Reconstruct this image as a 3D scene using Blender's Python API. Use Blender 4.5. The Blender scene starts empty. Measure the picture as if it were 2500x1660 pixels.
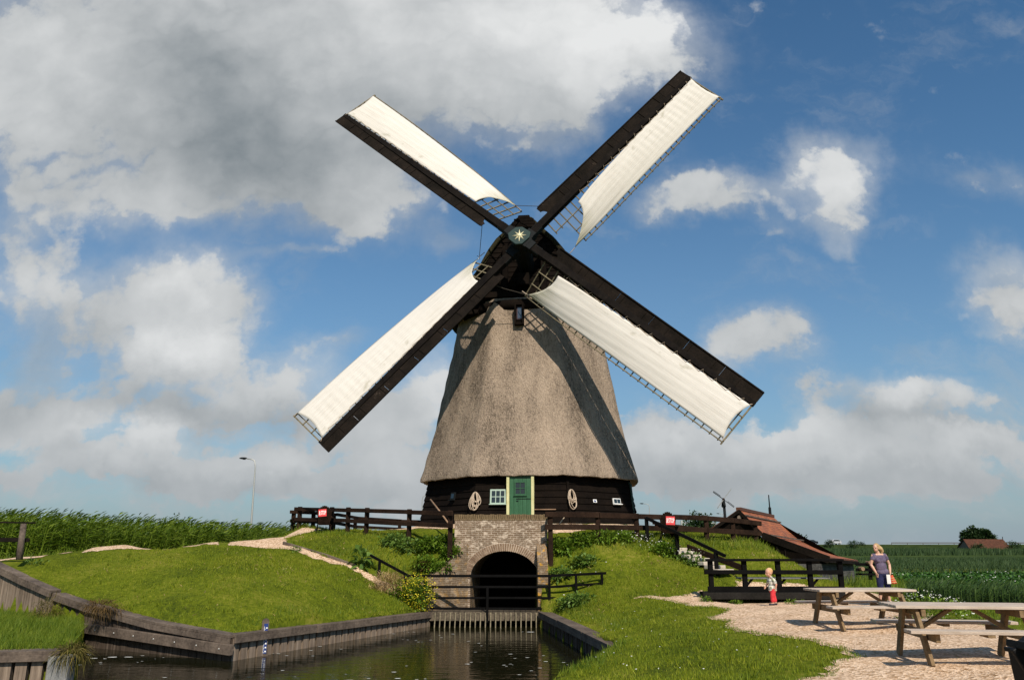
import bpy, bmesh, math, random
import numpy as np
from mathutils import Vector, Matrix

R = math.radians
random.seed(7)
rng = np.random.default_rng(7)
scene = bpy.context.scene
col = scene.collection

# ---------------------------------------------------------------- camera
CAMZ = 1.6
FPX = 1875.0                                # focal length in pixels of the 2500 px wide photograph (27 mm on 36 mm)
PITCH = math.atan((1328 - 830) / FPX)
cam_d = bpy.data.cameras.new('camera')
cam = bpy.data.objects.new('camera', cam_d)
col.objects.link(cam)
cam_d.lens = 27.0
cam_d.sensor_width = 36.0
cam_d.clip_start = 0.1
cam_d.clip_end = 20000
cam.location = (0, 0, CAMZ)
cam.rotation_euler = (R(90) + PITCH, 0, 0)
scene.camera = cam

# ---------------------------------------------------------------- exposure
scene.view_settings.view_transform = 'Standard'
scene.view_settings.look = 'None'
scene.view_settings.exposure = 0.0
scene.view_settings.gamma = 1.0
scene.cycles.max_bounces = 6
scene.cycles.use_denoising = True

# ---------------------------------------------------------------- sun
SUN_EL = R(43)
SUN_AZ = R(166)                             # measured from +Y towards +X: behind the camera, to its right
sun_dir = Vector((math.sin(SUN_AZ) * math.cos(SUN_EL), math.cos(SUN_AZ) * math.cos(SUN_EL), math.sin(SUN_EL)))
sd = bpy.data.lights.new('sun', 'SUN')
sd.energy = 5.0
sd.angle = R(0.5)
sd.color = (1.0, 0.90, 0.76)
sun = bpy.data.objects.new('sun', sd)
sun.location = (10, -20, 30)
sun.rotation_euler = sun_dir.to_track_quat('Z', 'Y').to_euler()
col.objects.link(sun)

# ---------------------------------------------------------------- pixel -> world helpers (planning only: every thing stands at its own distance)
def ray(px, py):
    u = (px - 1250) / FPX
    v = (830 - py) / FPX
    return np.array([u, math.cos(PITCH) - v * math.sin(PITCH), math.sin(PITCH) + v * math.cos(PITCH)])
def P(px, py, Y):
    d = ray(px, py)
    return np.array([0, 0, CAMZ]) + d * (Y / d[1])
def G(px, py, z=0.0):
    d = ray(px, py)
    return np.array([0, 0, CAMZ]) + d * ((z - CAMZ) / d[2])

# ---------------------------------------------------------------- world: Nishita sky with procedural clouds placed by direction
world = bpy.data.worlds.new('World')
scene.world = world
world.use_nodes = True
nt = world.node_tree
N = nt.nodes
L = nt.links
N.clear()
def nd(t, **kw):
    n = N.new(t)
    for k, v in kw.items():
        setattr(n, k, v)
    return n
def mth(op, a, b=None, clamp=False):
    n = nd('ShaderNodeMath', operation=op, use_clamp=clamp)
    for i, x in enumerate((a, b)):
        if x is None:
            continue
        if isinstance(x, (int, float)):
            n.inputs[i].default_value = x
        else:
            L.new(x, n.inputs[i])
    return n.outputs[0]
def vmt(op, a, b=None, out=0):
    n = nd('ShaderNodeVectorMath', operation=op)
    for i, x in enumerate((a, b)):
        if x is None:
            continue
        if isinstance(x, tuple):
            n.inputs[i].default_value = x
        else:
            L.new(x, n.inputs[i])
    return n.outputs[out]
def mrange(x, a, b, c=0.0, d=1.0, interp='SMOOTHSTEP'):
    n = nd('ShaderNodeMapRange', interpolation_type=interp)
    L.new(x, n.inputs[0])
    for i, v in zip((1, 2, 3, 4), (a, b, c, d)):
        n.inputs[i].default_value = v
    return n.outputs[0]
def wnoise(vec, scale, detail, rough=0.55, color=False):
    n = nd('ShaderNodeTexNoise')
    n.inputs['Scale'].default_value = scale
    n.inputs['Detail'].default_value = detail
    n.inputs['Roughness'].default_value = rough
    L.new(vec, n.inputs['Vector'])
    return n.outputs['Color' if color else 'Fac']
def wmix(f, a, b):
    n = nd('ShaderNodeMix', data_type='RGBA')
    for i, x in zip((0, 6, 7), (f, a, b)):
        if isinstance(x, (int, float)):
            n.inputs[i].default_value = x
        elif isinstance(x, tuple):
            n.inputs[i].default_value = x
        else:
            L.new(x, n.inputs[i])
    return n.outputs[2]

tc = nd('ShaderNodeTexCoord')
sx = nd('ShaderNodeSeparateXYZ')
L.new(tc.outputs['Generated'], sx.inputs[0])
ya = mth('MAXIMUM', mth('ABSOLUTE', sx.outputs[1]), 0.10)
qx = mth('DIVIDE', sx.outputs[0], ya)
qz = mth('DIVIDE', sx.outputs[2], ya)
cq = nd('ShaderNodeCombineXYZ')
L.new(qx, cq.inputs[0])
L.new(qz, cq.inputs[1])
q = cq.outputs[0]
w1 = vmt('MULTIPLY', vmt('SUBTRACT', wnoise(q, 3.6, 2, 0.5, True), (0.5, 0.5, 0.5)), (0.15, 0.12, 0))
w2 = vmt('MULTIPLY', vmt('SUBTRACT', wnoise(q, 13.0, 5, 0.6, True), (0.5, 0.5, 0.5)), (0.085, 0.07, 0))
w3 = vmt('MULTIPLY', vmt('SUBTRACT', wnoise(q, 42.0, 4, 0.6, True), (0.5, 0.5, 0.5)), (0.030, 0.026, 0))
qw = vmt('ADD', vmt('ADD', vmt('ADD', q, w1), w2), w3)
S_ = 2500 / 2361.0
def blob_sum(blobs, vec):
    tot = None
    for (bx, by, rx, ry, w) in blobs:
        d = ray(bx * S_, by * S_)
        cx, cy = d[0] / d[1], d[2] / d[1]
        d2 = ray(bx * S_, (by - ry) * S_)
        rqy = max(0.012, d2[2] / d2[1] - cy)
        rqx = rx * S_ / FPX / d[1]
        v = vmt('MULTIPLY', vmt('SUBTRACT', vec, (cx, cy, 0)), (1 / rqx, 1 / rqy, 0))
        e = mth('EXPONENT', mth('MULTIPLY', vmt('DOT_PRODUCT', v, v, out=1), -1.0))
        e = mth('MULTIPLY', e, w)
        tot = e if tot is None else mth('ADD', tot, e)
    return tot
# (x, y, half width, half height, weight) of each cloud in picture-sized units, turned into directions of the sky
CLOUDS = [
    (150, 120, 330, 190, 1.1), (560, 150, 380, 230, 1.25), (1000, 90, 400, 190, 1.2), (1330, 60, 270, 120, 1.0), (1210, 210, 150, 90, .6),
    (640, 400, 300, 130, 1.05), (830, 470, 110, 60, .5), (120, 430, 130, 60, .5), (230, 500, 150, 65, .6), (50, 550, 130, 60, .5), (420, 500, 120, 30, .3),
    (90, 700, 180, 85, 1.0), (395, 670, 130, 72, 1.05), (220, 750, 90, 40, .4),
    (430, 820, 160, 85, 1.3), (490, 935, 190, 40, .7), (700, 880, 120, 60, .7), (60, 930, 120, 40, .4), (60, 850, 100, 80, .7), (650, 610, 110, 22, .45), (800, 800, 90, 40, .5),
    (100, 990, 190, 55, .8), (380, 1030, 95, 60, 1.0), (700, 1050, 110, 50, .85), (930, 960, 95, 95, .85), (1000, 860, 60, 70, .6), (900, 1100, 160, 40, .7), (260, 1090, 330, 40, .6),
    (1590, 450, 150, 52, 1.0), (1850, 330, 90, 75, .65), (1970, 400, 110, 75, .7), (1800, 420, 110, 60, .4), (1930, 500, 100, 60, .6), (1780, 540, 70, 40, .5), (1940, 570, 40, 40, .4),
    (1030, 555, 85, 40, .45), (1290, 300, 60, 90, .35), (1210, 345, 50, 30, .3), (2000, 300, 60, 40, .35),
    (2290, 420, 100, 55, .5), (2350, 640, 120, 90, .85), (2340, 760, 80, 60, .6), (2240, 700, 60, 40, .3),
    (1760, 780, 120, 60, .7), (1660, 830, 80, 45, .55), (2080, 905, 130, 50, 1.0), (1880, 915, 90, 40, .5),
    (1540, 1000, 120, 60, .85), (1700, 1040, 160, 60, .9), (1930, 1020, 200, 55, .9), (2240, 1010, 160, 50, .85), (1500, 1090, 220, 45, .7), (2050, 1110, 320, 45, .8),
    (300, 1130, 600, 60, .40), (1100, 1120, 300, 60, .40), (1850, 1120, 600, 70, .45), (1900, 1040, 500, 60, .25), (620, 990, 250, 60, .4), (2300, 900, 120, 60, .35), (560, 700, 100, 40, .3),
    (1700, 130, 120, 40, .2), (1560, 220, 60, 90, .2),
]
BRIGHT = [
    (1200, 60, 420, 150, .42), (1500, 40, 150, 90, .35), (90, 170, 200, 150, .22), (620, 330, 460, 190, -.24), (500, 160, 300, 120, -.12), (870, 260, 200, 150, -.05), (880, 440, 120, 70, .15),
    (200, 500, 200, 90, .1), (120, 690, 170, 60, .3), (410, 660, 110, 55, .34), (430, 790, 130, 60, .5), (470, 930, 240, 45, -.18), (60, 850, 130, 60, -.2), (100, 1030, 200, 35, -.12),
    (380, 1000, 90, 45, .42), (700, 1030, 90, 35, .25), (990, 880, 90, 90, .35), (260, 1120, 420, 30, -.10), (900, 1130, 300, 30, -.1), (750, 950, 200, 40, -.1), (200, 1000, 130, 40, .2), (700, 880, 120, 50, .2), (60, 1010, 100, 30, .15), (550, 1060, 300, 30, .12),
    (1590, 440, 140, 45, .2), (1920, 380, 160, 120, .3), (2080, 890, 120, 40, .36), (2060, 960, 200, 18, -.1), (1600, 1040, 300, 40, .12), (2000, 1040, 300, 40, .1), (1740, 770, 130, 60, .1), (1560, 980, 120, 40, .35), (1850, 985, 120, 35, .3), (2220, 990, 110, 30, .28),
    (1900, 1110, 600, 40, -.14), (2350, 640, 90, 90, .2),
]
dens = blob_sum(CLOUDS, qw)
lowb = mth('MULTIPLY', mth('SUBTRACT', qz, 0.10), 8.5)
lowb = mth('EXPONENT', mth('MULTIPLY', mth('MULTIPLY', lowb, lowb), -1.0))
dens = mth('ADD', dens, mth('MULTIPLY', lowb, mth('MULTIPLY', mth('SUBTRACT', wnoise(vmt('MULTIPLY', qw, (1.0, 2.6, 1.0)), 7.5, 5, 0.55), 0.44), 2.5)))
def billow(vec, scale):
    return mth('ABSOLUTE', mth('SUBTRACT', mth('MULTIPLY', wnoise(vec, scale, 1.0, 0.5), 2.0), 1.0))
qs = vmt('MULTIPLY', qw, (1.0, 1.25, 1.0))
f0 = wnoise(q, 6.0, 11, 0.60)
bl = mth('ADD', mth('MULTIPLY', billow(qs, 7.0), 1.3), mth('MULTIPLY', billow(qs, 17.0), 0.8))
f1 = mth('ADD', f0, mth('MULTIPLY', mth('SUBTRACT', bl, 0.42), 0.28))
g1 = wnoise(q, 4.2, 5, 0.5)
q2 = vmt('ADD', q, (0.03, 0.045, 0))
g2 = wnoise(q2, 4.2, 5, 0.5)
thick = mth('ADD', dens, mth('MULTIPLY', mth('SUBTRACT', f1, 0.5), 2.1))
core = mrange(thick, 0.30, 0.84)
veil = mrange(mth('ADD', dens, mth('MULTIPLY', mth('SUBTRACT', f0, 0.5), 1.0)), 0.10, 1.0)
wisp = mrange(wnoise(vmt('MULTIPLY', qw, (1.0, 1.9, 1.0)), 3.4, 8, 0.62), 0.50, 0.78)
mask = mth('MAXIMUM', mth('MAXIMUM', core, mth('MULTIPLY', veil, 0.7)), mth('MULTIPLY', wisp, 0.42))
shade = mth('ADD', mth('ADD', 0.50, blob_sum(BRIGHT, qw)), mth('MULTIPLY', mth('SUBTRACT', g1, g2), 0.9))
shade = mth('ADD', shade, mth('MULTIPLY', mth('SUBTRACT', bl, 0.42), 0.16))
shade = mth('ADD', shade, mth('MULTIPLY', mth('SUBTRACT', f0, 0.5), 0.38), clamp=True)
sky = nd('ShaderNodeTexSky', sky_type='NISHITA')
sky.sun_disc = False
sky.sun_elevation = SUN_EL
sky.sun_rotation = SUN_AZ
sky.altitude = 0
sky.air_density = 1.0
sky.dust_density = 0.6
sky.ozone_density = 2.0
hs = nd('ShaderNodeHueSaturation')
hs.inputs['Saturation'].default_value = 1.05
hs.inputs['Value'].default_value = 0.9
L.new(sky.outputs[0], hs.inputs['Color'])
SKS = 0.1
hazef = mth('MULTIPLY', mth('EXPONENT', mth('MULTIPLY', mth('MAXIMUM', qz, 0.0), -5.0)), 0.95)
tint = nd('ShaderNodeMix', data_type='RGBA', blend_type='MULTIPLY')
tint.inputs[0].default_value = 1.0
L.new(hs.outputs[0], tint.inputs[6])
tint.inputs[7].default_value = (0.68, 1.06, 1.20, 1)
blue = wmix(hazef, tint.outputs[2], (0.30 / SKS, 0.365 / SKS, 0.42 / SKS, 1))
cloudc = wmix(shade, (0.185 / SKS, 0.22 / SKS, 0.245 / SKS, 1), (0.80 / SKS, 0.81 / SKS, 0.81 / SKS, 1))
cloudc = wmix(mth('MULTIPLY', hazef, 0.55), cloudc, (0.38 / SKS, 0.42 / SKS, 0.45 / SKS, 1))
skyc = wmix(mask, blue, cloudc)
bg = nd('ShaderNodeBackground')
bg.inputs['Strength'].default_value = SKS
L.new(skyc, bg.inputs['Color'])
out = nd('ShaderNodeOutputWorld')
L.new(bg.outputs[0], out.inputs[0])
world.cycles.sampling_method = 'MANUAL'
world.cycles.sample_map_resolution = 512

# ---------------------------------------------------------------- materials
def newmat(name):
    m = bpy.data.materials.new(name)
    m.use_nodes = True
    t = m.node_tree
    b = t.nodes.get('Principled BSDF')
    return m, t, b
def ramp(t, fac, stops):
    r = t.nodes.new('ShaderNodeValToRGB')
    e = r.color_ramp.elements
    while len(e) > 1:
        e.remove(e[-1])
    e[0].position, e[0].color = stops[0][0], (*stops[0][1], 1)
    for p_, c in stops[1:]:
        x = e.new(p_)
        x.color = (*c, 1)
    t.links.new(fac, r.inputs[0])
    return r.outputs[0]
def coords(t, scale=(1, 1, 1), kind='Object', uv=False):
    tcn = t.nodes.new('ShaderNodeTexCoord')
    mp = t.nodes.new('ShaderNodeMapping')
    mp.inputs['Scale'].default_value = scale
    t.links.new(tcn.outputs['UV' if uv else kind], mp.inputs[0])
    return mp.outputs[0]
def wpos(t, scale=(1, 1, 1)):
    g = t.nodes.new('ShaderNodeNewGeometry')
    mp = t.nodes.new('ShaderNodeMapping')
    mp.inputs['Scale'].default_value = scale
    t.links.new(g.outputs['Position'], mp.inputs[0])
    return mp.outputs[0]
def noise(t, vec, scale, detail=4, rough=0.6):
    n = t.nodes.new('ShaderNodeTexNoise')
    n.inputs['Scale'].default_value = scale
    n.inputs['Detail'].default_value = detail
    n.inputs['Roughness'].default_value = rough
    t.links.new(vec, n.inputs['Vector'])
    return n.outputs['Fac']
def mixc(t, f, a, b, mode='MIX'):
    n = t.nodes.new('ShaderNodeMix')
    n.data_type = 'RGBA'
    n.blend_type = mode
    for i, x in zip((0, 6, 7), (f, a, b)):
        if isinstance(x, (int, float)):
            n.inputs[i].default_value = x
        elif isinstance(x, tuple):
            n.inputs[i].default_value = (*x, 1)[:4]
        else:
            t.links.new(x, n.inputs[i])
    return n.outputs[2]
def maprange(t, x, a, b, c=0.0, d=1.0):
    n = t.nodes.new('ShaderNodeMapRange')
    t.links.new(x, n.inputs[0])
    for i, v in zip((1, 2, 3, 4), (a, b, c, d)):
        n.inputs[i].default_value = v
    return n.outputs[0]
def tmath(t, op, a, b):
    n = t.nodes.new('ShaderNodeMath')
    n.operation = op
    for i, x in enumerate((a, b)):
        if isinstance(x, (int, float)):
            n.inputs[i].default_value = x
        else:
            t.links.new(x, n.inputs[i])
    return n.outputs[0]
def bump(t, b, h, strength=0.5, dist=0.02):
    n = t.nodes.new('ShaderNodeBump')
    n.inputs['Strength'].default_value = strength
    n.inputs['Distance'].default_value = dist
    t.links.new(h, n.inputs['Height'])
    t.links.new(n.outputs[0], b.inputs['Normal'])
def mottled(name, c1, c2, scale=3.0, rough=0.8, bstr=0.3, fine=30.0, stretch=(1, 1, 1), world=False, spec=0.3, c3=None):
    """two or three colours mixed by a coarse and a fine noise, with a little relief"""
    m, t, b = newmat(name)
    v = wpos(t, stretch) if world else coords(t, stretch)
    a = noise(t, v, scale, 5)
    f = noise(t, v, fine, 3)
    s = tmath(t, 'ADD', tmath(t, 'MULTIPLY', a, 0.6), tmath(t, 'MULTIPLY', f, 0.4))
    stops = [(0.38, c1), (0.62, c2)]
    if c3:
        stops.append((0.72, c3))
    t.links.new(ramp(t, s, stops), b.inputs['Base Color'])
    b.inputs['Roughness'].default_value = rough
    b.inputs['Specular IOR Level'].default_value = spec
    if bstr:
        bump(t, b, f, bstr)
    return m
def plain(name, c, rough=0.5, metal=0.0, spec=0.5):
    m, t, b = newmat(name)
    b.inputs['Base Color'].default_value = (*c, 1)
    b.inputs['Roughness'].default_value = rough
    b.inputs['Metallic'].default_value = metal
    b.inputs['Specular IOR Level'].default_value = spec
    return m
def island(name, stops, rough=0.6, wscale=0.35, wamt=0.5, transl=0.0, spec=0.3):
    """leaf material: every blade its own tone, patches of the ground plan a tone of their own"""
    m, t, b = newmat(name)
    g = t.nodes.new('ShaderNodeNewGeometry')
    wv = noise(t, wpos(t), wscale, 3)
    wv = tmath(t, 'ADD', tmath(t, 'MULTIPLY', wv, 0.55), tmath(t, 'MULTIPLY', noise(t, wpos(t), wscale * 6.5, 3), 0.45))
    s = tmath(t, 'ADD', tmath(t, 'MULTIPLY', g.outputs['Random Per Island'], 1 - wamt), tmath(t, 'MULTIPLY', maprange(t, wv, 0.36, 0.64), wamt))
    c = ramp(t, s, stops)
    t.links.new(c, b.inputs['Base Color'])
    b.inputs['Roughness'].default_value = rough
    b.inputs['Specular IOR Level'].default_value = spec
    if transl:
        tr = t.nodes.new('ShaderNodeBsdfTranslucent')
        t.links.new(c, tr.inputs[0])
        ms = t.nodes.new('ShaderNodeMixShader')
        ms.inputs[0].default_value = transl
        t.links.new(b.outputs[0], ms.inputs[1])
        t.links.new(tr.outputs[0], ms.inputs[2])
        o = t.nodes['Material Output']
        t.links.new(ms.outputs[0], o.inputs[0])
    return m

M = {}
# thatch: grey brown reed ends, streaky downwards
def m_thatch(name, c):
    m, t, b = newmat(name)
    v = coords(t, (1, 1, 0.45))
    big = noise(t, coords(t, (1, 1, .35)), 0.8, 4)
    mid = noise(t, v, 9.0, 4, 0.7)
    fine = noise(t, v, 27.0, 2, 0.7)
    s = tmath(t, 'ADD', tmath(t, 'MULTIPLY', big, 0.40), tmath(t, 'ADD', tmath(t, 'MULTIPLY', mid, 0.26), tmath(t, 'MULTIPLY', fine, 0.34)))
    t.links.new(ramp(t, s, [(0.38, tuple(x * .33 for x in c)), (0.49, c), (0.62, tuple(min(1, x * 1.45) for x in c))]), b.inputs['Base Color'])
    b.inputs['Roughness'].default_value = 0.95
    b.inputs['Specular IOR Level'].default_value = 0.1
    bump(t, b, tmath(t, 'ADD', mid, fine), 0.8, 0.09)
    return m
M['thatch'] = m_thatch('thatch', (0.315, 0.245, 0.185))
M['cap_thatch'] = m_thatch('cap_thatch', (0.030, 0.027, 0.014))
M['tar'] = mottled('tarred_planks', (0.004, 0.003, 0.0025), (0.011, 0.0075, 0.0055), 1.6, 0.9, 0.25, 22, spec=.06)
M['tarbeam'] = mottled('tarred_beam', (0.005, 0.004, 0.004), (0.014, 0.011, 0.009), 2.2, 0.9, 0.3, 25, c3=(0.06, 0.048, 0.04), spec=.08)
M['board'] = mottled('weathered_dark_board', (0.006, 0.005, 0.004), (0.018, 0.013, 0.010), 1.3, 0.9, 0.3, 18, c3=(0.085, 0.065, 0.05), spec=.08)
M['fence'] = mottled('brown_fence_wood', (0.012, 0.007, 0.005), (0.036, 0.020, 0.013), 2.0, 0.9, 0.4, 24, c3=(0.09, 0.06, 0.042), spec=.08)
M['black'] = mottled('black_tarred_rail', (0.003, 0.003, 0.003), (0.0065, 0.006, 0.006), 3, 0.85, 0.15, 25, spec=.06)
M['iron'] = plain('dark_iron', (0.008, 0.010, 0.011), 0.7, 0.0, .15)
M['lath'] = mottled('sail_laths', (0.10, 0.085, 0.05), (0.24, 0.20, 0.13), 4, 0.85, 0.2, 25)
M['green'] = mottled('green_door_paint', (0.024, 0.085, 0.038), (0.042, 0.125, 0.062), 2.5, 0.5, 0.15, 14, (3, 3, .5))
M['cream'] = mottled('cream_paint', (0.52, 0.50, 0.24), (0.66, 0.63, 0.36), 3, 0.5, 0.1, 20)
M['palegreen'] = plain('pale_green_paint', (0.34, 0.44, 0.36), 0.5)
M['glass'] = plain('dark_glass', (0.02, 0.03, 0.035), 0.12, 0, 0.6)
M['teal'] = plain('dark_teal_paint', (0.014, 0.036, 0.034), 0.6, 0, .25)
M['star'] = plain('pale_gold_paint', (0.78, 0.70, 0.45), 0.4)
M['rope'] = mottled('hemp_rope', (0.34, 0.26, 0.19), (0.58, 0.47, 0.36), 9, 0.9, 0.4, 40)
M['cord'] = plain('dark_rope', (0.06, 0.05, 0.04), 0.9)
M['pole'] = mottled('bare_wood_pole', (0.20, 0.12, 0.07), (0.34, 0.22, 0.14), 4, 0.8, 0.2, 20)
M['plank'] = mottled('pale_new_plank', (0.46, 0.36, 0.25), (0.60, 0.49, 0.36), 3, 0.8, 0.2, 16)
M['table'] = mottled('bleached_table_wood', (0.36, 0.29, 0.23), (0.55, 0.46, 0.38), 2.2, 0.8, 0.25, 26, (1, 7, 7))
M['tableleg'] = mottled('brown_table_wood', (0.14, 0.09, 0.042), (0.26, 0.175, 0.095), 3, 0.85, 0.25, 22)
M['grey_bench'] = mottled('grey_bench_plank', (0.12, 0.12, 0.12), (0.24, 0.235, 0.23), 3, 0.8, 0.2, 20)
M['red'] = plain('red_sign_enamel', (0.62, 0.022, 0.025), 0.4)
M['white'] = plain('white_paint', (0.80, 0.80, 0.78), 0.4)
M['rail_steel'] = plain('dull_guardrail_steel', (0.10, 0.10, 0.10), 0.6)
M['steel'] = plain('galvanised_steel', (0.42, 0.42, 0.40), 0.5, 0.4)
M['bluesign'] = plain('blue_sign', (0.015, 0.04, 0.18), 0.4)
M['bin'] = mottled('black_bin', (0.004, 0.004, 0.005), (0.010, 0.010, 0.011), 4, 0.6, 0.1, 20, spec=.2)
M['kerb'] = mottled('grey_black_kerb_board', (0.012, 0.011, 0.010), (0.024, 0.022, 0.020), 2, 0.95, 0.2, 18, spec=.06)
M['step'] = mottled('pale_stone_step', (0.42, 0.36, 0.29), (0.62, 0.55, 0.46), 4, 0.9, 0.3, 22)

# canvas with green algae near one corner
def m_cloth():
    m, t, b = newmat('sail_canvas')
    v = coords(t, uv=True)
    sp = t.nodes.new('ShaderNodeSeparateXYZ')
    t.links.new(v, sp.inputs[0])
    n1 = noise(t, v, 7, 5)
    n2 = noise(t, coords(t, (3, 26, 1), uv=True), 2.0, 4)
    base = ramp(t, n2, [(0.30, (0.54, 0.50, 0.45)), (0.55, (0.68, 0.645, 0.595))])
    # algae: near the inner outer corner (u small, v near 1) and blotches along the stock side (v small)
    corner = maprange(t, tmath(t, 'SUBTRACT', tmath(t, 'MULTIPLY', sp.outputs[0], 7.0), sp.outputs[1]), 0.0, -0.85)
    k1 = tmath(t, 'MULTIPLY', corner, maprange(t, noise(t, coords(t, (2, 30, 1), uv=True), 2.2, 4), 0.42, 0.60))
    lane = tmath(t, 'MULTIPLY', maprange(t, sp.outputs[1], 0.30, 0.16), maprange(t, sp.outputs[1], 0.04, 0.12))
    k2 = tmath(t, 'MULTIPLY', lane, maprange(t, noise(t, coords(t, (9, 2, 1), uv=True), 1.3, 4), 0.56, 0.72))
    c = mixc(t, k1, base, (0.20, 0.20, 0.05))
    c = mixc(t, tmath(t, 'MULTIPLY', k2, 0.7), c, (0.20, 0.18, 0.08))
    t.links.new(c, b.inputs['Base Color'])
    b.inputs['Roughness'].default_value = 0.9
    b.inputs['Specular IOR Level'].default_value = 0.1
    return m
M['cloth'] = m_cloth()

# bricks: UV in metres
def m_brick(name, ca, cb, mortar, stain=0.5, lichen=0.0):
    m, t, b = newmat(name)
    v = coords(t, uv=True)
    br = t.nodes.new('ShaderNodeTexBrick')
    br.inputs['Scale'].default_value = 1.0
    br.inputs['Brick Width'].default_value = 0.235
    br.inputs['Row Height'].default_value = 0.075
    br.inputs['Mortar Size'].default_value = 0.016
    br.inputs['Mortar Smooth'].default_value = 0.3
    br.inputs['Bias'].default_value = 0.0
    br.inputs['Color1'].default_value = (*ca, 1)
    br.inputs['Color2'].default_value = (*cb, 1)
    br.inputs['Mortar'].default_value = (*mortar, 1)
    t.links.new(v, br.inputs['Vector'])
    n1 = noise(t, v, 1.7, 6, 0.65)
    n2 = noise(t, v, 11, 4, 0.65)
    c = mixc(t, maprange(t, n2, 0.35, 0.7), br.outputs['Color'], tuple(x * .62 for x in ca))
    c = mixc(t, tmath(t, 'MULTIPLY', maprange(t, n1, 0.45, 0.68), stain), c, (0.10, 0.075, 0.05))
    n3 = noise(t, coords(t, (1, 1.6, 1), uv=True), 2.6, 5, 0.7)
    c = mixc(t, tmath(t, 'MULTIPLY', maprange(t, n3, 0.52, 0.62), .75), c, tuple(min(.75, x * 1.25) for x in mortar))
    if lichen:
        n4 = noise(t, v, 3.1, 5, 0.7)
        c = mixc(t, tmath(t, 'MULTIPLY', maprange(t, n4, 0.52, 0.60), lichen), c, (0.52, 0.27, 0.035))
    t.links.new(c, b.inputs['Base Color'])
    b.inputs['Roughness'].default_value = 0.95
    b.inputs['Specular IOR Level'].default_value = 0.1
    bump(t, b, tmath(t, 'ADD', br.outputs['Fac'], tmath(t, 'MULTIPLY', n2, -1.2)), 0.5, -0.02)
    return m
M['brick'] = m_brick('yellow_brown_brick', (0.27, 0.19, 0.125), (0.18, 0.11, 0.07), (0.52, 0.43, 0.34), .5)
M['brick_side'] = m_brick('stained_brick', (0.21, 0.15, 0.095), (0.15, 0.10, 0.065), (0.27, 0.215, 0.16), .65, .25)
M['brick_lichen'] = m_brick('lichen_brick', (0.24, 0.165, 0.10), (0.17, 0.11, 0.07), (0.31, 0.24, 0.17), .5, .95)
M['arch'] = mottled('arch_brick', (0.15, 0.09, 0.055), (0.30, 0.21, 0.14), 5, 0.95, 0.3, 14, c3=(0.42, 0.34, 0.26))
M['mortar'] = mottled('lime_mortar', (0.46, 0.38, 0.30), (0.62, 0.53, 0.43), 5, 0.95, 0.2, 22)
M['coping'] = mottled('mossy_coping', (0.09, 0.06, 0.03), (0.23, 0.165, 0.09), 5, 0.95, 0.4, 16, (6, 1, 1))

# roof tiles (UV in metres): rows of pantiles as relief, patchy orange
def m_tiles():
    m, t, b = newmat('orange_pantiles')
    v = coords(t, uv=True)
    sp = t.nodes.new('ShaderNodeSeparateXYZ')
    t.links.new(v, sp.inputs[0])
    br = t.nodes.new('ShaderNodeTexBrick')
    br.offset = 0.0
    for k, x in (('Scale', 1.0), ('Brick Width', 0.24), ('Row Height', 0.30), ('Mortar Size', 0.022), ('Mortar Smooth', 0.6)):
        br.inputs[k].default_value = x
    br.inputs['Color1'].default_value = (0.48, 0.145, 0.045, 1)
    br.inputs['Color2'].default_value = (0.33, 0.09, 0.032, 1)
    br.inputs['Mortar'].default_value = (0.06, 0.024, 0.014, 1)
    t.links.new(v, br.inputs['Vector'])
    n1 = noise(t, v, 0.9, 5)
    n2 = noise(t, v, 9, 4)
    c = mixc(t, maprange(t, n1, 0.42, 0.66), br.outputs['Color'], (0.16, 0.055, 0.025))
    c = mixc(t, tmath(t, 'MULTIPLY', maprange(t, n2, 0.55, 0.7), .5), c, (0.05, 0.03, 0.02))
    t.links.new(c, b.inputs['Base Color'])
    b.inputs['Roughness'].default_value = 0.8
    bump(t, b, br.outputs['Fac'], 0.6, -0.04)
    return m
M['tiles'] = m_tiles()

# old grey timber sheet piling with dark streaks (object coordinates)
def m_quay(name, c1, c2, c3):
    m, t, b = newmat(name)
    s = noise(t, wpos(t, (6, 6, .25)), 2.0, 5, 0.7)
    n = noise(t, wpos(t), 1.1, 4)
    k = tmath(t, 'ADD', tmath(t, 'MULTIPLY', s, 0.7), tmath(t, 'MULTIPLY', n, 0.3))
    t.links.new(ramp(t, k, [(0.36, c1), (0.52, c2), (0.66, c3)]), b.inputs['Base Color'])
    b.inputs['Roughness'].default_value = 0.9
    b.inputs['Specular IOR Level'].default_value = 0.15
    bump(t, b, s, 0.5, 0.03)
    return m
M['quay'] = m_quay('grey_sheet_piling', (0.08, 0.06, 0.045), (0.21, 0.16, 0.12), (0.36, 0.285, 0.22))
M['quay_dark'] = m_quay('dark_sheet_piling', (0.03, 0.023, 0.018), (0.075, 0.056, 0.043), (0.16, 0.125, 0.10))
M['cap_timber'] = mottled('grey_capping_timber', (0.06, 0.045, 0.035), (0.17, 0.13, 0.10), 1.5, 0.85, 0.35, 14, c3=(0.24, 0.20, 0.16))
M['deck'] = mottled('worn_deck_boards', (0.055, 0.045, 0.033), (0.15, 0.12, 0.085), 2, 0.9, 0.3, 16)
M['concrete'] = mottled('grey_concrete', (0.14, 0.14, 0.14), (0.26, 0.26, 0.25), 4, 0.9, 0.2, 24)

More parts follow.
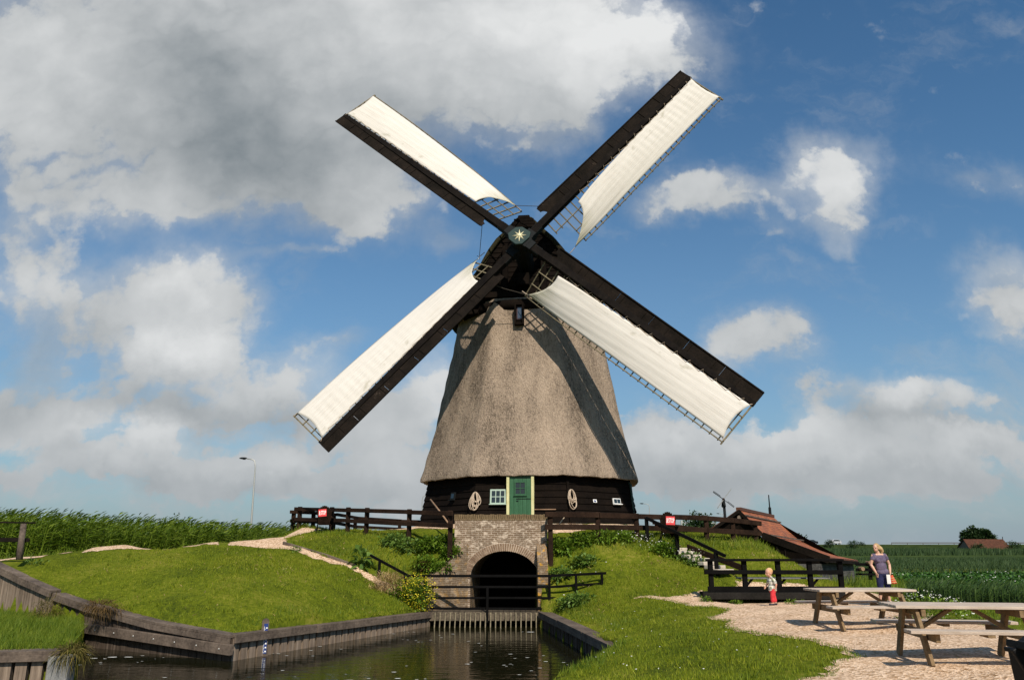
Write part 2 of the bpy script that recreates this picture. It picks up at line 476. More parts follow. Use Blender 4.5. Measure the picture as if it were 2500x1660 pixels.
# ground
def m_ground():
    m, t, b = newmat('turf_soil')
    n1 = noise(t, wpos(t), 0.5, 5)
    n2 = noise(t, wpos(t), 9.0, 4)
    s = tmath(t, 'ADD', tmath(t, 'MULTIPLY', n1, 0.55), tmath(t, 'MULTIPLY', n2, 0.45))
    t.links.new(ramp(t, s, [(0.36, (0.035, 0.050, 0.006)), (0.52, (0.10, 0.125, 0.008)), (0.66, (0.19, 0.175, 0.03))]), b.inputs['Base Color'])
    b.inputs['Roughness'].default_value = 1.0
    b.inputs['Specular IOR Level'].default_value = 0.05
    bump(t, b, n2, 0.5, 0.05)
    return m
M['ground'] = m_ground()
def m_gravel():
    m, t, b = newmat('shell_gravel')
    v = wpos(t)
    n0 = noise(t, v, 0.55, 4)
    vo = t.nodes.new('ShaderNodeTexVoronoi')
    vo.inputs['Scale'].default_value = 26
    t.links.new(v, vo.inputs['Vector'])
    n2 = noise(t, v, 60, 3)
    n3 = noise(t, v, 5.5, 5, 0.7)
    sp = t.nodes.new('ShaderNodeSeparateColor')
    t.links.new(vo.outputs['Color'], sp.inputs[0])
    s = tmath(t, 'ADD', tmath(t, 'MULTIPLY', sp.outputs[0], 0.42), tmath(t, 'ADD', tmath(t, 'MULTIPLY', n3, 0.34), tmath(t, 'MULTIPLY', n0, 0.24)))
    t.links.new(ramp(t, s, [(0.26, (0.30, 0.175, 0.085)), (0.45, (0.61, 0.42, 0.27)), (0.70, (0.83, 0.63, 0.46))]), b.inputs['Base Color'])
    b.inputs['Roughness'].default_value = 0.95
    b.inputs['Specular IOR Level'].default_value = 0.1
    bump(t, b, tmath(t, 'ADD', vo.outputs['Distance'], n2), 0.7, 0.03)
    return m
M['gravel'] = m_gravel()
def m_water():
    m, t, b = newmat('canal_water')
    b.inputs['Base Color'].default_value = (0.010, 0.010, 0.004, 1)
    b.inputs['Roughness'].default_value = 0.04
    b.inputs['IOR'].default_value = 1.33
    a = noise(t, wpos(t, (0.75, 2.6, 1)), 1.6, 3, 0.55)
    c = noise(t, wpos(t, (1, 2.2, 1)), 7.0, 2, 0.5)
    bump(t, b, tmath(t, 'ADD', a, tmath(t, 'MULTIPLY', c, 0.12)), 0.30, 0.032)
    return m
M['water'] = m_water()
M['foam'] = plain('pale_foam', (0.55, 0.55, 0.52), 0.7)

GR = [(0.0, (0.030, 0.060, 0.003)), (0.22, (0.080, 0.125, 0.004)), (0.42, (0.155, 0.205, 0.006)), (0.75, (0.245, 0.275, 0.012)), (0.93, (0.32, 0.29, 0.05)), (1.0, (0.40, 0.33, 0.12))]
M['lawn'] = island('lawn_blades', GR, 0.7, 0.45, 0.45, 0.25)
M['rough'] = island('rough_grass_blades', [(0, (0.040, 0.090, 0.005)), (.5, (0.12, 0.185, 0.010)), (.9, (0.24, 0.28, 0.025)), (1, (0.30, 0.25, 0.09))], 0.6, 0.5, 0.3, 0.3)
M['leaf'] = island('weed_leaves', [(0, (0.035, 0.085, 0.005)), (.5, (0.12, 0.21, 0.014)), (1, (0.25, 0.35, 0.05))], 0.5, 0.8, 0.3, 0.3)
M['paleleaf'] = island('pale_leaves', [(0, (0.06, 0.13, 0.015)), (1, (0.20, 0.30, 0.06))], 0.5, 0.8, 0.3, 0.3)
M['reed'] = island('reed_leaves', [(0, (0.035, 0.075, 0.004)), (.5, (0.12, 0.19, 0.012)), (1, (0.26, 0.33, 0.04))], 0.5, 0.25, 0.3, 0.3)
M['dryleaf'] = island('dry_straw', [(0, (0.20, 0.125, 0.045)), (.6, (0.42, 0.29, 0.12)), (1, (0.58, 0.45, 0.24))], 0.8, 0.8, 0.2, 0.2)
M['ochre'] = island('withered_grass', [(0, (0.05, 0.055, 0.01)), (.6, (0.15, 0.12, 0.025)), (1, (0.26, 0.20, 0.06))], 0.8, 0.8, 0.2, 0.3)
M['dock'] = island('rusty_dock_seeds', [(0, (0.07, 0.04, 0.015)), (1, (0.16, 0.10, 0.03))], 0.8, 0.8, 0.2, 0.2)
M['yellow'] = plain('yellow_petals', (0.75, 0.62, 0.03), 0.6)
M['whitepetal'] = plain('white_petals', (0.72, 0.72, 0.66), 0.6)
M['crop'] = island('crop_leaves', [(0, (0.015, 0.055, 0.006)), (.6, (0.040, 0.11, 0.012)), (1, (0.09, 0.18, 0.03))], 0.5, 0.3, 0.3, 0.2)
M['ditch'] = island('ditch_reed_leaves', [(0, (0.014, 0.04, 0.006)), (.6, (0.04, 0.085, 0.012)), (1, (0.09, 0.14, 0.03))], 0.6, 0.4, 0.3, 0.2)
M['farreed'] = island('far_reed_leaves', [(0, (0.02, 0.05, 0.012)), (1, (0.06, 0.10, 0.03))], 0.7, 0.1, 0.4, 0.2)
M['tree'] = island('tree_leaves', [(0, (0.012, 0.03, 0.008)), (.6, (0.028, 0.06, 0.014)), (1, (0.05, 0.085, 0.022))], 0.6, 0.6, 0.3, 0.2)
M['bark'] = plain('bark', (0.06, 0.045, 0.035), 0.9)
M['skin'] = plain('skin', (0.58, 0.34, 0.24), 0.55)
M['skin_red'] = plain('sunburnt_skin', (0.60, 0.32, 0.22), 0.55)
M['blond'] = mottled('blond_hair', (0.32, 0.20, 0.09), (0.58, 0.42, 0.22), 8, 0.6, 0.3, 60)
M['ginger'] = mottled('pale_ginger_hair', (0.55, 0.30, 0.13), (0.72, 0.46, 0.25), 8, 0.6, 0.2, 60)
M['tee'] = mottled('mauve_tee', (0.085, 0.065, 0.115), (0.15, 0.12, 0.18), 6, 0.9, 0.4, 18)
M['denim'] = mottled('navy_shorts', (0.010, 0.013, 0.05), (0.022, 0.025, 0.08), 5, 0.9, 0.3, 20)
M['redcloth'] = mottled('red_trousers', (0.55, 0.03, 0.04), (0.72, 0.06, 0.07), 6, 0.9, 0.3, 24)
M['shoe'] = plain('dark_shoe', (0.02, 0.018, 0.03), 0.6)
M['eye'] = plain('eye', (0.03, 0.02, 0.02), 0.3)
M['orangebag'] = plain('orange_red_cloth', (0.60, 0.10, 0.04), 0.8)
def m_plaid():
    m, t, b = newmat('plaid_shirt')
    v = coords(t)
    sp = t.nodes.new('ShaderNodeSeparateXYZ')
    t.links.new(v, sp.inputs[0])
    def stripes(o, freq, lo, ph=0.0):
        s = tmath(t, 'SINE', tmath(t, 'ADD', tmath(t, 'MULTIPLY', o, freq), ph), 0.0)
        return maprange(t, s, lo, lo + 0.12)
    hor = sp.outputs[2]
    ver = tmath(t, 'ADD', sp.outputs[0], tmath(t, 'MULTIPLY', sp.outputs[1], 1.0))
    c = mixc(t, tmath(t, 'MULTIPLY', stripes(ver, 70, .55), .8), (0.72, 0.70, 0.60), (0.20, 0.27, 0.10))
    c = mixc(t, tmath(t, 'MULTIPLY', stripes(hor, 62, .6), .7), c, (0.10, 0.12, 0.12))
    c = mixc(t, tmath(t, 'MULTIPLY', stripes(ver, 70, .8, 2.6), .8), c, (0.12, 0.07, 0.10))
    t.links.new(c, b.inputs['Base Color'])
    b.inputs['Roughness'].default_value = 0.9
    return m
M['plaid'] = m_plaid()

# ---------------------------------------------------------------- mesh builder
class MB:
    def __init__(self):
        self.v = []
        self.f = []
        self.uv = []                       # per face list of uv, or None
        self.has_uv = False
    def add(self, vs, fs, uvs=None):
        o = len(self.v)
        self.v += [tuple(map(float, p)) for p in vs]
        for i, f in enumerate(fs):
            self.f.append(tuple(o + j for j in f))
            self.uv.append(uvs[i] if uvs else None)
        if uvs:
            self.has_uv = True
        return self
    def box(self, c, s, ax=None, uvs=False):
        """box with centre c, full sizes s, axes ax (three unit vectors)"""
        ax = ax or (Vector((1, 0, 0)), Vector((0, 1, 0)), Vector((0, 0, 1)))
        c = Vector(c)
        vs = []
        for k in (-1, 1):
            for j in (-1, 1):
                for i in (-1, 1):
                    vs.append(c + ax[0] * (i * s[0] / 2) + ax[1] * (j * s[1] / 2) + ax[2] * (k * s[2] / 2))
        fs = [(0, 2, 3, 1), (4, 5, 7, 6), (0, 1, 5, 4), (2, 6, 7, 3), (0, 4, 6, 2), (1, 3, 7, 5)]
        return self.add(vs, fs)
    def beam(self, a, b, w, h, up=(0, 0, 1), ext=0.0, w2=None, h2=None):
        """bar from a to b, w across, h along up; may taper to w2, h2"""
        a, b = Vector(a), Vector(b)
        d = (b - a).normalized()
        a = a - d * ext
        b = b + d * ext
        upv = Vector(up)
        s = d.cross(upv)
        if s.length < 1e-5:
            s = d.cross(Vector((0, 1, 0)))
        s.normalize()
        u = s.cross(d).normalized()
        vs = []
        for p, ww, hh in ((a, w, h), (b, w2 or w, h2 or h)):
            for j, i in ((-1, -1), (-1, 1), (1, 1), (1, -1)):
                vs.append(p + s * (i * ww / 2) + u * (j * hh / 2))
        return self.add(vs, [(0, 1, 2, 3), (7, 6, 5, 4), (0, 4, 5, 1), (1, 5, 6, 2), (2, 6, 7, 3), (3, 7, 4, 0)])
    def tube(self, pts, r, n=8, caps=True):
        pts = [Vector(p) for p in pts]
        rr = r if isinstance(r, (list, tuple)) else [r] * len(pts)
        o = len(self.v)
        prev = None
        vs = []
        for i, p in enumerate(pts):
            d = (pts[min(i + 1, len(pts) - 1)] - pts[max(i - 1, 0)]).normalized()
            if prev is None:
                s = d.cross(Vector((0, 0, 1)))
                if s.length < 1e-3:
                    s = d.cross(Vector((0, 1, 0)))
            else:
                s = prev - d * prev.dot(d)
            s.normalize()
            prev = s
            u = d.cross(s)
            for k in range(n):
                a = 2 * math.pi * k / n
                vs.append(p + (s * math.cos(a) + u * math.sin(a)) * rr[i])
        fs = []
        for i in range(len(pts) - 1):
            for k in range(n):
                fs.append((i * n + k, i * n + (k + 1) % n, (i + 1) * n + (k + 1) % n, (i + 1) * n + k))
        if caps:
            fs.append(tuple(reversed(range(n))))
            fs.append(tuple((len(pts) - 1) * n + k for k in range(n)))
        return self.add(vs, fs)
    def ellipsoid(self, c, r, n=12, m=8, ax=None):
        c = Vector(c)
        r = (r, r, r) if isinstance(r, (int, float)) else r
        ax = ax or (Vector((1, 0, 0)), Vector((0, 1, 0)), Vector((0, 0, 1)))
        vs = [c - ax[2] * r[2]]
        for j in range(1, m):
            t = -math.pi / 2 + math.pi * j / m
            for i in range(n):
                a = 2 * math.pi * i / n
                vs.append(c + ax[0] * (r[0] * math.cos(t) * math.cos(a)) + ax[1] * (r[1] * math.cos(t) * math.sin(a)) + ax[2] * (r[2] * math.sin(t)))
        vs.append(c + ax[2] * r[2])
        fs = [(0, 1 + (i + 1) % n, 1 + i) for i in range(n)]
        for j in range(m - 2):
            for i in range(n):
                fs.append((1 + j * n + i, 1 + j * n + (i + 1) % n, 1 + (j + 1) * n + (i + 1) % n, 1 + (j + 1) * n + i))
        e = 1 + (m - 2) * n
        fs += [(e + i, e + (i + 1) % n, len(vs) - 1) for i in range(n)]
        return self.add(vs, fs)
    def capsule(self, pts, rad, n=10):
        """rounded limb along points with a radius for each"""
        self.tube(pts, rad, n)
        for p_, r_ in zip(pts, rad):
            self.ellipsoid(p_, r_, n, 6)
        return self
    def prism(self, poly, depth, org, ex, ey, en):
        """flat outline poly (2-d) in axes ex, ey at org, thickened by depth along en"""
        org, ex, ey, en = Vector(org), Vector(ex), Vector(ey), Vector(en)
        n = len(poly)
        vs = [org + ex * x + ey * y for x, y in poly] + [org + ex * x + ey * y + en * depth for x, y in poly]
        fs = [tuple(range(n)), tuple(reversed(range(n, 2 * n)))]
        for i in range(n):
            fs.append((i, i + n, (i + 1) % n + n, (i + 1) % n))
        return self.add(vs, fs)
    def grid(self, pts, nu, nv, uvs=None, close=False):
        """pts: nu*nv points row by row"""
        fs, us = [], []
        for i in range(nu - 1):
            for j in range(nv - 1):
                a, b, c, d = i * nv + j, i * nv + j + 1, (i + 1) * nv + j + 1, (i + 1) * nv + j
                fs.append((a, b, c, d))
                if uvs:
                    us.append((uvs[a], uvs[b], uvs[c], uvs[d]))
        return self.add(pts, fs, us if uvs else None)
    def build(self, name, mat, parent=None, smooth=False, bevel=0.0, solid=0.0, label=None):
        me = bpy.data.meshes.new(name)
        org = Vector((0, 0, 0))
        p_ = parent
        while p_ is not None:
            org += p_.location
            p_ = p_.parent
        me.from_pydata([(x - org.x, y - org.y, z - org.z) for x, y, z in self.v], [], self.f)
        if self.has_uv:
            ul = me.uv_layers.new(name='UVMap')
            k = 0
            for i, f in enumerate(self.f):
                for j in range(len(f)):
                    if self.uv[i]:
                        ul.data[k].uv = self.uv[i][j]
                    k += 1
        bm = bmesh.new()
        bm.from_mesh(me)
        bmesh.ops.recalc_face_normals(bm, faces=bm.faces)
        bm.to_mesh(me)
        bm.free()
        if smooth:
            me.polygons.foreach_set('use_smooth', [True] * len(me.polygons))
        me.materials.append(mat)
        o = bpy.data.objects.new(name, me)
        col.objects.link(o)
        if parent is not None:
            o.parent = parent
        if bevel:
            b = o.modifiers.new('bevel', 'BEVEL')
            b.width = bevel
            b.segments = 2
            b.limit_method = 'ANGLE'
        if solid:
            s = o.modifiers.new('solid', 'SOLIDIFY')
            s.thickness = solid
            s.offset = 0
        if label:
            o['label'] = label
        return o
def tri_object(name, verts, mat, kind=None, nper=3):
    """fast build of loose triangles / quads from a numpy array (n, nper, 3)"""
    n = len(verts)
    me = bpy.data.meshes.new(name)
    me.vertices.add(n * nper)
    me.vertices.foreach_set('co', np.ascontiguousarray(verts, dtype=np.float32).ravel())
    me.loops.add(n * nper)
    me.loops.foreach_set('vertex_index', np.arange(n * nper, dtype=np.int32))
    me.polygons.add(n)
    me.polygons.foreach_set('loop_start', np.arange(0, n * nper, nper, dtype=np.int32))
    me.update(calc_edges=True)
    me.materials.append(mat)
    o = bpy.data.objects.new(name, me)
    col.objects.link(o)
    if kind:
        o['kind'] = kind
    return o
def tag(o, label, cat, group=None, kind=None):
    o['label'] = label
    o['category'] = cat
    if group:
        o['group'] = group
    if kind:
        o['kind'] = kind
    return o
def root(name, loc, label, cat, group=None):
    o = bpy.data.objects.new(name, None)
    o.empty_display_size = 0.2
    o.location = Vector([float(x) for x in loc])
    col.objects.link(o)
    return tag(o, label, cat, group)
def dup(src, label=None, group=None, parent=None):
    c = src.copy()
    col.objects.link(c)
    if parent is not None:
        c.parent = parent
    if label:
        c['label'] = label
    if group:
        c['group'] = group
    for ch in list(src.children):
        dup(ch, parent=c)
    return c

# ================================================================ TERRAIN
WZ = -1.1
def pip(poly, x, y):
    x = np.asarray(x, float)
    y = np.asarray(y, float)
    ins = np.zeros(x.shape, bool)
    n = len(poly)
    for i in range(n):
        x1, y1 = poly[i][0], poly[i][1]
        x2, y2 = poly[(i + 1) % n][0], poly[(i + 1) % n][1]
        if y1 == y2:
            continue
        c = ((y1 > y) != (y2 > y)) & (x < (x2 - x1) * (y - y1) / (y2 - y1) + x1)
        ins ^= c
    return ins
def gp(pts, z=0.0):
    return [tuple(G(a, b, z)[:2]) for a, b in pts]
MX, MY = 0.90, 36.65                        # axis of the windmill
QK = (-6.72, 19.67)                         # corner where wing wall and left quay meet
QA = (-2.78, 27.75)
WEND = (-16.2, 24.85)                       # far end of the wing wall
QB = (0.98, 27.5)
QC = tuple(G(1513, 1588, -.62)[:2])
near_edge = gp([(1500, 1597), (1450, 1620), (1400, 1641), (1352, 1658)], -.55)
FQ = tuple(G(152, 1592, -.5)[:2])           # corner of the near left quay
FB = tuple(G(195, 1574, -.8)[:2])
canal = [(QA[0] - .15, QA[1] + .07), (-3.2, 28.05), (-1.8, 29.1), (-1.75, 33.5), (1.0, 33.5), (1.0, 27.6), QB, QC] + near_edge + \
        [(near_edge[-1][0] - .5, 9), (-.4, 4), (-.4, -8), (-30, -8), (FQ[0] - 21, FQ[1] - 21 * .189 + .16), (FQ[0] - .05, FQ[1] + .16), (FB[0], FB[1]), (-11.9, 22.72), (QK[0] - .07, QK[1] + .22)]
TP = []
def tp(px, py, Y):
    TP.append(tuple(P(px, py, Y)))
def tz(x, y, z):
    TP.append((x, y, z))
# left lawn
for a in ((-6.9, 19.9, -.58), (-4.8, 23.8, -.62), (-2.95, 27.6, -.66)):
    tz(*a)
def wing_z(x):                              # top of the wing wall along its length
    return float(np.interp(x, [-16.2, -15.73, -13.65, -11.93, -9.69, -6.72], [.98, .85, .31, -.02, -.35, -.58]))
for x in (-7.5, -9.3, -11.6, -13.4, -15.0):
    t = (x - QK[0]) / (WEND[0] - QK[0])
    tz(x, QK[1] + t * (WEND[1] - QK[1]) + .15, wing_z(x) - .03)
for a in ((640, 1337, 30.4), (640, 1317, 32.2), (500, 1335, 29.4), (500, 1325, 30.8), (320, 1343, 28.2), (320, 1335.5, 29.7), (100, 1364, 26.2), (100, 1355, 27.4), (0, 1372, 25.6),
          (720, 1307, 33.0), (720, 1299, 34.4), (400, 1400, 24.6), (250, 1400, 24.8), (600, 1410, 25.0), (420, 1470, 21.9), (700, 1470, 22.8), (800, 1430, 25.2), (560, 1500, 21.2)):
    tp(*a)
for a in ((-16, 32.5, .5), (-11, 35.5, .8), (-14, 30.2, .9), (-20, 29, .7), (-22, 33, .2)):
    tz(*a)
# left mound and steps
for a in ((690, 1333, 30.8), (780, 1362, 29.4), (860, 1391, 28.7), (935, 1428, 28.3), (1000, 1475, 27.9), (1098, 1322, 29.4), (1000, 1306, 30.7), (898, 1301, 32.4), (812, 1297, 33.8), (733, 1290, 35.2),
          (1060, 1365, 29.0), (950, 1380, 29.4), (860, 1345, 30.3), (1040, 1330, 30.0), (900, 1480, 25.9), (960, 1460, 27.0)):
    tp(*a)
# platform round the mill
for k in range(14):
    a = 2 * math.pi * k / 14
    tz(MX + 6.6 * math.sin(a), MY + 6.6 * math.cos(a), 2.18)
for a in ((-7, 36, 2.15), (-6, 42, 2.1), (8.5, 35, 2.1), (9, 40, 2.0), (1, 46, 2.0), (-2.3, 30.2, 2.0), (1.5, 30.2, 2.0), (-.4, 31, 2.15), (-12, 46, .3), (14, 46, -.2), (12.5, 39, .6), (0, 54, 0)):
    tz(*a)
# right mound
for a in ((1345, 1322, 29.3), (1459, 1304, 29.7), (1553, 1308, 30.2), (1640, 1308, 30.8), (1723, 1318, 31.3), (1787, 1320, 31.8), (1842, 1319, 32.4),
          (1350, 1400, 28.3), (1450, 1370, 28.2), (1560, 1380, 28.0), (1500, 1420, 26.9), (1700, 1360, 29.4), (1640, 1410, 26.8), (1760, 1400, 27.6), (1850, 1360, 29.8), (1900, 1375, 29.6), (1960, 1410, 28.8),
          (1410, 1462, 26.9), (1500, 1455, 25.9)):
    tp(*a)
for a in ((4.3, 25.2, 0), (5.3, 25.2, 0), (4.8, 25.5, 0), (5.6, 25.5, 0), (6.2, 25.8, 0), (6.7, 26.1, .0), (7.4, 26.4, .0), (8, 26.6, .02), (10.5, 26.6, .0), (12.2, 27.5, -.05), (13, 30, -.15), (13.2, 33, -.25), (7, 20, 0), (8.5, 15, 0), (5, 12, 0), (6, 9, 0), (12, 22, 0), (10, 18, 0), (10, 13, 0),
          (4.2, 21, -.06), (3.6, 16, -.15), (2.7, 18, -.35), (2.35, 21, -.6), (1.2, 27.2, -.64), (2.0, 24.6, -.62), (3.0, 25.4, -.22), (.9, 13, -.5), (2.2, 13, -.28), (2, 10, -.12), (4, 8, 0), (3, 2, 0), (9, 3, 0),
          (16, 25, -.25), (15, 20, -.25), (18, 32, -.5), (22, 22, -.6), (26, 40, -.6), (17, 42, -.5), (16, 14, -.2), (20, 8, -.4), (30, 15, -.6), (30, 60, -.6), (-30, 60, -.4), (0, 62, -.5), (-30, 20, 0)):
    tz(*a)
TP = np.array(TP)
def _fit():
    n = len(TP)
    D = np.sqrt(((TP[:, None, :2] - TP[None, :, :2]) ** 2).sum(-1) + .15)
    A = np.zeros((n + 3, n + 3))
    A[:n, :n] = D - np.eye(n) * 0.05
    A[:n, n] = 1
    A[:n, n + 1:] = TP[:, :2]
    A[n:, :n] = A[:n, n:].T
    return np.linalg.solve(A, np.concatenate([TP[:, 2], np.zeros(3)]))
RW = _fit()
def front_left(x, y):
    """the low bank in front of the wing wall, at the left edge of the picture"""
    t = (WEND[0] - QK[0]) * (y - QK[1]) - (WEND[1] - QK[1]) * (x - QK[0])
    return (t > 0) & (x < -6.7) & (y < 28)
def hraw(x, y):
    x = np.asarray(x, float)
    y = np.asarray(y, float)
    sh = x.shape
    xf, yf = x.ravel(), y.ravel()
    out = np.empty(xf.shape)
    n = len(TP)
    for s in range(0, len(xf), 20000):
        D = np.sqrt((xf[s:s + 20000, None] - TP[None, :, 0]) ** 2 + (yf[s:s + 20000, None] - TP[None, :, 1]) ** 2 + .15)
        out[s:s + 20000] = D @ RW[:n] + RW[n] + RW[n + 1] * xf[s:s + 20000] + RW[n + 2] * yf[s:s + 20000]
    r = np.sqrt(xf ** 2 + (yf - 25) ** 2)
    k = np.clip((r - 30) / 18, 0, 1)
    k = k * k * (3 - 2 * k)
    out = out * (1 - k) - 0.6 * k
    out += (0.03 * np.sin(xf * 1.7 + yf * .6) * np.sin(yf * 1.3 - xf * .4) + .018 * np.sin(xf * 4.3 - yf * 2.1) * np.sin(yf * 3.7 + xf * 1.9)) * (1 - k)
    fl = front_left(xf, yf)
    zf = -.55 + .010 * np.clip(yf - 15, 0, 8) + .01 * np.clip(-9 - xf, 0, 8)
    out = np.where(fl, zf, out)
    return out.reshape(sh)
def h(x, y):
    z = hraw(x, y)
    return np.where(pip(canal, x, y), -2.0, z)
def h1(x, y):
    return float(hraw(np.array([x]), np.array([y]))[0])

# one sheet of ground, fine near the camera and coarse out to the horizon
def axis_coords(a, b, st, far):
    c = list(np.arange(a, b + 1e-6, st))
    s, x = st, b
    while x < far:
        s *= 1.22
        x += s
        c.append(x)
    s, x = st, a
    while x > -far:
        s *= 1.22
        x -= s
        c.insert(0, x)
    return np.array(c)
gx = axis_coords(-18, 18, 0.16, 6000)
gy = axis_coords(4, 40, 0.16, 6000)
XX, YY = np.meshgrid(gx, gy)
ZZ = h(XX, YY)
nx, ny = len(gx), len(gy)
me = bpy.data.meshes.new('ground')
vv = np.stack([XX, YY, ZZ], -1).reshape(-1, 3)
me.vertices.add(len(vv))
me.vertices.foreach_set('co', vv.astype(np.float32).ravel())
ii, jj = np.meshgrid(np.arange(ny - 1), np.arange(nx - 1), indexing='ij')
a_ = (ii * nx + jj).ravel()
quads = np.stack([a_, a_ + 1, a_ + nx + 1, a_ + nx], -1).astype(np.int32)
me.loops.add(quads.size)
me.loops.foreach_set('vertex_index', quads.ravel())
me.polygons.add(len(quads))
me.polygons.foreach_set('loop_start', np.arange(0, quads.size, 4, dtype=np.int32))
me.update(calc_edges=True)
me.polygons.foreach_set('use_smooth', np.ones(len(quads), bool))
me.materials.append(M['ground'])
ground = bpy.data.objects.new('ground', me)
col.objects.link(ground)
ground['kind'] = 'structure'

# canal water
wb = MB()
wb.add([(-40, -10, WZ), (12, -10, WZ), (12, 34.0, WZ), (-40, 34.0, WZ)], [(0, 1, 2, 3)])
water = wb.build('water', M['water'])
water['kind'] = 'structure'

# gravel yard and paths: sheets cut out of the same height field, a little above it
yard = gp([(1556, 1457), (1640, 1457), (1690, 1454), (1716, 1453), (1722, 1457), (2062, 1455), (2072, 1440), (2150, 1440), (2168, 1458), (2242, 1492), (2334, 1515), (2436, 1528), (2560, 1542), (2900, 1600),
           (3000, 2400), (1500, 2000), (1780, 1720), (1938, 1653), (2002, 1637), (2043, 1617), (2087, 1604), (2048, 1581), (1999, 1570), (1923, 1555), (1859, 1545), (1795, 1530), (1767, 1509), (1721, 1496), (1770, 1489), (1693, 1469), (1600, 1459)])
yard2 = [tuple(P(1800, 1432, 26.6)[:2]), tuple(P(2060, 1438, 26.5)[:2]), (12.6, 28.5), (11.0, 28.0), (9.5, 27.6), tuple(P(1870, 1424, 27.5)[:2]), tuple(P(1790, 1421, 27.4)[:2])]
def band(pts):
    """polygon from pairs of (px, py, Y) along both edges"""
    return [tuple(P(*a)[:2]) for a in pts]
path_l = band([(-60, 1372, 25.4), (100, 1362, 26.4), (320, 1341.5, 28.5), (500, 1333.2, 29.7), (640, 1337, 30.5), (676, 1342, 30.4), (764, 1366, 29.3), (855, 1398, 28.65), (960, 1450, 27.9), (985, 1480, 27.6),
               (1010, 1474, 28.2), (950, 1430, 28.6), (860, 1390, 28.9), (770, 1352, 29.9), (700, 1336, 30.8), (695, 1318, 32.3), (735, 1305, 33.4), (790, 1299, 34.2), (735, 1298, 34.8), (640, 1316.5, 32.0), (500, 1326.5, 30.6), (320, 1337, 29.4), (100, 1357, 27.2), (-60, 1366, 26.6)])
rock = rng.normal(size=(40, 4))
def wob(x, y):
    return .10 * np.sin(x * 2.3 + 1.1 * np.sin(y * 1.7)) + .08 * np.sin(y * 3.1 + x) + .05 * np.sin(x * 7.1 - y * 5.3) + .04 * np.sin(y * 11.3 + x * 9.1)
def in_gravel(x, y):
    xs, ys = x + .6 * wob(x, y), y + .6 * wob(y + 3.3, x)
    r = np.hypot(x - MX, y - MY)
    ring = (r > 5.2) & (r < 6.6) & (y > 28)
    return (pip(yard, xs, ys) | pip(yard2, xs, ys)), pip(path_l, x + .6 * wob(x, y), y + .6 * wob(y, x)), ring
def sheet(name, mask_fn, x0, x1, y0, y1, st, dz):
    xs = np.arange(x0, x1, st)
    ys = np.arange(y0, y1, st)
    cx, cy = np.meshgrid((xs[:-1] + xs[1:]) / 2, (ys[:-1] + ys[1:]) / 2)
    m_ = mask_fn(cx, cy) & ~pip(canal, cx, cy)
    X, Y = np.meshgrid(xs, ys)
    # heights taken from the ground sheet itself, so that the gravel lies evenly on it
    fx = np.interp(X.ravel(), gx, np.arange(nx))
    fy = np.interp(Y.ravel(), gy, np.arange(ny))
    i0, j0 = np.clip(fx.astype(int), 0, nx - 2), np.clip(fy.astype(int), 0, ny - 2)
    u, v = fx - i0, fy - j0
    Zh = hraw(XX, YY) if False else ZZ
    z = (Zh[j0, i0] * (1 - u) * (1 - v) + Zh[j0, i0 + 1] * u * (1 - v) + Zh[j0 + 1, i0] * (1 - u) * v + Zh[j0 + 1, i0 + 1] * u * v) + dz
    V = np.stack([X.ravel(), Y.ravel(), z], -1)
    nxx = len(xs)
    jj_, ii_ = np.nonzero(m_)
    a = jj_ * nxx + ii_
    q4 = np.stack([a, a + 1, a + nxx + 1, a + nxx], -1)
    used = np.unique(q4)
    remap = -np.ones(len(V), int)
    remap[used] = np.arange(len(used))
    me = bpy.data.meshes.new(name)
    me.vertices.add(len(used))
    me.vertices.foreach_set('co', V[used].astype(np.float32).ravel())
    q4 = remap[q4].astype(np.int32)
    me.loops.add(q4.size)
    me.loops.foreach_set('vertex_index', q4.ravel())
    me.polygons.add(len(q4))
    me.polygons.foreach_set('loop_start', np.arange(0, q4.size, 4, dtype=np.int32))
    me.update(calc_edges=True)
    me.polygons.foreach_set('use_smooth', np.ones(len(q4), bool))
    me.materials.append(M['gravel'])
    o = bpy.data.objects.new(name, me)
    col.objects.link(o)
    o['kind'] = 'structure'
    return o
sheet('gravel_yard', lambda x, y: in_gravel(x, y)[0], 1.5, 22, 5.5, 30, 0.07, .012)
sheet('gravel_path', lambda x, y: (in_gravel(x, y)[1] & ((x > -9.5) | (np.sin(x * 1.7) + np.sin(x * 3.1 + 1) + .6 * np.sin(x * 7.3 + y * 3) > -.75))), -19, -1.8, 24.5, 36, 0.07, .014)
sheet('mill_path', lambda x, y: in_gravel(x, y)[2], -7.5, 9.0, 28, 45, 0.12, .014)

# ---------------------------------------------------------------- blades and leaves
def zat(x, y):
    return hraw(x, y)
def sample(poly_or_box, dens, mask):
    x0, x1, y0, y1 = poly_or_box
    n = int((x1 - x0) * (y1 - y0) * dens)
    x = rng.uniform(x0, x1, n)
    y = rng.uniform(y0, y1, n)
    k = mask(x, y)
    return x[k], y[k]
def blades(x, y, z, hgt, wid, lean=0.35, wind=(0.0, 0.0)):
    n = len(x)
    a = rng.uniform(0, 2 * np.pi, n)
    H = hgt * rng.uniform(.55, 1.3, n)
    W = wid * rng.uniform(.7, 1.3, n)
    b = np.stack([x, y, z - .01], -1)
    s = np.stack([np.cos(a), np.sin(a), np.zeros(n)], -1) * W[:, None] / 2
    la = rng.uniform(0, 2 * np.pi, n)
    ll = H * lean * rng.uniform(.2, 1.6, n)
    t = b + np.stack([np.cos(la) * ll + wind[0] * H, np.sin(la) * ll + wind[1] * H, H], -1)
    return np.stack([b - s, b + s, t], 1)
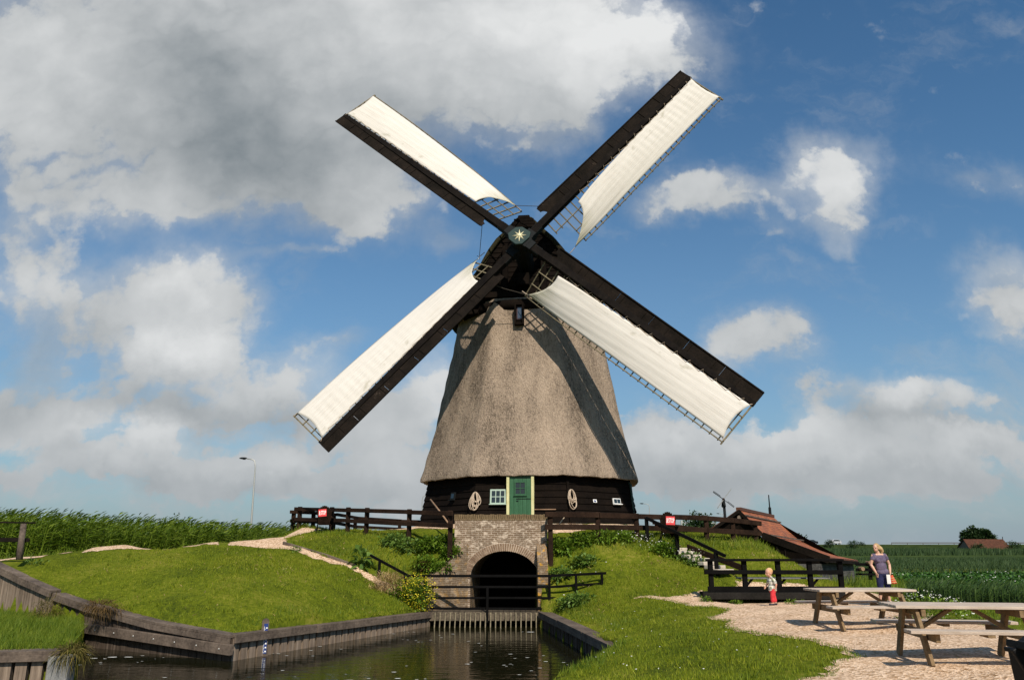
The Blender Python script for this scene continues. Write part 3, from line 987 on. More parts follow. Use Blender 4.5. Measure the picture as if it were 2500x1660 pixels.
def leaves(b, d, length, width, droop):
    """kite shaped leaves: base b, direction d (n,3), arrays of length, width and droop"""
    n = len(b)
    d = d / (np.linalg.norm(d, axis=1, keepdims=True) + 1e-9)
    up = np.tile(np.array([0, 0, 1.0]), (n, 1)) + rng.normal(0, .35, (n, 3))
    s = np.cross(d, up)
    s /= np.linalg.norm(s, axis=1, keepdims=True) + 1e-9
    mid = b + d * (length * .45)[:, None]
    tip = b + d * length[:, None] - np.array([0, 0, 1.0]) * (droop * length)[:, None]
    w = s * (width / 2)[:, None]
    return np.stack([b, mid + w, tip, mid - w], 1)
def clump(name, centre, rad, n, size, mat, aspect=.5, droop=.2, up=.4, floor=None, shell=.35):
    """many leaf sized faces in an uneven ellipsoid"""
    d = rng.normal(size=(n, 3))
    d /= np.linalg.norm(d, axis=1, keepdims=True)
    r = (shell + (1 - shell) * rng.uniform(0, 1, n)) ** .6
    lump = 1 + .22 * np.sin(d[:, 0] * 5 + centre[0]) * np.sin(d[:, 2] * 6 + 1.3) + .15 * np.sin(d[:, 1] * 9 + 2)
    p = np.array(centre) + d * np.array(rad) * (r * lump)[:, None]
    dd = d + rng.normal(0, .6, (n, 3)) + np.array([0, 0, up])
    L_ = size * rng.uniform(.6, 1.35, n)
    return leaves(p, dd, L_, L_ * aspect, np.full(n, droop))
def not_hard(x, y):
    g = in_gravel(x, y)
    return ~(g[0] | g[1] | pip(canal, x, y))
brick_box = [(-2.6, 28.6), (1.75, 28.2), (1.75, 34), (-2.6, 34)]
def lawn_ok(x, y):
    return not_hard(x, y) & ~pip(brick_box, x, y) & (np.hypot(x - MX, y - MY) > 7.4)
parts = []
for box, dens, hh, ww in (((-15, -2.4, 19.5, 31), 420, .060, .016), ((-11, -1.8, 26, 37), 240, .08, .018), ((1, 13.5, 23, 36), 300, .075, .018),
                          ((.2, 8, 10.2, 27), 620, .055, .013), ((11, 16.5, 12, 30), 260, .10, .016)):
    x, y = sample(box, dens, lawn_ok)
    if box[0] < -10:
        k = ~front_left(x, y)
        x, y = x[k], y[k]
    # unevenness of the mowing
    hv = hh * (0.75 + .5 * (np.sin(x * 1.9 + y) * np.sin(y * 2.3 - x * .7) * .5 + .5))
    parts.append(blades(x, y, zat(x, y), hv, ww))
# scattered coarser tufts
for box, dens, hh in (((-13, -2.4, 19.5, 31), 5.0, .11), ((.5, 8, 10.2, 27), 6.0, .10), ((1.4, 13, 25, 34), 9.0, .13), ((-10, -1.8, 26, 36), 7.0, .13)):
    x, y = sample(box, dens, lawn_ok)
    if box[0] < -10:
        k = ~front_left(x, y)
        x, y = x[k], y[k]
    x = np.repeat(x, 14) + rng.normal(0, .05, len(x) * 14)
    y = np.repeat(y, 14) + rng.normal(0, .05, len(y) * 14)
    k = lawn_ok(x, y)
    x, y = x[k], y[k]
    parts.append(blades(x, y, zat(x, y), hh, .016, .7))
tri_object('lawn_grass', np.concatenate(parts), M['lawn'], 'stuff')
# dead stalks and dry patches in the turf of the slopes
parts = []
for box, dens in (((1.4, 13, 24.5, 34), 26), ((-9.5, -1.8, 26, 35), 16), ((-13, -2.4, 19.5, 31), 6)):
    x, y = sample(box, dens, lambda a, b: lawn_ok(a, b) & (np.sin(a * 1.9 + b * 1.1) + np.sin(a * .8 - b * 2.3) + rng.normal(0, .6, len(a)) > .35))
    if box[0] < -10:
        k = ~front_left(x, y)
        x, y = x[k], y[k]
    parts.append(blades(x, y, zat(x, y) + .02, .07, .028, 1.6))
tri_object('dry_grass', np.concatenate(parts), M['dryleaf'], 'stuff')

# ================================================================ QUAYS
def V3(a):
    return Vector([float(t) for t in a])
def quay(name, label, pts, ztop, zbot, mat, side, capw=.34, caph=.13, group='timber quay walls of the canal', fascia=True, st=.28):
    """sheet piling along pts (x, y) with a capping timber and a fascia board; side = +1 / -1 says on which hand the water lies"""
    r = root(name, (pts[0][0], pts[0][1], zbot), label, 'quay wall', group)
    pil, cap, fas = MB(), MB(), MB()
    for (p, q_, za, zb) in zip(pts[:-1], pts[1:], ztop[:-1], ztop[1:]):
        a, b = Vector((p[0], p[1], 0)), Vector((q_[0], q_[1], 0))
        d = (b - a).normalized()
        s = Vector((d.y, -d.x, 0)) * side                  # towards the water
        n = max(2, int((b - a).length / st))
        for i in range(n):
            t0, t1 = i / n, (i + 1) / n
            m0, m1 = a.lerp(b, t0 + .004), a.lerp(b, t1 - .004)
            off = s * (.007 if i % 2 else 0) + s * random.uniform(-.003, .003)
            z0, z1 = za + (zb - za) * t0 - .05, za + (zb - za) * t1 - .05
            zz0 = zbot
            w = s * .24
            vs = [m0 + off, m1 + off, m1 + off - w, m0 + off - w]
            pil.add([(v.x, v.y, zz0) for v in vs] + [(vs[0].x, vs[0].y, z0), (vs[1].x, vs[1].y, z1), (vs[2].x, vs[2].y, z1), (vs[3].x, vs[3].y, z0)],
                    [(0, 1, 5, 4), (1, 2, 6, 5), (2, 3, 7, 6), (3, 0, 4, 7), (4, 5, 6, 7)])
        A, B = Vector((a.x, a.y, za)), Vector((b.x, b.y, zb))
        k = max(1, int((b - a).length / 2.6))
        for i in range(k):
            c0, c1 = A.lerp(B, i / k + .002), A.lerp(B, (i + 1) / k - .002)
            j = Vector((0, 0, random.uniform(-.012, .012)))
            cap.beam(c0 + j - s * (capw / 2 - .10), c1 + j - s * (capw / 2 - .10), capw, .07)
            if fascia:
                fas.beam(c0 + j * .5 + s * .075 - Vector((0, 0, .10)), c1 + j * .5 + s * .075 - Vector((0, 0, .10)), .06, caph)
    pil.build('sheet_piling', mat, r)
    cap.build('capping_timber', M['cap_timber'], r, bevel=.008)
    if fascia:
        fas.build('fascia_board', M['cap_timber'], r, bevel=.006)
    return r
quay('quay_wall', 'long grey timber quay wall along the canal below the left lawn, with the water gauge on it', [QK, QA], [-.53, -.64], -2.2, M['quay'], +1)
ql = math.hypot(QC[0] - QB[0], QC[1] - QB[1])
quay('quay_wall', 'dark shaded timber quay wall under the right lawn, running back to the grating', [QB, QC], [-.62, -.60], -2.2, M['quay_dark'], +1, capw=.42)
wx = [-6.72, -9.3, -11.6, -13.05]
wpts = [(x, QK[1] + (x - QK[0]) / (WEND[0] - QK[0]) * (WEND[1] - QK[1])) for x in wx]
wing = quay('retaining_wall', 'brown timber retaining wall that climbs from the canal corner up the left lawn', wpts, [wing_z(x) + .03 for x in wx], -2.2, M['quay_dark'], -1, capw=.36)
wal = MB()
d = (Vector((*wpts[-1], 0)) - Vector((*wpts[0], 0))).normalized()
s_ = Vector((d.y, -d.x, 0)) * -1
a = Vector((*wpts[0], -.83)) + s_ * .10 - d * .12
b = Vector((*wpts[0], -.55)) + s_ * .10 + d * ((Vector((*wpts[-1], 0)) - Vector((*wpts[0], 0))).length - .1)
wal.beam(a, b, .12, .24)
wal.build('waling_beam', M['cap_timber'], wing, bevel=.01)
bol = MB()
for k in range(9):
    c = a.lerp(b, .05 + k * .11) + s_ * .06
    bol.ellipsoid(c, .022, 8, 5)
bol.build('bolt', M['steel'], wing)
wx2 = [-13.12, -14.6, -16.2]
wp2 = [(x, QK[1] + (x - QK[0]) / (WEND[0] - QK[0]) * (WEND[1] - QK[1]) - .1) for x in wx2]
quay('retaining_wall', 'pale weathered end of the retaining wall, highest part at the left picture edge', wp2, [wing_z(x) + .1 for x in wx2], -1.2, M['quay'], -1, capw=.34)
# near left bank
fq = [(FQ[0] - 9, FQ[1] - 1.7), (FQ[0], FQ[1])]
quay('quay_wall', 'nearest quay wall with grass hanging over it, bottom left corner', fq, [-.50, -.48], -2.2, M['quay'], +1, capw=.45)
cb = MB()
cb.beam((FQ[0] + .02, FQ[1], -2.2), (FQ[0] + .02, FQ[1], -.55), .3, .42, up=(1, 0, 0))
tag(cb.build('concrete_post', M['concrete'], bevel=.02), 'grey concrete corner post at the end of the nearest quay wall', 'post')

# water gauge board on the left quay
gq = G(641, 1600, WZ)
gd = (Vector((QA[0] - QK[0], QA[1] - QK[1], 0))).normalized()
gs = Vector((gd.y, -gd.x, 0))
g0 = Vector((gq[0], gq[1], WZ)) + gs * .02
gr = root('water_gauge', g0, 'upright water level gauge with blue scale and white ticks on the quay', 'gauge')
# faces the camera
ge = Vector((.96, .28, 0)).normalized()
gn = Vector((ge.y, -ge.x, 0))
ol = [(-.085, -.35), (.085, -.35), (.085, .80)] + [(.085 * math.cos(t), .80 + .085 * math.sin(t)) for t in np.linspace(.3, math.pi - .3, 7)] + [(-.085, .80)]
b = MB()
b.prism(ol, .05, g0, ge, (0, 0, 1), -gn)
b.build('backing_board', M['cap_timber'], gr)
b = MB()
b.prism([(-.03, .05), (.065, .05), (.065, .76), (-.03, .76)], .008, g0 + gn * .008, ge, (0, 0, 1), -gn)
sc = b.build('scale_plate', M['bluesign'], gr)
b = MB()
for k in range(34):
    w = .04 if k % 5 == 0 else .022
    b.prism([(-.03, .07 + k * .0185), (-.03 + w, .07 + k * .0185), (-.03 + w, .079 + k * .0185), (-.03, .079 + k * .0185)], .003, g0 + gn * .0125, ge, (0, 0, 1), -gn)
for k in range(7):
    b.prism([(.02, .085 + k * .0925), (.055, .085 + k * .0925), (.055, .12 + k * .0925), (.02, .12 + k * .0925)], .003, g0 + gn * .0125, ge, (0, 0, 1), -gn)
b.build('scale_mark', M['white'], sc)
b = MB()
b.beam(g0 + gn * .03 - ge * .12 + Vector((0, 0, -.02)), g0 + gn * .03 + ge * .12 + Vector((0, 0, -.02)), .06, .05)
b.beam(g0 - ge * .28 + Vector((0, 0, .16)), g0 - ge * .08 + Vector((0, 0, .16)), .08, .12)
b.build('bracket', M['cap_timber'], gr)

# ================================================================ BRICK CULVERT
BY = 29.0
TH = R(3.0)
be = Vector((math.cos(TH), -math.sin(TH), 0))
bn = Vector((-math.sin(TH), -math.cos(TH), 0))
BO = Vector((-.41, BY, 0))                  # foot of the culvert front, centre
DZ = -.62                                   # deck
def bw(a, z, o=0.0):
    return BO + be * a + bn * o + Vector((0, 0, z))
W2 = 1.70
PT = 2.66
br = root('brick_culvert', (BO.x, BO.y, DZ), 'old yellow brown brick culvert with round arch and parapet under the mill door', 'culvert')
acx, aw, asp, ah = .14, 1.24, .42, .94     # arch: centre, half width, springing height, rise
def arch(k, n=28, grow=0.0):
    t = math.pi * k / n
    return (acx - (aw + grow) * math.cos(t), asp + (ah + grow) * math.sin(t))
# front wall with the arch cut out: strips from the arch up to the parapet, and piers
fw = MB()
def q_uv(pts3, uv):
    fw.add(pts3, [tuple(range(len(pts3)))], [uv])
nA = 28
zt = PT - .16
for k in range(nA):
    (x0, z0), (x1, z1) = arch(k), arch(k + 1)
    q_uv([bw(x0, z0), bw(x1, z1), bw(x1, zt), bw(x0, zt)], [(x0, z0), (x1, z1), (x1, zt), (x0, zt)])
for (x0, x1) in ((-W2, acx - aw), (acx + aw, W2)):
    q_uv([bw(x0, -1.6), bw(x1, -1.6), bw(x1, zt), bw(x0, zt)], [(x0, -1.6), (x1, -1.6), (x1, zt), (x0, zt)])
# sides, back of parapet, roof slab of the passage
D_ = -4.2
for x0 in (-W2, W2):
    q_uv([bw(x0, -1.6), bw(x0, -1.6, D_), bw(x0, 2.2, D_), bw(x0, zt)], [(0, -1.6), (4.2, -1.6), (4.2, 2.2), (0, zt)])
q_uv([bw(-W2, zt), bw(W2, zt), bw(W2, zt, -.36), bw(-W2, zt, -.36)], [(0, 0), (3.4, 0), (3.4, .36), (0, .36)])
q_uv([bw(-W2, zt, -.36), bw(W2, zt, -.36), bw(W2, 2.2, -.36), bw(-W2, 2.2, -.36)], [(0, 0), (3.4, 0), (3.4, .4), (0, .4)])
q_uv([bw(-W2, 2.2, -.36), bw(W2, 2.2, -.36), bw(W2, 2.2, D_), bw(-W2, 2.2, D_)], [(0, 0), (3.4, 0), (3.4, 4), (0, 4)])
fw.build('front_wall', M['brick'], br)
tn = MB()
for k in range(nA):
    (x0, z0), (x1, z1) = arch(k), arch(k + 1)
    tn.add([bw(x0, z0), bw(x1, z1), bw(x1, z1, D_), bw(x0, z0, D_)], [(0, 1, 2, 3)], [[(0, k * .15), (0, k * .15 + .15), (4, k * .15 + .15), (4, k * .15)]])
for x0 in (acx - aw, acx + aw):
    tn.add([bw(x0, -1.6), bw(x0, asp), bw(x0, asp, D_), bw(x0, -1.6, D_)], [(0, 1, 2, 3)], [[(0, 0), (0, 2), (4, 2), (4, 0)]])
tn.build('tunnel_vault', M['brick_side'], br)
te = MB()
te.box(bw(acx, .0, D_ + .3), (2.6, .1, 3.4), (be, bn, Vector((0, 0, 1))))
te.build('tunnel_gate', M['tar'], br)
# ring of header bricks round the arch
ra, rm = MB(), MB()
nV = 52
for k in range(nV):
    t0, t1 = math.pi * (k + .12) / nV, math.pi * (k + .88) / nV
    o_ = .035 + random.uniform(-.006, .006)
    pts = []
    for t, g_ in ((t0, 0), (t1, 0), (t1, .27), (t0, .27)):
        pts.append((acx - (aw + g_) * math.cos(t), asp + (ah + g_) * math.sin(t)))
    ra.prism(pts, .06, bw(0, 0, o_), be, (0, 0, 1), -bn)
ra.build('arch_ring', M['arch'], br)
for k in range(nA):
    (x0, z0), (x1, z1) = arch(k), arch(k + 1)
    (X0, Z0), (X1, Z1) = arch(k, nA, .28), arch(k + 1, nA, .28)
    rm.add([bw(x0, z0, .02), bw(x1, z1, .02), bw(X1, Z1, .02), bw(X0, Z0, .02)], [(0, 1, 2, 3)])
    rm.add([bw(x0, z0, .02), bw(x1, z1, .02), bw(x1, z1, -.02), bw(x0, z0, -.02)], [(0, 1, 2, 3)])
rm.build('ring_mortar', M['mortar'], br)
# soldier course on the parapet
cp = MB()
nC = 44
for k in range(nC):
    x0 = -W2 - .02 + (2 * W2 + .04) * k / nC
    x1 = x0 + (2 * W2 + .04) / nC - .012
    zz = PT + random.uniform(-.012, .010)
    cp.add([bw(x0, zt - .05, .012), bw(x1, zt - .05, .012), bw(x1, zz, .012), bw(x0, zz, .012), bw(x0, zt - .05, -.37), bw(x1, zt - .05, -.37), bw(x1, zz, -.37), bw(x0, zz, -.37)],
           [(0, 1, 2, 3), (4, 7, 6, 5), (3, 2, 6, 7), (0, 3, 7, 4), (1, 5, 6, 2)])
cp.build('coping', M['coping'], br)
# left wing wall, splayed towards the viewer and sloping down
lw = MB()
A0, A1 = bw(-W2 + .52, 0), Vector((-3.15, 27.95, 0))
def wingwall(mb, a0, a1, z0, z1, t, zb=-1.7, n=8):
    d = (a1 - a0).normalized()
    s = Vector((d.y, -d.x, 0)) * t
    ln = (a1 - a0).length
    for i in range(n):
        p, q_ = a0.lerp(a1, i / n), a0.lerp(a1, (i + 1) / n)
        za, zb_ = z0 + (z1 - z0) * i / n, z0 + (z1 - z0) * (i + 1) / n
        u0, u1 = ln * i / n, ln * (i + 1) / n
        def c(v, z):
            return (v.x, v.y, z)
        mb.add([c(p, zb), c(q_, zb), c(q_, zb_), c(p, za)], [(0, 1, 2, 3)], [[(u0, zb), (u1, zb), (u1, zb_), (u0, za)]])
        mb.add([c(p + s, zb), c(q_ + s, zb), c(q_ + s, zb_), c(p + s, za)], [(0, 1, 2, 3)], [[(u0, zb), (u1, zb), (u1, zb_), (u0, za)]])
        mb.add([c(p, za), c(q_, zb_), c(q_ + s, zb_), c(p + s, za)], [(0, 1, 2, 3)], [[(u0, 0), (u1, 0), (u1, abs(t)), (u0, abs(t))]])
    mb.add([c(a1, zb), c(a1 + s, zb), c(a1 + s, z1), c(a1, z1)], [(0, 1, 2, 3)], [[(0, zb), (abs(t), zb), (abs(t), z1), (0, z1)]])
wingwall(lw, A0, A1, 1.62, .12, .45)
lw.build('left_wing_wall', M['brick_side'], br)
rw = MB()
wingwall(rw, bw(W2 - .40, 0), bw(W2 - .34, 0, .95), 1.60, 1.0, -.36)
rw.build('right_wing_wall', M['brick_lichen'], br)
lo = MB()
wingwall(lo, bw(W2 - .05, 0, .75), bw(W2 + .5, 0, .62), .05, .0, -.3)
lo.build('low_side_wall', M['brick_lichen'], br)
# whitewash remains on the left wing wall
wwm = MB()
d = (A1 - A0).normalized()
s = Vector((d.y, -d.x, 0)) * -1
for k in range(26):
    u = random.uniform(.55, .70) + random.uniform(-.03, .03)
    zz = random.choice([-.35, -.27, -.2, -.12, -.05, .03, .1, .17]) + random.uniform(-.02, .02)
    p = A0.lerp(A1, u)
    e = d
    f_ = -s * .004
    w_ = random.uniform(.05, .12)
    wwm.add([tuple(p + f_ + Vector((0, 0, zz)) - e * w_ / 2), tuple(p + f_ + Vector((0, 0, zz)) + e * w_ / 2), tuple(p + f_ + Vector((0, 0, zz + .05)) + e * w_ / 2), tuple(p + f_ + Vector((0, 0, zz + .055)) - e * w_ / 2)], [(0, 1, 2, 3)])
wwm.build('whitewash_patch', M['white'], br)
# dark board box beside the right end of the deck
db = MB()
db.beam(bw(W2 + .42, -.45, .6), bw(W2 + 1.55, -.35, 1.1), .1, .8)
tag(db.build('retaining_board', M['kerb'], bevel=.01), 'dark retaining board below the right mound, behind the bent end of the railing', 'board')

# ================================================================ DECK WITH GRATING
dk = root('footbridge', (-.9, 27.6, DZ), 'low plank footbridge over the canal in front of the brick arch, with a trash grating', 'footbridge')
FY = 27.68
b = MB()
x = -2.95
while x < 1.25:
    w = .19
    b.box((x + w / 2, FY + .78, DZ - .02 + random.uniform(-.006, .006)), (w - .012, 1.62, .05))
    x += w
b.build('deck_board', M['deck'], dk)
b = MB()
b.box((-.85, FY - .005, DZ - .17), (4.2, .10, .24))
b.box((-.85, FY + 1.2, DZ - .21), (4.0, .10, .30))
b.box((-2.93, FY - .02, DZ - .35), (.22, .14, .62))
b.build('edge_beam', M['deck'], dk, bevel=.008)
b = MB()
for k in range(22):
    xx = -2.60 + k * .171
    b.beam((xx, FY - .10, DZ - .03), (xx - .01, FY - .52, WZ - .5), .035, .05, up=(0, -1, 0))
b.build('trash_grating', M['lath'], dk)
b = MB()
b.beam((-2.8, FY + .5, WZ - .6), (1.1, FY + .5, WZ - .6), .1, 1.4)
b.build('back_boards', M['tar'], dk)

# black tubular railing
rl = root('railing', (-.9, FY - .06, DZ), 'black four bar railing on the footbridge in front of the brick arch', 'railing')
RY = FY - .07
def rp(px, py, Y=RY):
    return V3(P(px, py, Y))
b = MB()
b.beam(rp(992, 1405.4), rp(1337, 1405.4), .06, .085)
b.beam(rp(1337, 1405.4), rp(1480, 1398.5, 27.0), .06, .085)
b.build('top_rail', M['black'], rl, bevel=.008)
b = MB()
b.beam(rp(1040, 1432), rp(1341, 1432.5), .05, .075)
b.beam(rp(1341, 1432.5), rp(1470, 1424, 27.0), .05, .075)
b.build('middle_rail', M['black'], rl, bevel=.008)
b = MB()
b.beam(rp(1050, 1459), rp(1362, 1459), .05, .07)
b.build('lower_rail', M['black'], rl, bevel=.008)
b = MB()
b.beam(rp(1050, 1484.5), rp(1335, 1486), .06, .08)
b.build('bottom_rail', M['black'], rl, bevel=.008)
for (px, t, bt, Y) in ((1190, 1431, 1519, RY - .07), (1341, 1403, 1486, RY), (1406, 1401, 1475, 27.3), (1469, 1397, 1457, 27.0), (990, 1402, 1432, RY + .1), (1038, 1405, 1432, RY)):
    b = MB()
    p = rp(px, t, Y)
    b.beam((p.x, p.y, rp(px, bt, Y).z), p, .085, .085, up=(0, 1, 0))
    b.build('post', M['black'], rl, bevel=.008)
# handrail of the left steps
hl = root('handrail', P(927, 1408, 28.3), 'sloping black handrail beside the left gravel steps', 'handrail')
b = MB()
b.beam(P(904, 1355, 28.9), P(997, 1405, 27.65), .07, .085)
b.build('rail', M['black'], hl, bevel=.008)
for px, t, bt, Y in ((927, 1368, 1410, 28.55),):
    b = MB()
    p = V3(P(px, t, Y))
    b.beam((p.x, p.y, P(px, bt, Y)[2] - .1), p, .09, .09, up=(0, 1, 0))
    b.build('post', M['black'], hl, bevel=.008)
# timber edging of the left steps
for (pa, pb, lb) in (((689, 1331, 30.9), (790, 1361, 29.6), 'upper grey timber edging board along the left gravel steps'), ((790, 1361, 29.6), (865, 1388, 28.8), 'lower grey timber edging board half hidden by grass along the left gravel steps')):
    b = MB()
    pa, pb = V3(P(*pa)), V3(P(*pb))
    b.beam(pa + Vector((0, .1, .02)), pb + Vector((0, .1, .02)), .08, .26)
    tag(b.build('edging_board', M['cap_timber'], bevel=.01), lb, 'edging board', 'edging boards of the left steps')

# ================================================================ WOODEN FENCES
def fence(name, label, posts, top, low, Ylist, mat, group=None, pw=.17, rh=.16, rt=.07, ext=.25, front=True, drop=.35):
    """posts: (px, py of the top); top / low: py of the rail centres at the same posts; each at its own distance Y"""
    p0 = P(posts[0][0], posts[0][1], Ylist[0])
    r = root(name, (p0[0], p0[1], h1(p0[0], p0[1])), label, 'fence', group)
    pp, tt, ll = [], [], []
    for (px, py), a, b_, Y in zip(posts, top, low, Ylist):
        pp.append(V3(P(px, py, Y)))
        tt.append(V3(P(px, a, Y)))
        ll.append(V3(P(px, b_, Y)))
    for p in pp:
        b = MB()
        z0 = h1(p.x, p.y) - drop
        lean = random.uniform(-.015, .015)
        b.beam((p.x + lean, p.y, z0), p, pw, pw, up=(0, 1, 0))
        b.build('post', mat, r, bevel=.012)
    for pts, nm in ((tt, 'top_rail'), (ll, 'lower_rail')):
        for i in range(len(pts) - 1):
            a, b2 = pts[i], pts[i + 1]
            d = (b2 - a).normalized()
            s = Vector((d.y, -d.x, 0)) * (1 if front else -1)
            if s.y > 0:
                s = -s
            off = s * (pw / 2 + rt / 2 + .004) + Vector((0, 0, random.uniform(-.01, .01)))
            e0 = ext if i == 0 else 0
            e1_ = ext if i == len(pts) - 2 else 0
            b = MB()
            b.beam(a + off - d * e0, b2 + off + d * e1_ - d * .006, rt, rh)
            b.build(nm, mat, r, bevel=.012)
    return r
fg = 'brown timber fences on the mound'
fence('timber_fence', 'brown two rail timber fence on the mound, left of the brick parapet', [(1100, 1246), (1000, 1242.5), (897, 1239), (851, 1238), (811, 1237.5), (733, 1236.5)],
      [1252.5, 1249.5, 1246.5, 1245.5, 1244, 1242], [1283, 1278.5, 1273, 1271, 1270, 1267.5], [28.75, 30.4, 32.2, 33.1, 33.9, 35.3], M['fence'], fg)
fence('timber_fence', 'brown two rail timber fence on the mound edge, right of the brick parapet', [(1343, 1249), (1459, 1249.5), (1553, 1253), (1640, 1257), (1723, 1260.5), (1787, 1265.5), (1842, 1271)],
      [1256.5, 1257.8, 1260, 1262.5, 1265, 1270, 1276.5], [1286, 1286.5, 1287.5, 1290.5, 1294, 1297.5, 1301.6], [28.6, 29.2, 29.9, 30.6, 31.1, 31.7, 32.3], M['fence'], fg, rh=.19)
fence('timber_fence', 'low dark fence on the far side of the mound, seen through the left fence', [(718, 1247), (766, 1249), (816, 1253), (868, 1261), (976, 1269), (1046, 1270)],
      [1250, 1252, 1256, 1264.5, 1271, 1273], [1272, 1274, 1277, 1286, 1291.5, 1293], [36.6, 37.2, 38.2, 42, 45, 46], M['fence'], fg, drop=.3, rh=.15)
fence('timber_fence', 'short far fence seen through the rails of the right fence, by the barn', [(1603, 1273), (1700, 1286), (1776, 1288), (1828, 1288)], [1278, 1291, 1292, 1292], [1297, 1307, 1308, 1308], [36, 36.5, 36.8, 37], M['fence'], fg, drop=.5, rh=.13)
# old post with rails at the left picture edge
lf = root('rail_fence', P(50, 1364, 25.0), 'grey leaning fence post with two rails at the left edge before the reeds', 'fence')
b = MB()
b.tube([P(47, 1366, 25.0), P(51, 1330, 25.0), P(58, 1278, 25.0)], [.10, .095, .085], 8)
b.build('post', M['cap_timber'], lf, smooth=True)
for ya, yb, nm in ((1273, 1276, 'top_rail'), (1316, 1318, 'lower_rail')):
    b = MB()
    b.beam(P(-90, ya, 24.6), P(72 if nm == 'lower_rail' else 88, yb, 25.2), .06, .05 if nm == 'top_rail' else .13)
    b.build(nm, M['board'], lf, bevel=.008)
# leaning stick, pale prop, rope ends
b = MB()
b.tube([P(1051, 1219, 31.2), P(1073, 1247, 30.5), P(1094, 1276, 29.4)], .032, 8)
tag(b.build('wooden_pole', M['pole'], smooth=True), 'thin bare wooden pole leaning against the fence left of the parapet', 'pole')
b = MB()
b.beam(P(1378, 1262, 29.0), P(1349, 1301, 28.95), .03, .13, up=(0, -1, 0))
tag(b.build('timber_prop', M['plank'], bevel=.006), 'pale sloping board propped against the fence right of the parapet', 'board')

# ================================================================ STAIRS ON THE RIGHT MOUND
st = root('stone_stairs', P(1700, 1360, 28.5), 'pale stone steps climbing the right mound', 'stairs')
SA, SB = V3(P(1652, 1336, 29.3)), V3(P(1765, 1388, 27.4))
d = (SB - SA)
for k in range(7):
    p = SA.lerp(SB, k / 6)
    dh = Vector((d.x, d.y, 0)).normalized()
    sd_ = Vector((-dh.y, dh.x, 0))
    b = MB()
    z = max(p.z, h1(p.x, p.y) + .05)
    b.box((p.x, p.y, z - .07), (.30, .70 + random.uniform(-.1, .1), .12), (dh, sd_, Vector((0, 0, 1))))
    b.build('step', M['step'], st, bevel=.015)
b = MB()
for o_ in (.52,):
    dh = Vector((d.x, d.y, 0)).normalized()
    sd_ = Vector((-dh.y, dh.x, 0))
    b.beam(SA + sd_ * o_ + Vector((0, 0, .02)), SB + sd_ * o_ + dh * .5, .06, .2)
b.build('stringer_board', M['fence'], st, bevel=.01)
hr = root('handrail', P(1651, 1345, 29.1), 'long black handrail descending the right mound beside the stone steps', 'handrail')
b = MB()
b.beam(P(1578, 1264, 29.6), P(1771, 1357, 27.2), .085, .11)
b.build('rail', M['black'], hr, bevel=.01)
for px, t, bt, Y in ((1578, 1262, 1305, 29.65), (1652, 1299, 1344, 28.75), (1747, 1346, 1392, 27.5)):
    b = MB()
    p = V3(P(px, t, Y))
    b.beam((p.x, p.y, P(px, bt, Y)[2] - .2), p, .13, .13, up=(0, 1, 0))
    b.build('post', M['black'], hr, bevel=.01)

# ================================================================ BLACK RAILED PLATFORM WITH BENCH
bp = root('railed_platform', P(1890, 1460, 24.9), 'low black platform with a two rail railing and a bench, behind the little boy', 'platform')
PY = 24.9
for px in (1733, 1815, 1897, 1974, 2048):
    b = MB()
    p = V3(P(px, 1365, PY))
    b.beam((p.x, p.y, -.05), p, .14, .14, up=(0, 1, 0))
    b.build('post', M['black'], bp, bevel=.01)
b = MB()
b.beam(P(1724, 1366.5, PY - .1), P(2058, 1366.5, PY - .1), .16, .075)
b.build('top_rail', M['black'], bp, bevel=.01)
b = MB()
b.beam(P(1719, 1396, PY - .11), P(2058, 1396.5, PY - .11), .07, .13)
b.build('middle_rail', M['black'], bp, bevel=.02)
b = MB()
b.beam(P(1728, 1439, PY - .06), P(2058, 1439, PY - .06), .05, .2)
b.build('skirting_board', M['black'], bp, bevel=.006)
b = MB()
b.beam(P(1716, 1454, PY - .12), P(2063, 1454, PY - .12), .12, .20)
b.build('kerb_board', M['kerb'], bp, bevel=.01)
b = MB()
pa, pb = P(1728, 1436, PY), P(2058, 1436, PY)
b.box(((pa[0] + pb[0]) / 2, PY + .7, .1), (pb[0] - pa[0], 1.4, .06))
b.build('platform_floor', M['kerb'], bp)
b = MB()
b.box(((P(1800, 1410, 25.4)[0] + P(2022, 1410, 25.4)[0]) / 2, 25.42, P(1900, 1410.5, 25.4)[2]), (P(2022, 1410, 25.4)[0] - P(1800, 1410, 25.4)[0], .34, .045))
b.build('bench_seat', M['grey_bench'], bp, bevel=.006)
for px in (1832, 1912, 1992):
    b = MB()
    b.beam(P(px - 8, 1428, 25.35), P(px + 5, 1412, 25.35), .05, .06)
    b.build('bench_bracket', M['black'], bp)
# fence with stumps beyond the barn
sf = root('plank_fence', P(2110, 1400, 31), 'small dark plank fence in the tall grass beyond the barn corner', 'fence')
for ya in (1377, 1390, 1401):
    b = MB()
    b.beam(P(2090, ya, 31), P(2152, ya + 1, 31), .05, .11 if ya < 1395 else .07)
    b.build('rail', M['black'], sf)
for px in (2125, 2148):
    b = MB()
    b.beam(P(px, 1415, 31.1), P(px, 1374, 31.1), .11, .11, up=(0, 1, 0))
    b.build('post', M['black'], sf)
for px, py, w, lb in ((2103, 1388, .075, 'pale round log end on the plank fence beyond the barn'), (2120, 1373, .06, 'small brown stump on the plank fence rail')):
    b = MB()
    c = V3(P(px, py, 30.9))
    b.tube([c + Vector((0, -.15, 0)), c + Vector((0, .15, 0))], w, 12)
    tag(b.build('log', M['pole'], bevel=.01), lb, 'log')

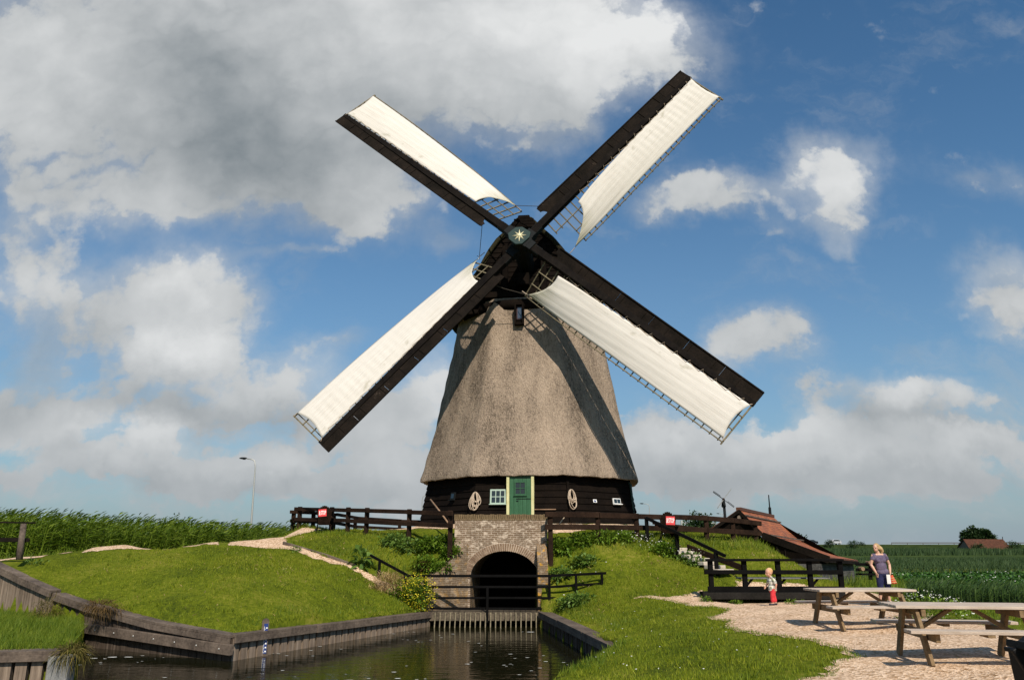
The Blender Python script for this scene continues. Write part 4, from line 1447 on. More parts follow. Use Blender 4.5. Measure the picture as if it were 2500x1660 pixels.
# ================================================================ WINDMILL
MTH = R(6.5)
m1 = Vector((math.cos(MTH), -math.sin(MTH), 0))         # to the right along the front facet
mn = Vector((-math.sin(MTH), -math.cos(MTH), 0))        # out of the front facet
MZ = 2.18
MO = Vector((MX, MY, 0))
mill = root('windmill', (MX, MY, MZ), 'thatched octagonal windmill with four canvas sails on the grassy mound', 'windmill')
def mp(a, b, z):
    return MO + m1 * a + mn * b + Vector((0, 0, z))
def octr(phi, k=.78):
    """radius of a rounded octagon of apothem 1 at angle phi from the front normal"""
    w = (phi + math.pi / 8) % (math.pi / 4) - math.pi / 8
    return k / math.cos(w) + (1 - k) * 1.035
# profile: height, apothem
PROF = [(4.32, 4.90), (4.38, 4.91), (4.9, 4.77), (5.5, 4.62), (6.05, 4.45), (7.0, 4.24), (8.13, 4.04), (9.3, 3.82), (10.47, 3.60), (11.94, 3.36), (12.5, 3.20)]
b = MB()
nphi, nz = 128, 64
zs = np.linspace(PROF[0][0], PROF[-1][0], nz)
ap = np.interp(zs, [p[0] for p in PROF], [p[1] for p in PROF])
kk = np.ones(5) / 5
ap[2:-2] = np.convolve(ap, kk, 'same')[2:-2]
pts = []
for i, z in enumerate(zs):
    for j in range(nphi + 1):
        ph = 2 * math.pi * (j % nphi) / nphi
        r = ap[i] * octr(ph) + .02 * math.sin(ph * 11 + z * 1.1) * math.sin(z * 2.3 + ph * 3) + .012 * math.sin(ph * 41 + z * 7)
        zz = z
        if i == 0:
            zz += .014 * math.sin(ph * 23) + .012 * math.sin(ph * 57 + 1)
        pts.append(mp(r * math.sin(ph), r * math.cos(ph), zz))
b.grid(pts, nz, nphi + 1)
# rounded lower lip and soffit
lip = []
for (dr, dz) in ((0, 0), (-.035, -.03), (-.60, .10)):
    for j in range(nphi + 1):
        ph = 2 * math.pi * (j % nphi) / nphi
        r = (ap[0] + dr) * octr(ph)
        zz = zs[0] + dz + (.014 * math.sin(ph * 23) + .012 * math.sin(ph * 57 + 1)) * (1 if dr > -.3 else 0)
        lip.append(mp(r * math.sin(ph), r * math.cos(ph), zz))
b.grid(lip, 3, nphi + 1)
b.build('thatched_body', M['thatch'], mill, smooth=True)

# weatherboarded base: lapped boards, and its brick footing
def wall_ap(z):
    return 4.86 + (4.46 - 4.86) * (z - 2.2) / 2.3
base = MB()
nb = 8
for k in range(nb):
    z0 = 2.42 + k * .262
    z1 = z0 + .285
    for o in range(8):
        p0, p1 = (o - .5) * math.pi / 4, (o + .5) * math.pi / 4
        R0, R1 = (wall_ap(z0) + .045) / math.cos(math.pi / 8), (wall_ap(z1) + .004) / math.cos(math.pi / 8)
        Rb = (wall_ap(z0) - .03) / math.cos(math.pi / 8)
        jit = random.uniform(-.008, .008)
        vs = [mp(R0 * math.sin(p0), R0 * math.cos(p0), z0 + jit), mp(R0 * math.sin(p1), R0 * math.cos(p1), z0 + jit), mp(R1 * math.sin(p1), R1 * math.cos(p1), z1), mp(R1 * math.sin(p0), R1 * math.cos(p0), z1),
              mp(Rb * math.sin(p0), Rb * math.cos(p0), z0 + jit), mp(Rb * math.sin(p1), Rb * math.cos(p1), z0 + jit)]
        base.add(vs, [(0, 1, 2, 3), (0, 4, 5, 1)])
base.build('weatherboard_base', M['tar'], mill)
ft = MB()
for o in range(8):
    p0, p1 = (o - .5) * math.pi / 4, (o + .5) * math.pi / 4
    Rf = 4.84 / math.cos(math.pi / 8)
    wd = 2 * 4.84 * math.tan(math.pi / 8)
    ft.add([mp(Rf * math.sin(p0), Rf * math.cos(p0), 1.6), mp(Rf * math.sin(p1), Rf * math.cos(p1), 1.6), mp(Rf * math.sin(p1), Rf * math.cos(p1), 2.44), mp(Rf * math.sin(p0), Rf * math.cos(p0), 2.44)],
           [(0, 1, 2, 3)], [[(0, 0), (wd, 0), (wd, .84), (0, .84)]])
ft.build('brick_footing', M['brick'], mill)
def facet(o):
    ph = o * math.pi / 4
    en = m1 * math.sin(ph) + mn * math.cos(ph)
    ex = m1 * math.cos(ph) - mn * math.sin(ph)
    return ex, en
def wall_hit(px, py, o, off=0.0):
    """the point of base facet o seen in direction (px, py)"""
    ex, en = facet(o)
    sl = .4 / 2.3
    nrm = (en + Vector((0, 0, sl))).normalized()
    p0 = MO + en * (wall_ap(3.2) + .05 + off) + Vector((0, 0, 3.2))
    d = V3(ray(px, py))
    o_ = Vector((0, 0, CAMZ))
    t = (p0 - o_).dot(nrm) / d.dot(nrm)
    up = (Vector((0, 0, 1)) - nrm * nrm.z).normalized()
    return o_ + d * t, ex, up, nrm
# door with frame
dx = wall_hit(1271, 1210, 0)[0]
da = (dx - MO).dot(m1)
door = MB()
DB = 4.80
for k in range(5):
    door.box(mp(da - .44 + .176 * k + .088, DB, 3.30), (.170, .05, 2.12), (m1, mn, Vector((0, 0, 1))))
dr = door.build('door', M['green'], mill, bevel=.006)
fr = MB()
for sgn in (-1, 1):
    fr.box(mp(da + sgn * .505, DB - .14, 3.28), (.115, .42, 2.2), (m1, mn, Vector((0, 0, 1))))
fr.box(mp(da, DB - .14, 4.40), (1.12, .42, .08), (m1, mn, Vector((0, 0, 1))))
fr.build('door_frame', M['cream'], dr, bevel=.006)
wz = float((wall_hit(1271, 1192.5, 0)[0]).z)
g = MB()
g.box(mp(da + .0, DB + .028, wz), (.40, .02, .48), (m1, mn, Vector((0, 0, 1))))
g.build('door_pane', M['glass'], dr)
g = MB()
for a_, w_ in ((-.21, .04), (0, .025), (.21, .04)):
    g.box(mp(da + a_, DB + .045, wz), (w_, .03, .52), (m1, mn, Vector((0, 0, 1))))
for z_, w_ in ((-.25, .05), (0, .025), (.25, .04)):
    g.box(mp(da, DB + .047, wz + z_), (.46, .03, w_), (m1, mn, Vector((0, 0, 1))))
g.box(mp(da, DB + .06, wz - .29), (.54, .05, .03), (m1, mn, Vector((0, 0, 1))))
g.build('door_glazing_bar', M['green'], dr)
g = MB()
for z_ in (wz + .42, wz - .42):
    g.box(mp(da + .14, DB + .03, z_), (.62, .012, .03), (m1, mn, Vector((0, 0, 1))))
g.box(mp(da - .12, DB + .035, wz - .50), (.09, .03, .03), (m1, mn, Vector((0, 0, 1))))
g.build('hinge', M['iron'], dr)
# windows of the base
def window(name, px, py, o, w, hgt, nx_, ny_, bar, fmat, off=.03, fw_=.1):
    c, ex, up, nr = wall_hit(px, py, o, off)
    ax = (ex, nr, up)
    f_ = MB()
    f_.box(c, (w + fw_, .06, hgt + fw_), ax)
    fo = f_.build('window', fmat, mill, bevel=.005)
    p_ = MB()
    for i in range(nx_):
        for j in range(ny_):
            p_.box(c + ex * ((i + .5) / nx_ - .5) * w + up * ((j + .5) / ny_ - .5) * hgt + nr * .026, (w / nx_ - bar, .02, hgt / ny_ - bar), ax)
    p_.build('window_pane', M['glass'], fo)
    s_2 = MB()
    s_2.box(c - up * (hgt / 2 + fw_ * .5 + .012) + nr * .05, (w + fw_ * 1.5, .10, .03), ax)
    s_2.build('window_sill', fmat, fo)
window('window', 1216, 1212.5, 0, .56, .52, 3, 2, .035, M['palegreen'])
window('window', 1106, 1211, -1, .22, .22, 1, 1, .03, M['iron'])
window('window', 1505.5, 1223.5, 1, .40, .20, 2, 1, .02, M['white'], .03, .05)
# corner board, batten and drain pipe
g = MB()
for o in (0,):
    R0, R1 = (wall_ap(2.45) + .06) / math.cos(math.pi / 8), (wall_ap(4.4) + .03) / math.cos(math.pi / 8)
    p1 = .5 * math.pi / 4
    g.beam(mp(R0 * math.sin(p1), R0 * math.cos(p1), 2.45), mp(R1 * math.sin(p1), R1 * math.cos(p1), 4.4), .10, .10)
g.build('corner_board', M['tar'], mill)
g = MB()
c0, c1 = mp(5.12 * math.sin(R(66)), 5.12 * math.cos(R(66)), 2.2), mp(4.98 * math.sin(R(66)), 4.98 * math.cos(R(66)), 4.1)
g.tube([c0, c1, c1 + Vector((0, 0, .12)) - m1 * .1], .05, 10)
g.build('drain_pipe', M['teal'], mill, smooth=True)
g = MB()
c, ex, up, nr = wall_hit(1330, 1243, 0, .03)
g.beam(c - ex * .48, c + ex * .45, .03, .035)
g.build('bare_batten', M['pole'], mill)

# upper window through the thatch
uw = P(1268, 768, 33.05)
uc = V3(uw)
ua = (uc - MO).dot(m1)
axm = (m1, mn, Vector((0, 0, 1)))
ub = 3.62
g = MB()
for sgn in (-1, 1):
    g.box(mp(ua + sgn * .17, ub - .05, uc.z), (.07, .5, .98), axm)
g.box(mp(ua, ub - .06, uc.z - .46), (.41, .5, .07), axm)
g.box(mp(ua, ub - .12, uc.z - .38), (.30, .34, .12), axm)
g.box(mp(ua, ub - .06, uc.z + .46), (.41, .5, .07), axm)
uo = g.build('upper_window', M['tar'], mill)
g = MB()
g.box(mp(ua + .01, ub + .02, uc.z + .06), (.26, .03, .62), axm)
g.build('window_frame', plain('brown_frame_paint', (.05, .02, .025), .6), uo)
g = MB()
g.box(mp(ua + .01, ub + .04, uc.z + .07), (.18, .02, .50), axm)
g.build('window_pane', plain('sky_reflecting_glass', (.05, .06, .08), .08, 0, .9), uo)

# ---------------------------------------------------------------- cap: bell shaped thatched hood with a boarded front
CAPS = [(11.85, 3.62), (12.1, 3.64), (12.6, 3.46), (13.1, 3.14), (13.6, 2.74), (14.1, 2.36), (14.6, 2.10), (15.1, 1.80), (15.6, 1.42), (16.05, .90), (16.4, .56), (16.62, .34), (16.72, .0)]
def cap_section(b_, sw, sz, zb=11.85):
    ring = []
    for z, w in CAPS:
        ring.append((-w * sw, zb + (z - 11.85) * sz))
    for z, w in reversed(CAPS[:-1]):
        ring.append((w * sw, zb + (z - 11.85) * sz))
    return [mp(a, b_, z) for a, z in ring]
secs = [(2.75, .90, .985), (2.2, .98, 1.0), (1.2, 1.02, 1.0), (0, 1.02, .98), (-1.4, .97, .93), (-2.6, .82, .84), (-3.4, .6, .7), (-3.8, .3, .5)]
pts = []
for s in secs:
    pts += cap_section(*s)
ns = len(CAPS) * 2 - 1
b = MB()
b.grid(pts, len(secs), ns)
b.build('cap', M['cap_thatch'], mill, smooth=True, solid=.22)
cap_front = MB()
prof = [(w * .86, 11.85 + (z - 11.85) * .985) for z, w in CAPS]
# horizontal boards of the boarded front, lapped
zz = 11.95
while zz < 16.45:
    z1 = zz + .27
    w0 = float(np.interp(zz, [p[1] for p in prof], [p[0] for p in prof]))
    w1 = float(np.interp(min(z1, 16.6), [p[1] for p in prof], [p[0] for p in prof]))
    lean = 2.66 - (zz - 12.75) * .02
    cap_front.add([mp(-w0, lean + .05, zz), mp(w0, lean + .05, zz), mp(w1, lean + .01, z1), mp(-w1, lean + .01, z1), mp(-w0, lean - .06, zz), mp(w0, lean - .06, zz)], [(0, 1, 2, 3), (0, 4, 5, 1)])
    zz += .25
cap_front.build('cap_front', M['tar'], mill)
g = MB()
g.prism([(-.62, 16.02), (-.46, 16.42), (-.30, 16.52), (-.24, 16.66), (.24, 16.66), (.30, 16.52), (.46, 16.42), (.62, 16.02)], .5, mp(0, 3.0, 0), m1, (0, 0, 1), -mn)
for k in range(4):
    w_ = (.62, .55, .47, .28)[k]
    g.box(mp(0, 3.03, 16.10 + k * .15), (2 * w_, .05, .13), axm)
g.build('cap_hood', M['tar'], mill)
g = MB()
ringp = []
for (r, z) in ((3.05, 11.98), (3.46, 11.90), (3.50, 12.35), (3.0, 12.5)):
    for j in range(49):
        ph = 2 * math.pi * j / 48
        ringp.append(mp(r * math.sin(ph), r * math.cos(ph), z))
g.grid(ringp, 4, 49)
g.build('cap_ring', M['tar'], mill, smooth=True)
g = MB()
g.box(mp(0, 3.18, 13.35), (.52, .5, .55), axm)
g.box(mp(0, 2.95, 12.72), (4.6, .34, .26), axm)
g.box(mp(-.9, 2.8, 14.0), (.24, .3, 2.4), axm)
g.box(mp(.9, 2.8, 14.0), (.24, .3, 2.4), axm)
g.build('breast_beam', M['tar'], mill)

# ---------------------------------------------------------------- sails
PSI, TAU, LEN = R(8.07), R(11.93), 12.26
HC = V3(P(1271.6, 591.2, 32.0))
s1 = Vector((math.cos(PSI), -math.sin(PSI), 0))
n0 = Vector((-math.sin(PSI), -math.cos(PSI), 0))
s2 = Vector((0, 0, 1)) * math.cos(TAU) - n0 * math.sin(TAU)
sn = s1.cross(s2).normalized()
g = MB()
g.tube([HC + sn * .35, HC - sn * .4, HC - sn * 3.2], [.40, .42, .36], 16)
g.build('windshaft', M['iron'], mill, smooth=False)
# cast poll end: two boxes crossing, front plate with star
pe = MB()
AA = (R(48.79), R(48.54 + 90), R(48.79 + 180), R(48.54 + 270))
for k in (0, 1):
    t = AA[k]
    u = s1 * math.cos(t) + s2 * math.sin(t)
    v = sn.cross(u)
    o = HC + sn * (-.21 if k == 0 else .21)
    for sg in (-1, 1):
        pe.box(o + u * (sg * .62), (.34, .44, .44), (u, v, sn))
        pe.box(o + u * (sg * .98) + v * .16, (.50, .05, .30), (u, v, sn))
        pe.box(o + u * (sg * .98) - v * .16, (.50, .05, .30), (u, v, sn))
    pe.box(o, (1.1, .50, .46), (u, v, sn))
po = pe.build('poll_end', M['iron'], mill, bevel=.015)
fp = MB()
fp.prism([(-.52, .16), (-.18, .46), (.12, .46), (.50, .16), (.44, -.12), (.12, -.44), (-.16, -.44), (-.46, -.16)], .10, HC + sn * .52, s1, s2, -sn)
fpo = fp.build('front_plate', M['teal'], po, bevel=.02)
fs = MB()
for k in range(8):
    t = math.pi / 2 + k * math.pi / 4
    u = s1 * math.cos(t) + s2 * math.sin(t)
    v = sn.cross(u)
    c = HC + sn * .525
    rl_ = .33 if k % 2 == 0 else .29
    fs.add([c + u * .02 + sn * .05, c + u * .10 + v * .038 + sn * .005, c + u * rl_ + sn * .004, c + u * .10 - v * .038 + sn * .005], [(0, 1, 2), (0, 2, 3)])
fs.ellipsoid(HC + sn * .545, (.085, .085, .05), 12, 6, (s1, s2, sn))
fs.build('star', M['star'], po)

def twist(r):
    """weather of the sail: angle of the lattice to the plane of rotation at radius r"""
    x = min(max((r - 1.4) / (LEN - 1.4), 0), 1)
    return R(7) + R(27) * (1 - x) ** 1.7
LW = 1.92
R0, DR = 1.62, .385
def sail(k, short_bars, cloth_in, cloth_out, corner, ripple, cover, gap):
    t = AA[k]
    u = s1 * math.cos(t) + s2 * math.sin(t)               # outwards
    tr = s1 * math.sin(t) - s2 * math.cos(t)              # towards the trailing edge
    O = HC + sn * (-.21 if k % 2 == 0 else .21)
    def sp(r, l, f=0.0):
        """point at radius r, l along the (twisted) bar, f in front of it"""
        a = twist(r)
        e = tr * math.cos(a) - sn * math.sin(a)
        fn = sn * math.cos(a) + tr * math.sin(a)
        return O + u * r + e * l + fn * f
    labels = ['upper right sail, pointing away from the sun lit clouds, canvas rippled', 'upper left sail with the brightest smooth canvas', 'lower left sail with green stained canvas corner', 'lower right sail in front of the thatch']
    # stock: tapering beam
    s = MB()
    s.beam(O + u * .25, O + u * 5.0, .33, .34, up=sn, w2=.30, h2=.30)
    s.beam(O + u * 5.0, O + u * LEN, .30, .30, up=sn, w2=.20, h2=.17)
    so = s.build('sail', M['tarbeam'], mill, bevel=.012, label=labels[k])
    # leading boards: overlapping planks, tilted a little to the wind
    lb = MB()
    rs = np.linspace(1.78, LEN + .02, 7)
    for i in range(6):
        ra, rb = rs[i], rs[i + 1]
        wa, wb_ = .55 - .012 * i, .55 - .012 * (i + 1)
        def lp(r, l, f):
            a = R(16) - R(10) * (r / LEN)
            return O + u * r - (tr * math.cos(a)) * l + sn * (math.sin(a) * l + f)
        st = .13 - .03 * i / 6
        f0 = .05 + .004 * (i % 2)
        vs = [lp(ra, st, f0), lp(rb - .012, st, f0), lp(rb - .012, st + wb_, f0), lp(ra, st + wa, f0),
              lp(ra, st, f0 - .03), lp(rb - .012, st, f0 - .03), lp(rb - .012, st + wb_, f0 - .03), lp(ra, st + wa, f0 - .03)]
        if i == 0:                                            # bite cut out at the inner end
            cut = [lp(ra + .0, st + wa, f0), lp(ra, st + .30, f0)] + [lp(ra + .30 - .30 * math.cos(q_), st + .28 * (1 - math.sin(q_ / 2 + math.pi / 2 * 0)), f0) for q_ in np.linspace(.9, math.pi * .95, 6)]
            poly = [lp(ra, st + .30, f0)] + [lp(ra + .22 * math.sin(q_), st + .02 + .28 * math.cos(q_) , f0) for q_ in np.linspace(.2, math.pi / 2, 5)] + [lp(ra + .30, st, f0), lp(rb - .012, st, f0), lp(rb - .012, st + wb_, f0), lp(ra, st + wa, f0)]
            m_ = len(poly)
            back = [p_ - sn * .03 for p_ in poly]
            lb.add(poly + back, [tuple(range(m_)), tuple(reversed(range(m_, 2 * m_)))] + [(j, j + m_, (j + 1) % m_ + m_, (j + 1) % m_) for j in range(m_)])
        else:
            lb.add(vs, [(0, 1, 2, 3), (7, 6, 5, 4), (0, 4, 5, 1), (1, 5, 6, 2), (2, 6, 7, 3), (3, 7, 4, 0)])
    # edge batten and iron straps along the boards
    lb.beam(lp(1.85, .13 + .54, .06), lp(LEN, .10 + .47, .05), .05, .07, up=sn)
    for r in np.arange(3.2, LEN, 1.15):
        lb.beam(lp(r, .02, .075), lp(r, .55, .072), .03, .012, up=sn)
    lb.build('leading_board', M['board'], so)
    # lattice: bars and longitudinal laths
    la = MB()
    nbar = int((LEN - .1 - R0) / DR) + 1
    for i in range(nbar):
        r = R0 + i * DR
        l1 = LW + .05
        if i < short_bars:
            l1 = LW * .42
        la.beam(sp(r, -.05), sp(r, l1), .045, .05, up=sn)
    la.beam(sp(LEN - .06, -.05), sp(LEN - .06, LW + .1), .06, .07, up=sn)
    for l, r_in in ((LW * .36, R0), (LW * .68, R0 + short_bars * DR), (LW, R0 + short_bars * DR)):
        rr = list(np.arange(r_in, LEN, .9)) + [LEN - .06]
        for ra, rb in zip(rr[:-1], rr[1:]):
            la.beam(sp(ra, l, .045), sp(rb, l, .045), .04, .045, up=sn, ext=.01)
    la.build('sail_lattice', M['lath'], so)
    # canvas
    nr_, nl_ = 90, 20
    pts, uvs = [], []
    l0, l1 = cover
    for i in range(nr_):
        x = i / (nr_ - 1)
        for j in range(nl_):
            y = j / (nl_ - 1)
            # inner edge curves from the stock side to the drawn out corner, outer edge is hollow
            rin = cloth_in + (corner - cloth_in) * y ** 1.35 + .20 * math.sin(math.pi * y)
            rout = cloth_out - .17 * math.sin(math.pi * y) + .03
            r = rin + (rout - rin) * x
            # luffs are hollow between the corners
            pull = .03 * math.sin(math.pi * x)
            lz = (l0 + pull + .02 * math.sin(math.pi * x * 2) ** 2 + gap * math.exp(-x * 5)) * (1 - y) + (l1 - .03 * math.sin(math.pi * x)) * y
            bel = .03 + .10 * math.sin(math.pi * y) * (1 - .3 * x)
            rip = ripple * math.sin(2 * math.pi * r / DR + 1.0) * math.exp(-((y - .42) / .33) ** 2) * min(1, max(.15, x * 1.7 - .2))
            wr = .012 * math.sin(17 * y + 5 * x) * math.exp(-5 * x) + .006 * math.sin(31 * y + 11 * x)
            pts.append(sp(r, lz, .085 + bel + rip + wr))
            uvs.append((x, y))
    c = MB()
    c.grid(pts, nr_, nl_, uvs)
    c.build('sail_cloth', M['cloth'], so, smooth=True, solid=.012)
    # lacing and corner ropes
    rp_ = MB()
    cn = sp(corner, l1, .12)
    inner = O + u * (1.2 if k % 2 else 1.4) + sn * .2
    lace = []
    for i in range(15):
        r = cloth_in + .4 + (cloth_out - cloth_in - .8) * i / 14
        lace += [sp(r, l0 + .08, .14), sp(r + .10, .06, .17), sp(r + .14, l0 + .02, .12)]
    rp_.tube(lace, .010, 5, False)
    rp_.build('lacing_rope', M['rope'], so)
    rp_ = MB()
    for r_, l_ in ((cloth_out, l0), (cloth_out + .0, l1)):
        rp_.tube([sp(r_, l_, .12), sp(LEN - .03, l_ + (.05 if l_ > 1 else -.12), .06)], .016, 5, False)
    nxt = (k + 1) % 4 if False else (k + 3) % 4
    rp_.tube([cn, sp(corner - .35, l1 + .03, .08)], .018, 5, False)
    rp_.build('corner_ropes', M['rope'], so)
    return cn, so, O, u
res = []
for k, args in enumerate(((2, 3.35, 12.12, 1.75, .014, (.15, 1.80), .30), (0, 3.05, 12.10, 1.95, .004, (.11, 1.84), .12), (0, 2.60, 12.0, 1.30, .010, (.11, 1.90), .05), (0, 2.55, 12.12, 1.75, .004, (.14, 1.80), .18))):
    res.append(sail(k, *args))
# hauling ropes from canvas corners to the neighbouring stock
for k, rr_ in ((1, 2.6), (2, 2.3), (3, 2.5)):
    cn = res[k][0]
    nb_ = res[(k + 3) % 4]
    tgt = nb_[2] + nb_[3] * rr_ + sn * .1
    g = MB()
    mid = cn.lerp(tgt, .5) - Vector((0, 0, .04))
    g.tube([cn, mid, tgt], .014, 5, False)
    g.tube([cn + s1 * -.12 + s2 * .05, cn, cn + s1 * .03 - s2 * .16], .014, 5, False)
    g.build('hauling_rope', M['cord'], res[k][1])

# coiled ropes hanging on the boarded wall
def coil(px0, py0, o, label, w, hgt, n, seed):
    rr = random.Random(seed)
    c, ex, up, nr = wall_hit(px0, py0, o, .05)
    r = root('coiled_rope', c, label, 'rope', 'ropes coiled on the mill wall')
    g = MB()
    for i in range(n):
        pts = []
        ww = w * rr.uniform(.45, 1.05)
        hh = hgt * rr.uniform(.5, 1.0)
        ox = rr.uniform(-.2, .2) * w
        fz = rr.uniform(0, .06)
        tw = rr.uniform(-.5, .5)
        for j in range(21):
            t = 2 * math.pi * j / 20
            s_ = math.sin(t)
            y = -hh * (1 - math.cos(t)) / 2
            x = s_ * ww / 2 * (.55 + .45 * (1 - math.cos(t)) / 2) + ox * (1 - math.cos(t)) / 2 + tw * w * .25 * math.sin(2 * t) * 0
            if w < .45:
                x = s_ * ww / 2 * math.cos(t * .5 + .3) + .34 * (1 - math.cos(t)) / 2 * w + ox * .5
            pts.append(c + ex * x + up * (y + hgt / 2) + nr * (.03 + fz))
        g.tube(pts, .017, 7, False)
    g.build('rope_loops', M['rope'], r, smooth=True)
    g = MB()
    g.beam(c + up * (hgt / 2 + .01) - nr * .06, c + up * (hgt / 2 + .03) + nr * .12, .03, .03)
    g.build('peg', M['tar'], r)
coil(1160, 1224.5, 0, 'round open coil of pale rope hanging left of the six pane window', .48, .78, 8, 3)
coil(1395, 1221, 1, 'narrow twisted hank of pale rope hanging right of the mill door', .46, .86, 9, 5)
# small plaque on the wall
c, ex, up, nr = wall_hit(1452.5, 1222.5, 1, .04)
pl = root('wall_plaque', c, 'small white plaque with a dark mark on the black boarded wall', 'plaque')
g = MB()
g.box(c, (.20, .02, .13), (ex, nr, up))
g.build('plate', M['white'], pl)
g = MB()
g.prism([(-.05, .05), (.02, .02), (.05, .055), (.04, -.03), (-.03, -.04), (-.065, 0)], .006, c + nr * .017 - up * .01, ex, up, -nr)
g.build('dark_mark', M['bluesign'], pl)

# ================================================================ BARN
bA, bB = V3(P(1803, 1244.5, 36)), V3(P(1886, 1262, 44.0))
bC, bD = V3(P(2021, 1362, 33.4)), V3(P(2095, 1369, 38.2))
bK = V3(P(1957, 1320, 42.6))                      # kink of the far verge
barn = root('barn', (bA.x + 1.5, bA.y + 2, -.5), 'low dark timber barn with long sloping orange tile roof', 'barn')
bN = V3(P(1862, 1304, 35.2))                      # kink of the near verge
def roofgrid(corners, nu, nv, name, uvs, mat, parent, sag=0.0):
    a, b_, c, d = corners                         # a-b top, d-c bottom
    pts, uv = [], []
    for i in range(nu + 1):
        for j in range(nv + 1):
            s, t = j / nv, i / nu
            p = (a.lerp(b_, s)).lerp(d.lerp(c, s), t)
            p = p + Vector((0, 0, -sag * math.sin(math.pi * t) + .012 * math.sin(s * 13) * math.sin(t * 9)))
            pts.append(p)
            uv.append((uvs[0] * s, uvs[1] * t))
    g = MB()
    g.grid(pts, nu + 1, nv + 1, uv)
    return g.build(name, mat, parent, solid=.07)
rl1 = (bA - bB).length
rf = roofgrid((bA, bB, bK, bN), 8, 14, 'roof', (rl1, 3.2), M['tiles'], barn, .05)
rf2 = roofgrid((bN, bK, bD, bC), 10, 14, 'lean_to_roof', (rl1, 6.0), M['tiles'], barn, .16)
# rear slope of the roof, on the left
bE = V3(P(1735, 1292, 36.4))
bF = bE + (bB - bA)
roofgrid((bA, bB, bF, bE), 4, 8, 'rear_roof', (rl1, 3.0), M['tiles'], barn)
g = MB()
g.beam(bA + Vector((0, 0, .05)), bB + Vector((0, 0, .05)), .22, .14)
g.build('ridge_tiles', M['tiles'], rf)
g = MB()
for a, b_ in ((bA, bN), (bN, bC), (bA, bE)):
    g.beam(a + Vector((0, -.05, -.06)), b_ + Vector((0, -.05, -.06)), .06, .30 if (a - bN).length < .01 else .13, ext=.03)  # wide lean-to strip: dirt and shade of the tiles put into a dark board
g.beam(bC + Vector((0, 0, -.1)), bD + Vector((0, 0, -.1)), .1, .14)
g.build('barge_and_shaded_strip', M['board'], barn)
g = MB()
for a, b_ in ((.30, .30), (.62, .62)):
    p, q_ = bA.lerp(bN, a) if a < .5 else bN.lerp(bC, .12), bB.lerp(bK, b_) if a < .5 else bK.lerp(bD, .1)
    g.beam(p + Vector((.0, 0, .09)), q_ + Vector((0, 0, .09)), .05, .06)
g.build('roof_ladder_rail', M['cap_timber'], barn)
g = MB()
zb = -1.0
def wallq(a, b_, in_=0.25):
    g.add([(a.x, a.y, zb), (b_.x, b_.y, zb), (b_.x, b_.y, b_.z - .12), (a.x, a.y, a.z - .12)], [(0, 1, 2, 3)])
ins = Vector((-.35, .12, 0))
wallq(bC + ins, bN + Vector((0, .15, 0)))
wallq(bN + Vector((0, .15, 0)), bA + Vector((0, .15, 0)))
wallq(bA + Vector((0, .15, 0)), bE + Vector((.2, .15, 0)))
wallq(bC + ins, bD + Vector((-.35, -.1, 0)))
wallq(bD + Vector((-.35, -.1, 0)), bB)
g.build('wall', M['tar'], barn)
g = MB()
for i in range(9):                                 # weatherboards of the low corner, greyed
    z = -.55 + i * .16
    a, b_ = bC + ins + Vector((-1.3, .05 - .02, 0)), bC + ins
    g.beam((a.x, a.y - .05, z), (b_.x + .02, b_.y - .05, z), .03, .15)
    c_, d_ = bC + ins, bD + Vector((-.35, -.1, 0))
    g.beam((c_.x + .05, c_.y - .02, z), (d_.x + .05, d_.y, z), .03, .15)
g.build('weatherboards', mottled('grey_weatherboards', (.03, .028, .026), (.10, .095, .09), 2, .9, .3, 16), barn)
g = MB()
for k in range(6):
    p = bC.lerp(bN, .12 + k * .13) + Vector((0, -.02, 0))
    g.beam((p.x, p.y + .06, zb), (p.x, p.y + .06, p.z - .25), .10, .06, up=(0, 1, 0))
g.build('wall_batten', M['board'], barn)
g = MB()
fp_ = bA + Vector((0, -.02, -.35))
g.tube([fp_, fp_ + Vector((0, -.06, 0))], .11, 10)
g.build('gable_ornament', M['cap_timber'], barn)
# pointed post behind the barn ridge
g = MB()
c = V3(P(1881, 1262, 45))
g.tube([c + Vector((0, 0, -3.2)), c, c + Vector((0, 0, .55))], [.085, .085, .08], 8)
g.tube([c + Vector((0, 0, .5)), c + Vector((0, 0, 1.25))], [.04, .03], 8)
tag(g.build('flue_pipe', M['iron'], smooth=False), 'thin black flue pipe sticking up behind the barn ridge', 'flue')

# small wind pump beside the barn
wp = root('wind_pump', P(1769, 1330, 42), 'small black post mill with four thin bare vanes left of the barn', 'windmill')
top = V3(P(1766, 1222, 42))
g = MB()
g.tube([(top.x + .06, top.y, -.3), (top.x + .02, top.y, top.z - .1)], [.085, .07], 10)
g.build('post', M['iron'], wp, smooth=True)
g = MB()
g.tube([top + Vector((0, 0, -.35)), top + Vector((0, 0, -.28)), top + Vector((0, 0, .05)), top + Vector((0, 0, .12))], [.10, .125, .075, .04], 10)
g.build('cap', M['iron'], wp)
hub = V3(P(1766.5, 1218.5, 41.7))
for (px, py), Ye in (((1741, 1201), 41.4), ((1792, 1238.5), 41.5), ((1785, 1194), 42.2), ((1752, 1240), 41.2)):
    g = MB()
    e = V3(P(px, py, Ye))
    g.beam(hub, e, .03, .03)
    dd = (e - hub).normalized()
    g.beam(hub + dd * .25 + Vector((.02, 0, .05)), e + Vector((.02, 0, .05)), .01, .03)
    g.build('vane', M['steel'] if (px, py) in ((1785, 1194), (1752, 1240)) else M['iron'], wp)
g = MB()
g.ellipsoid(hub, .07, 8, 6)
g.build('hub', M['tileend'] if 'tileend' in M else M['fence'], wp)

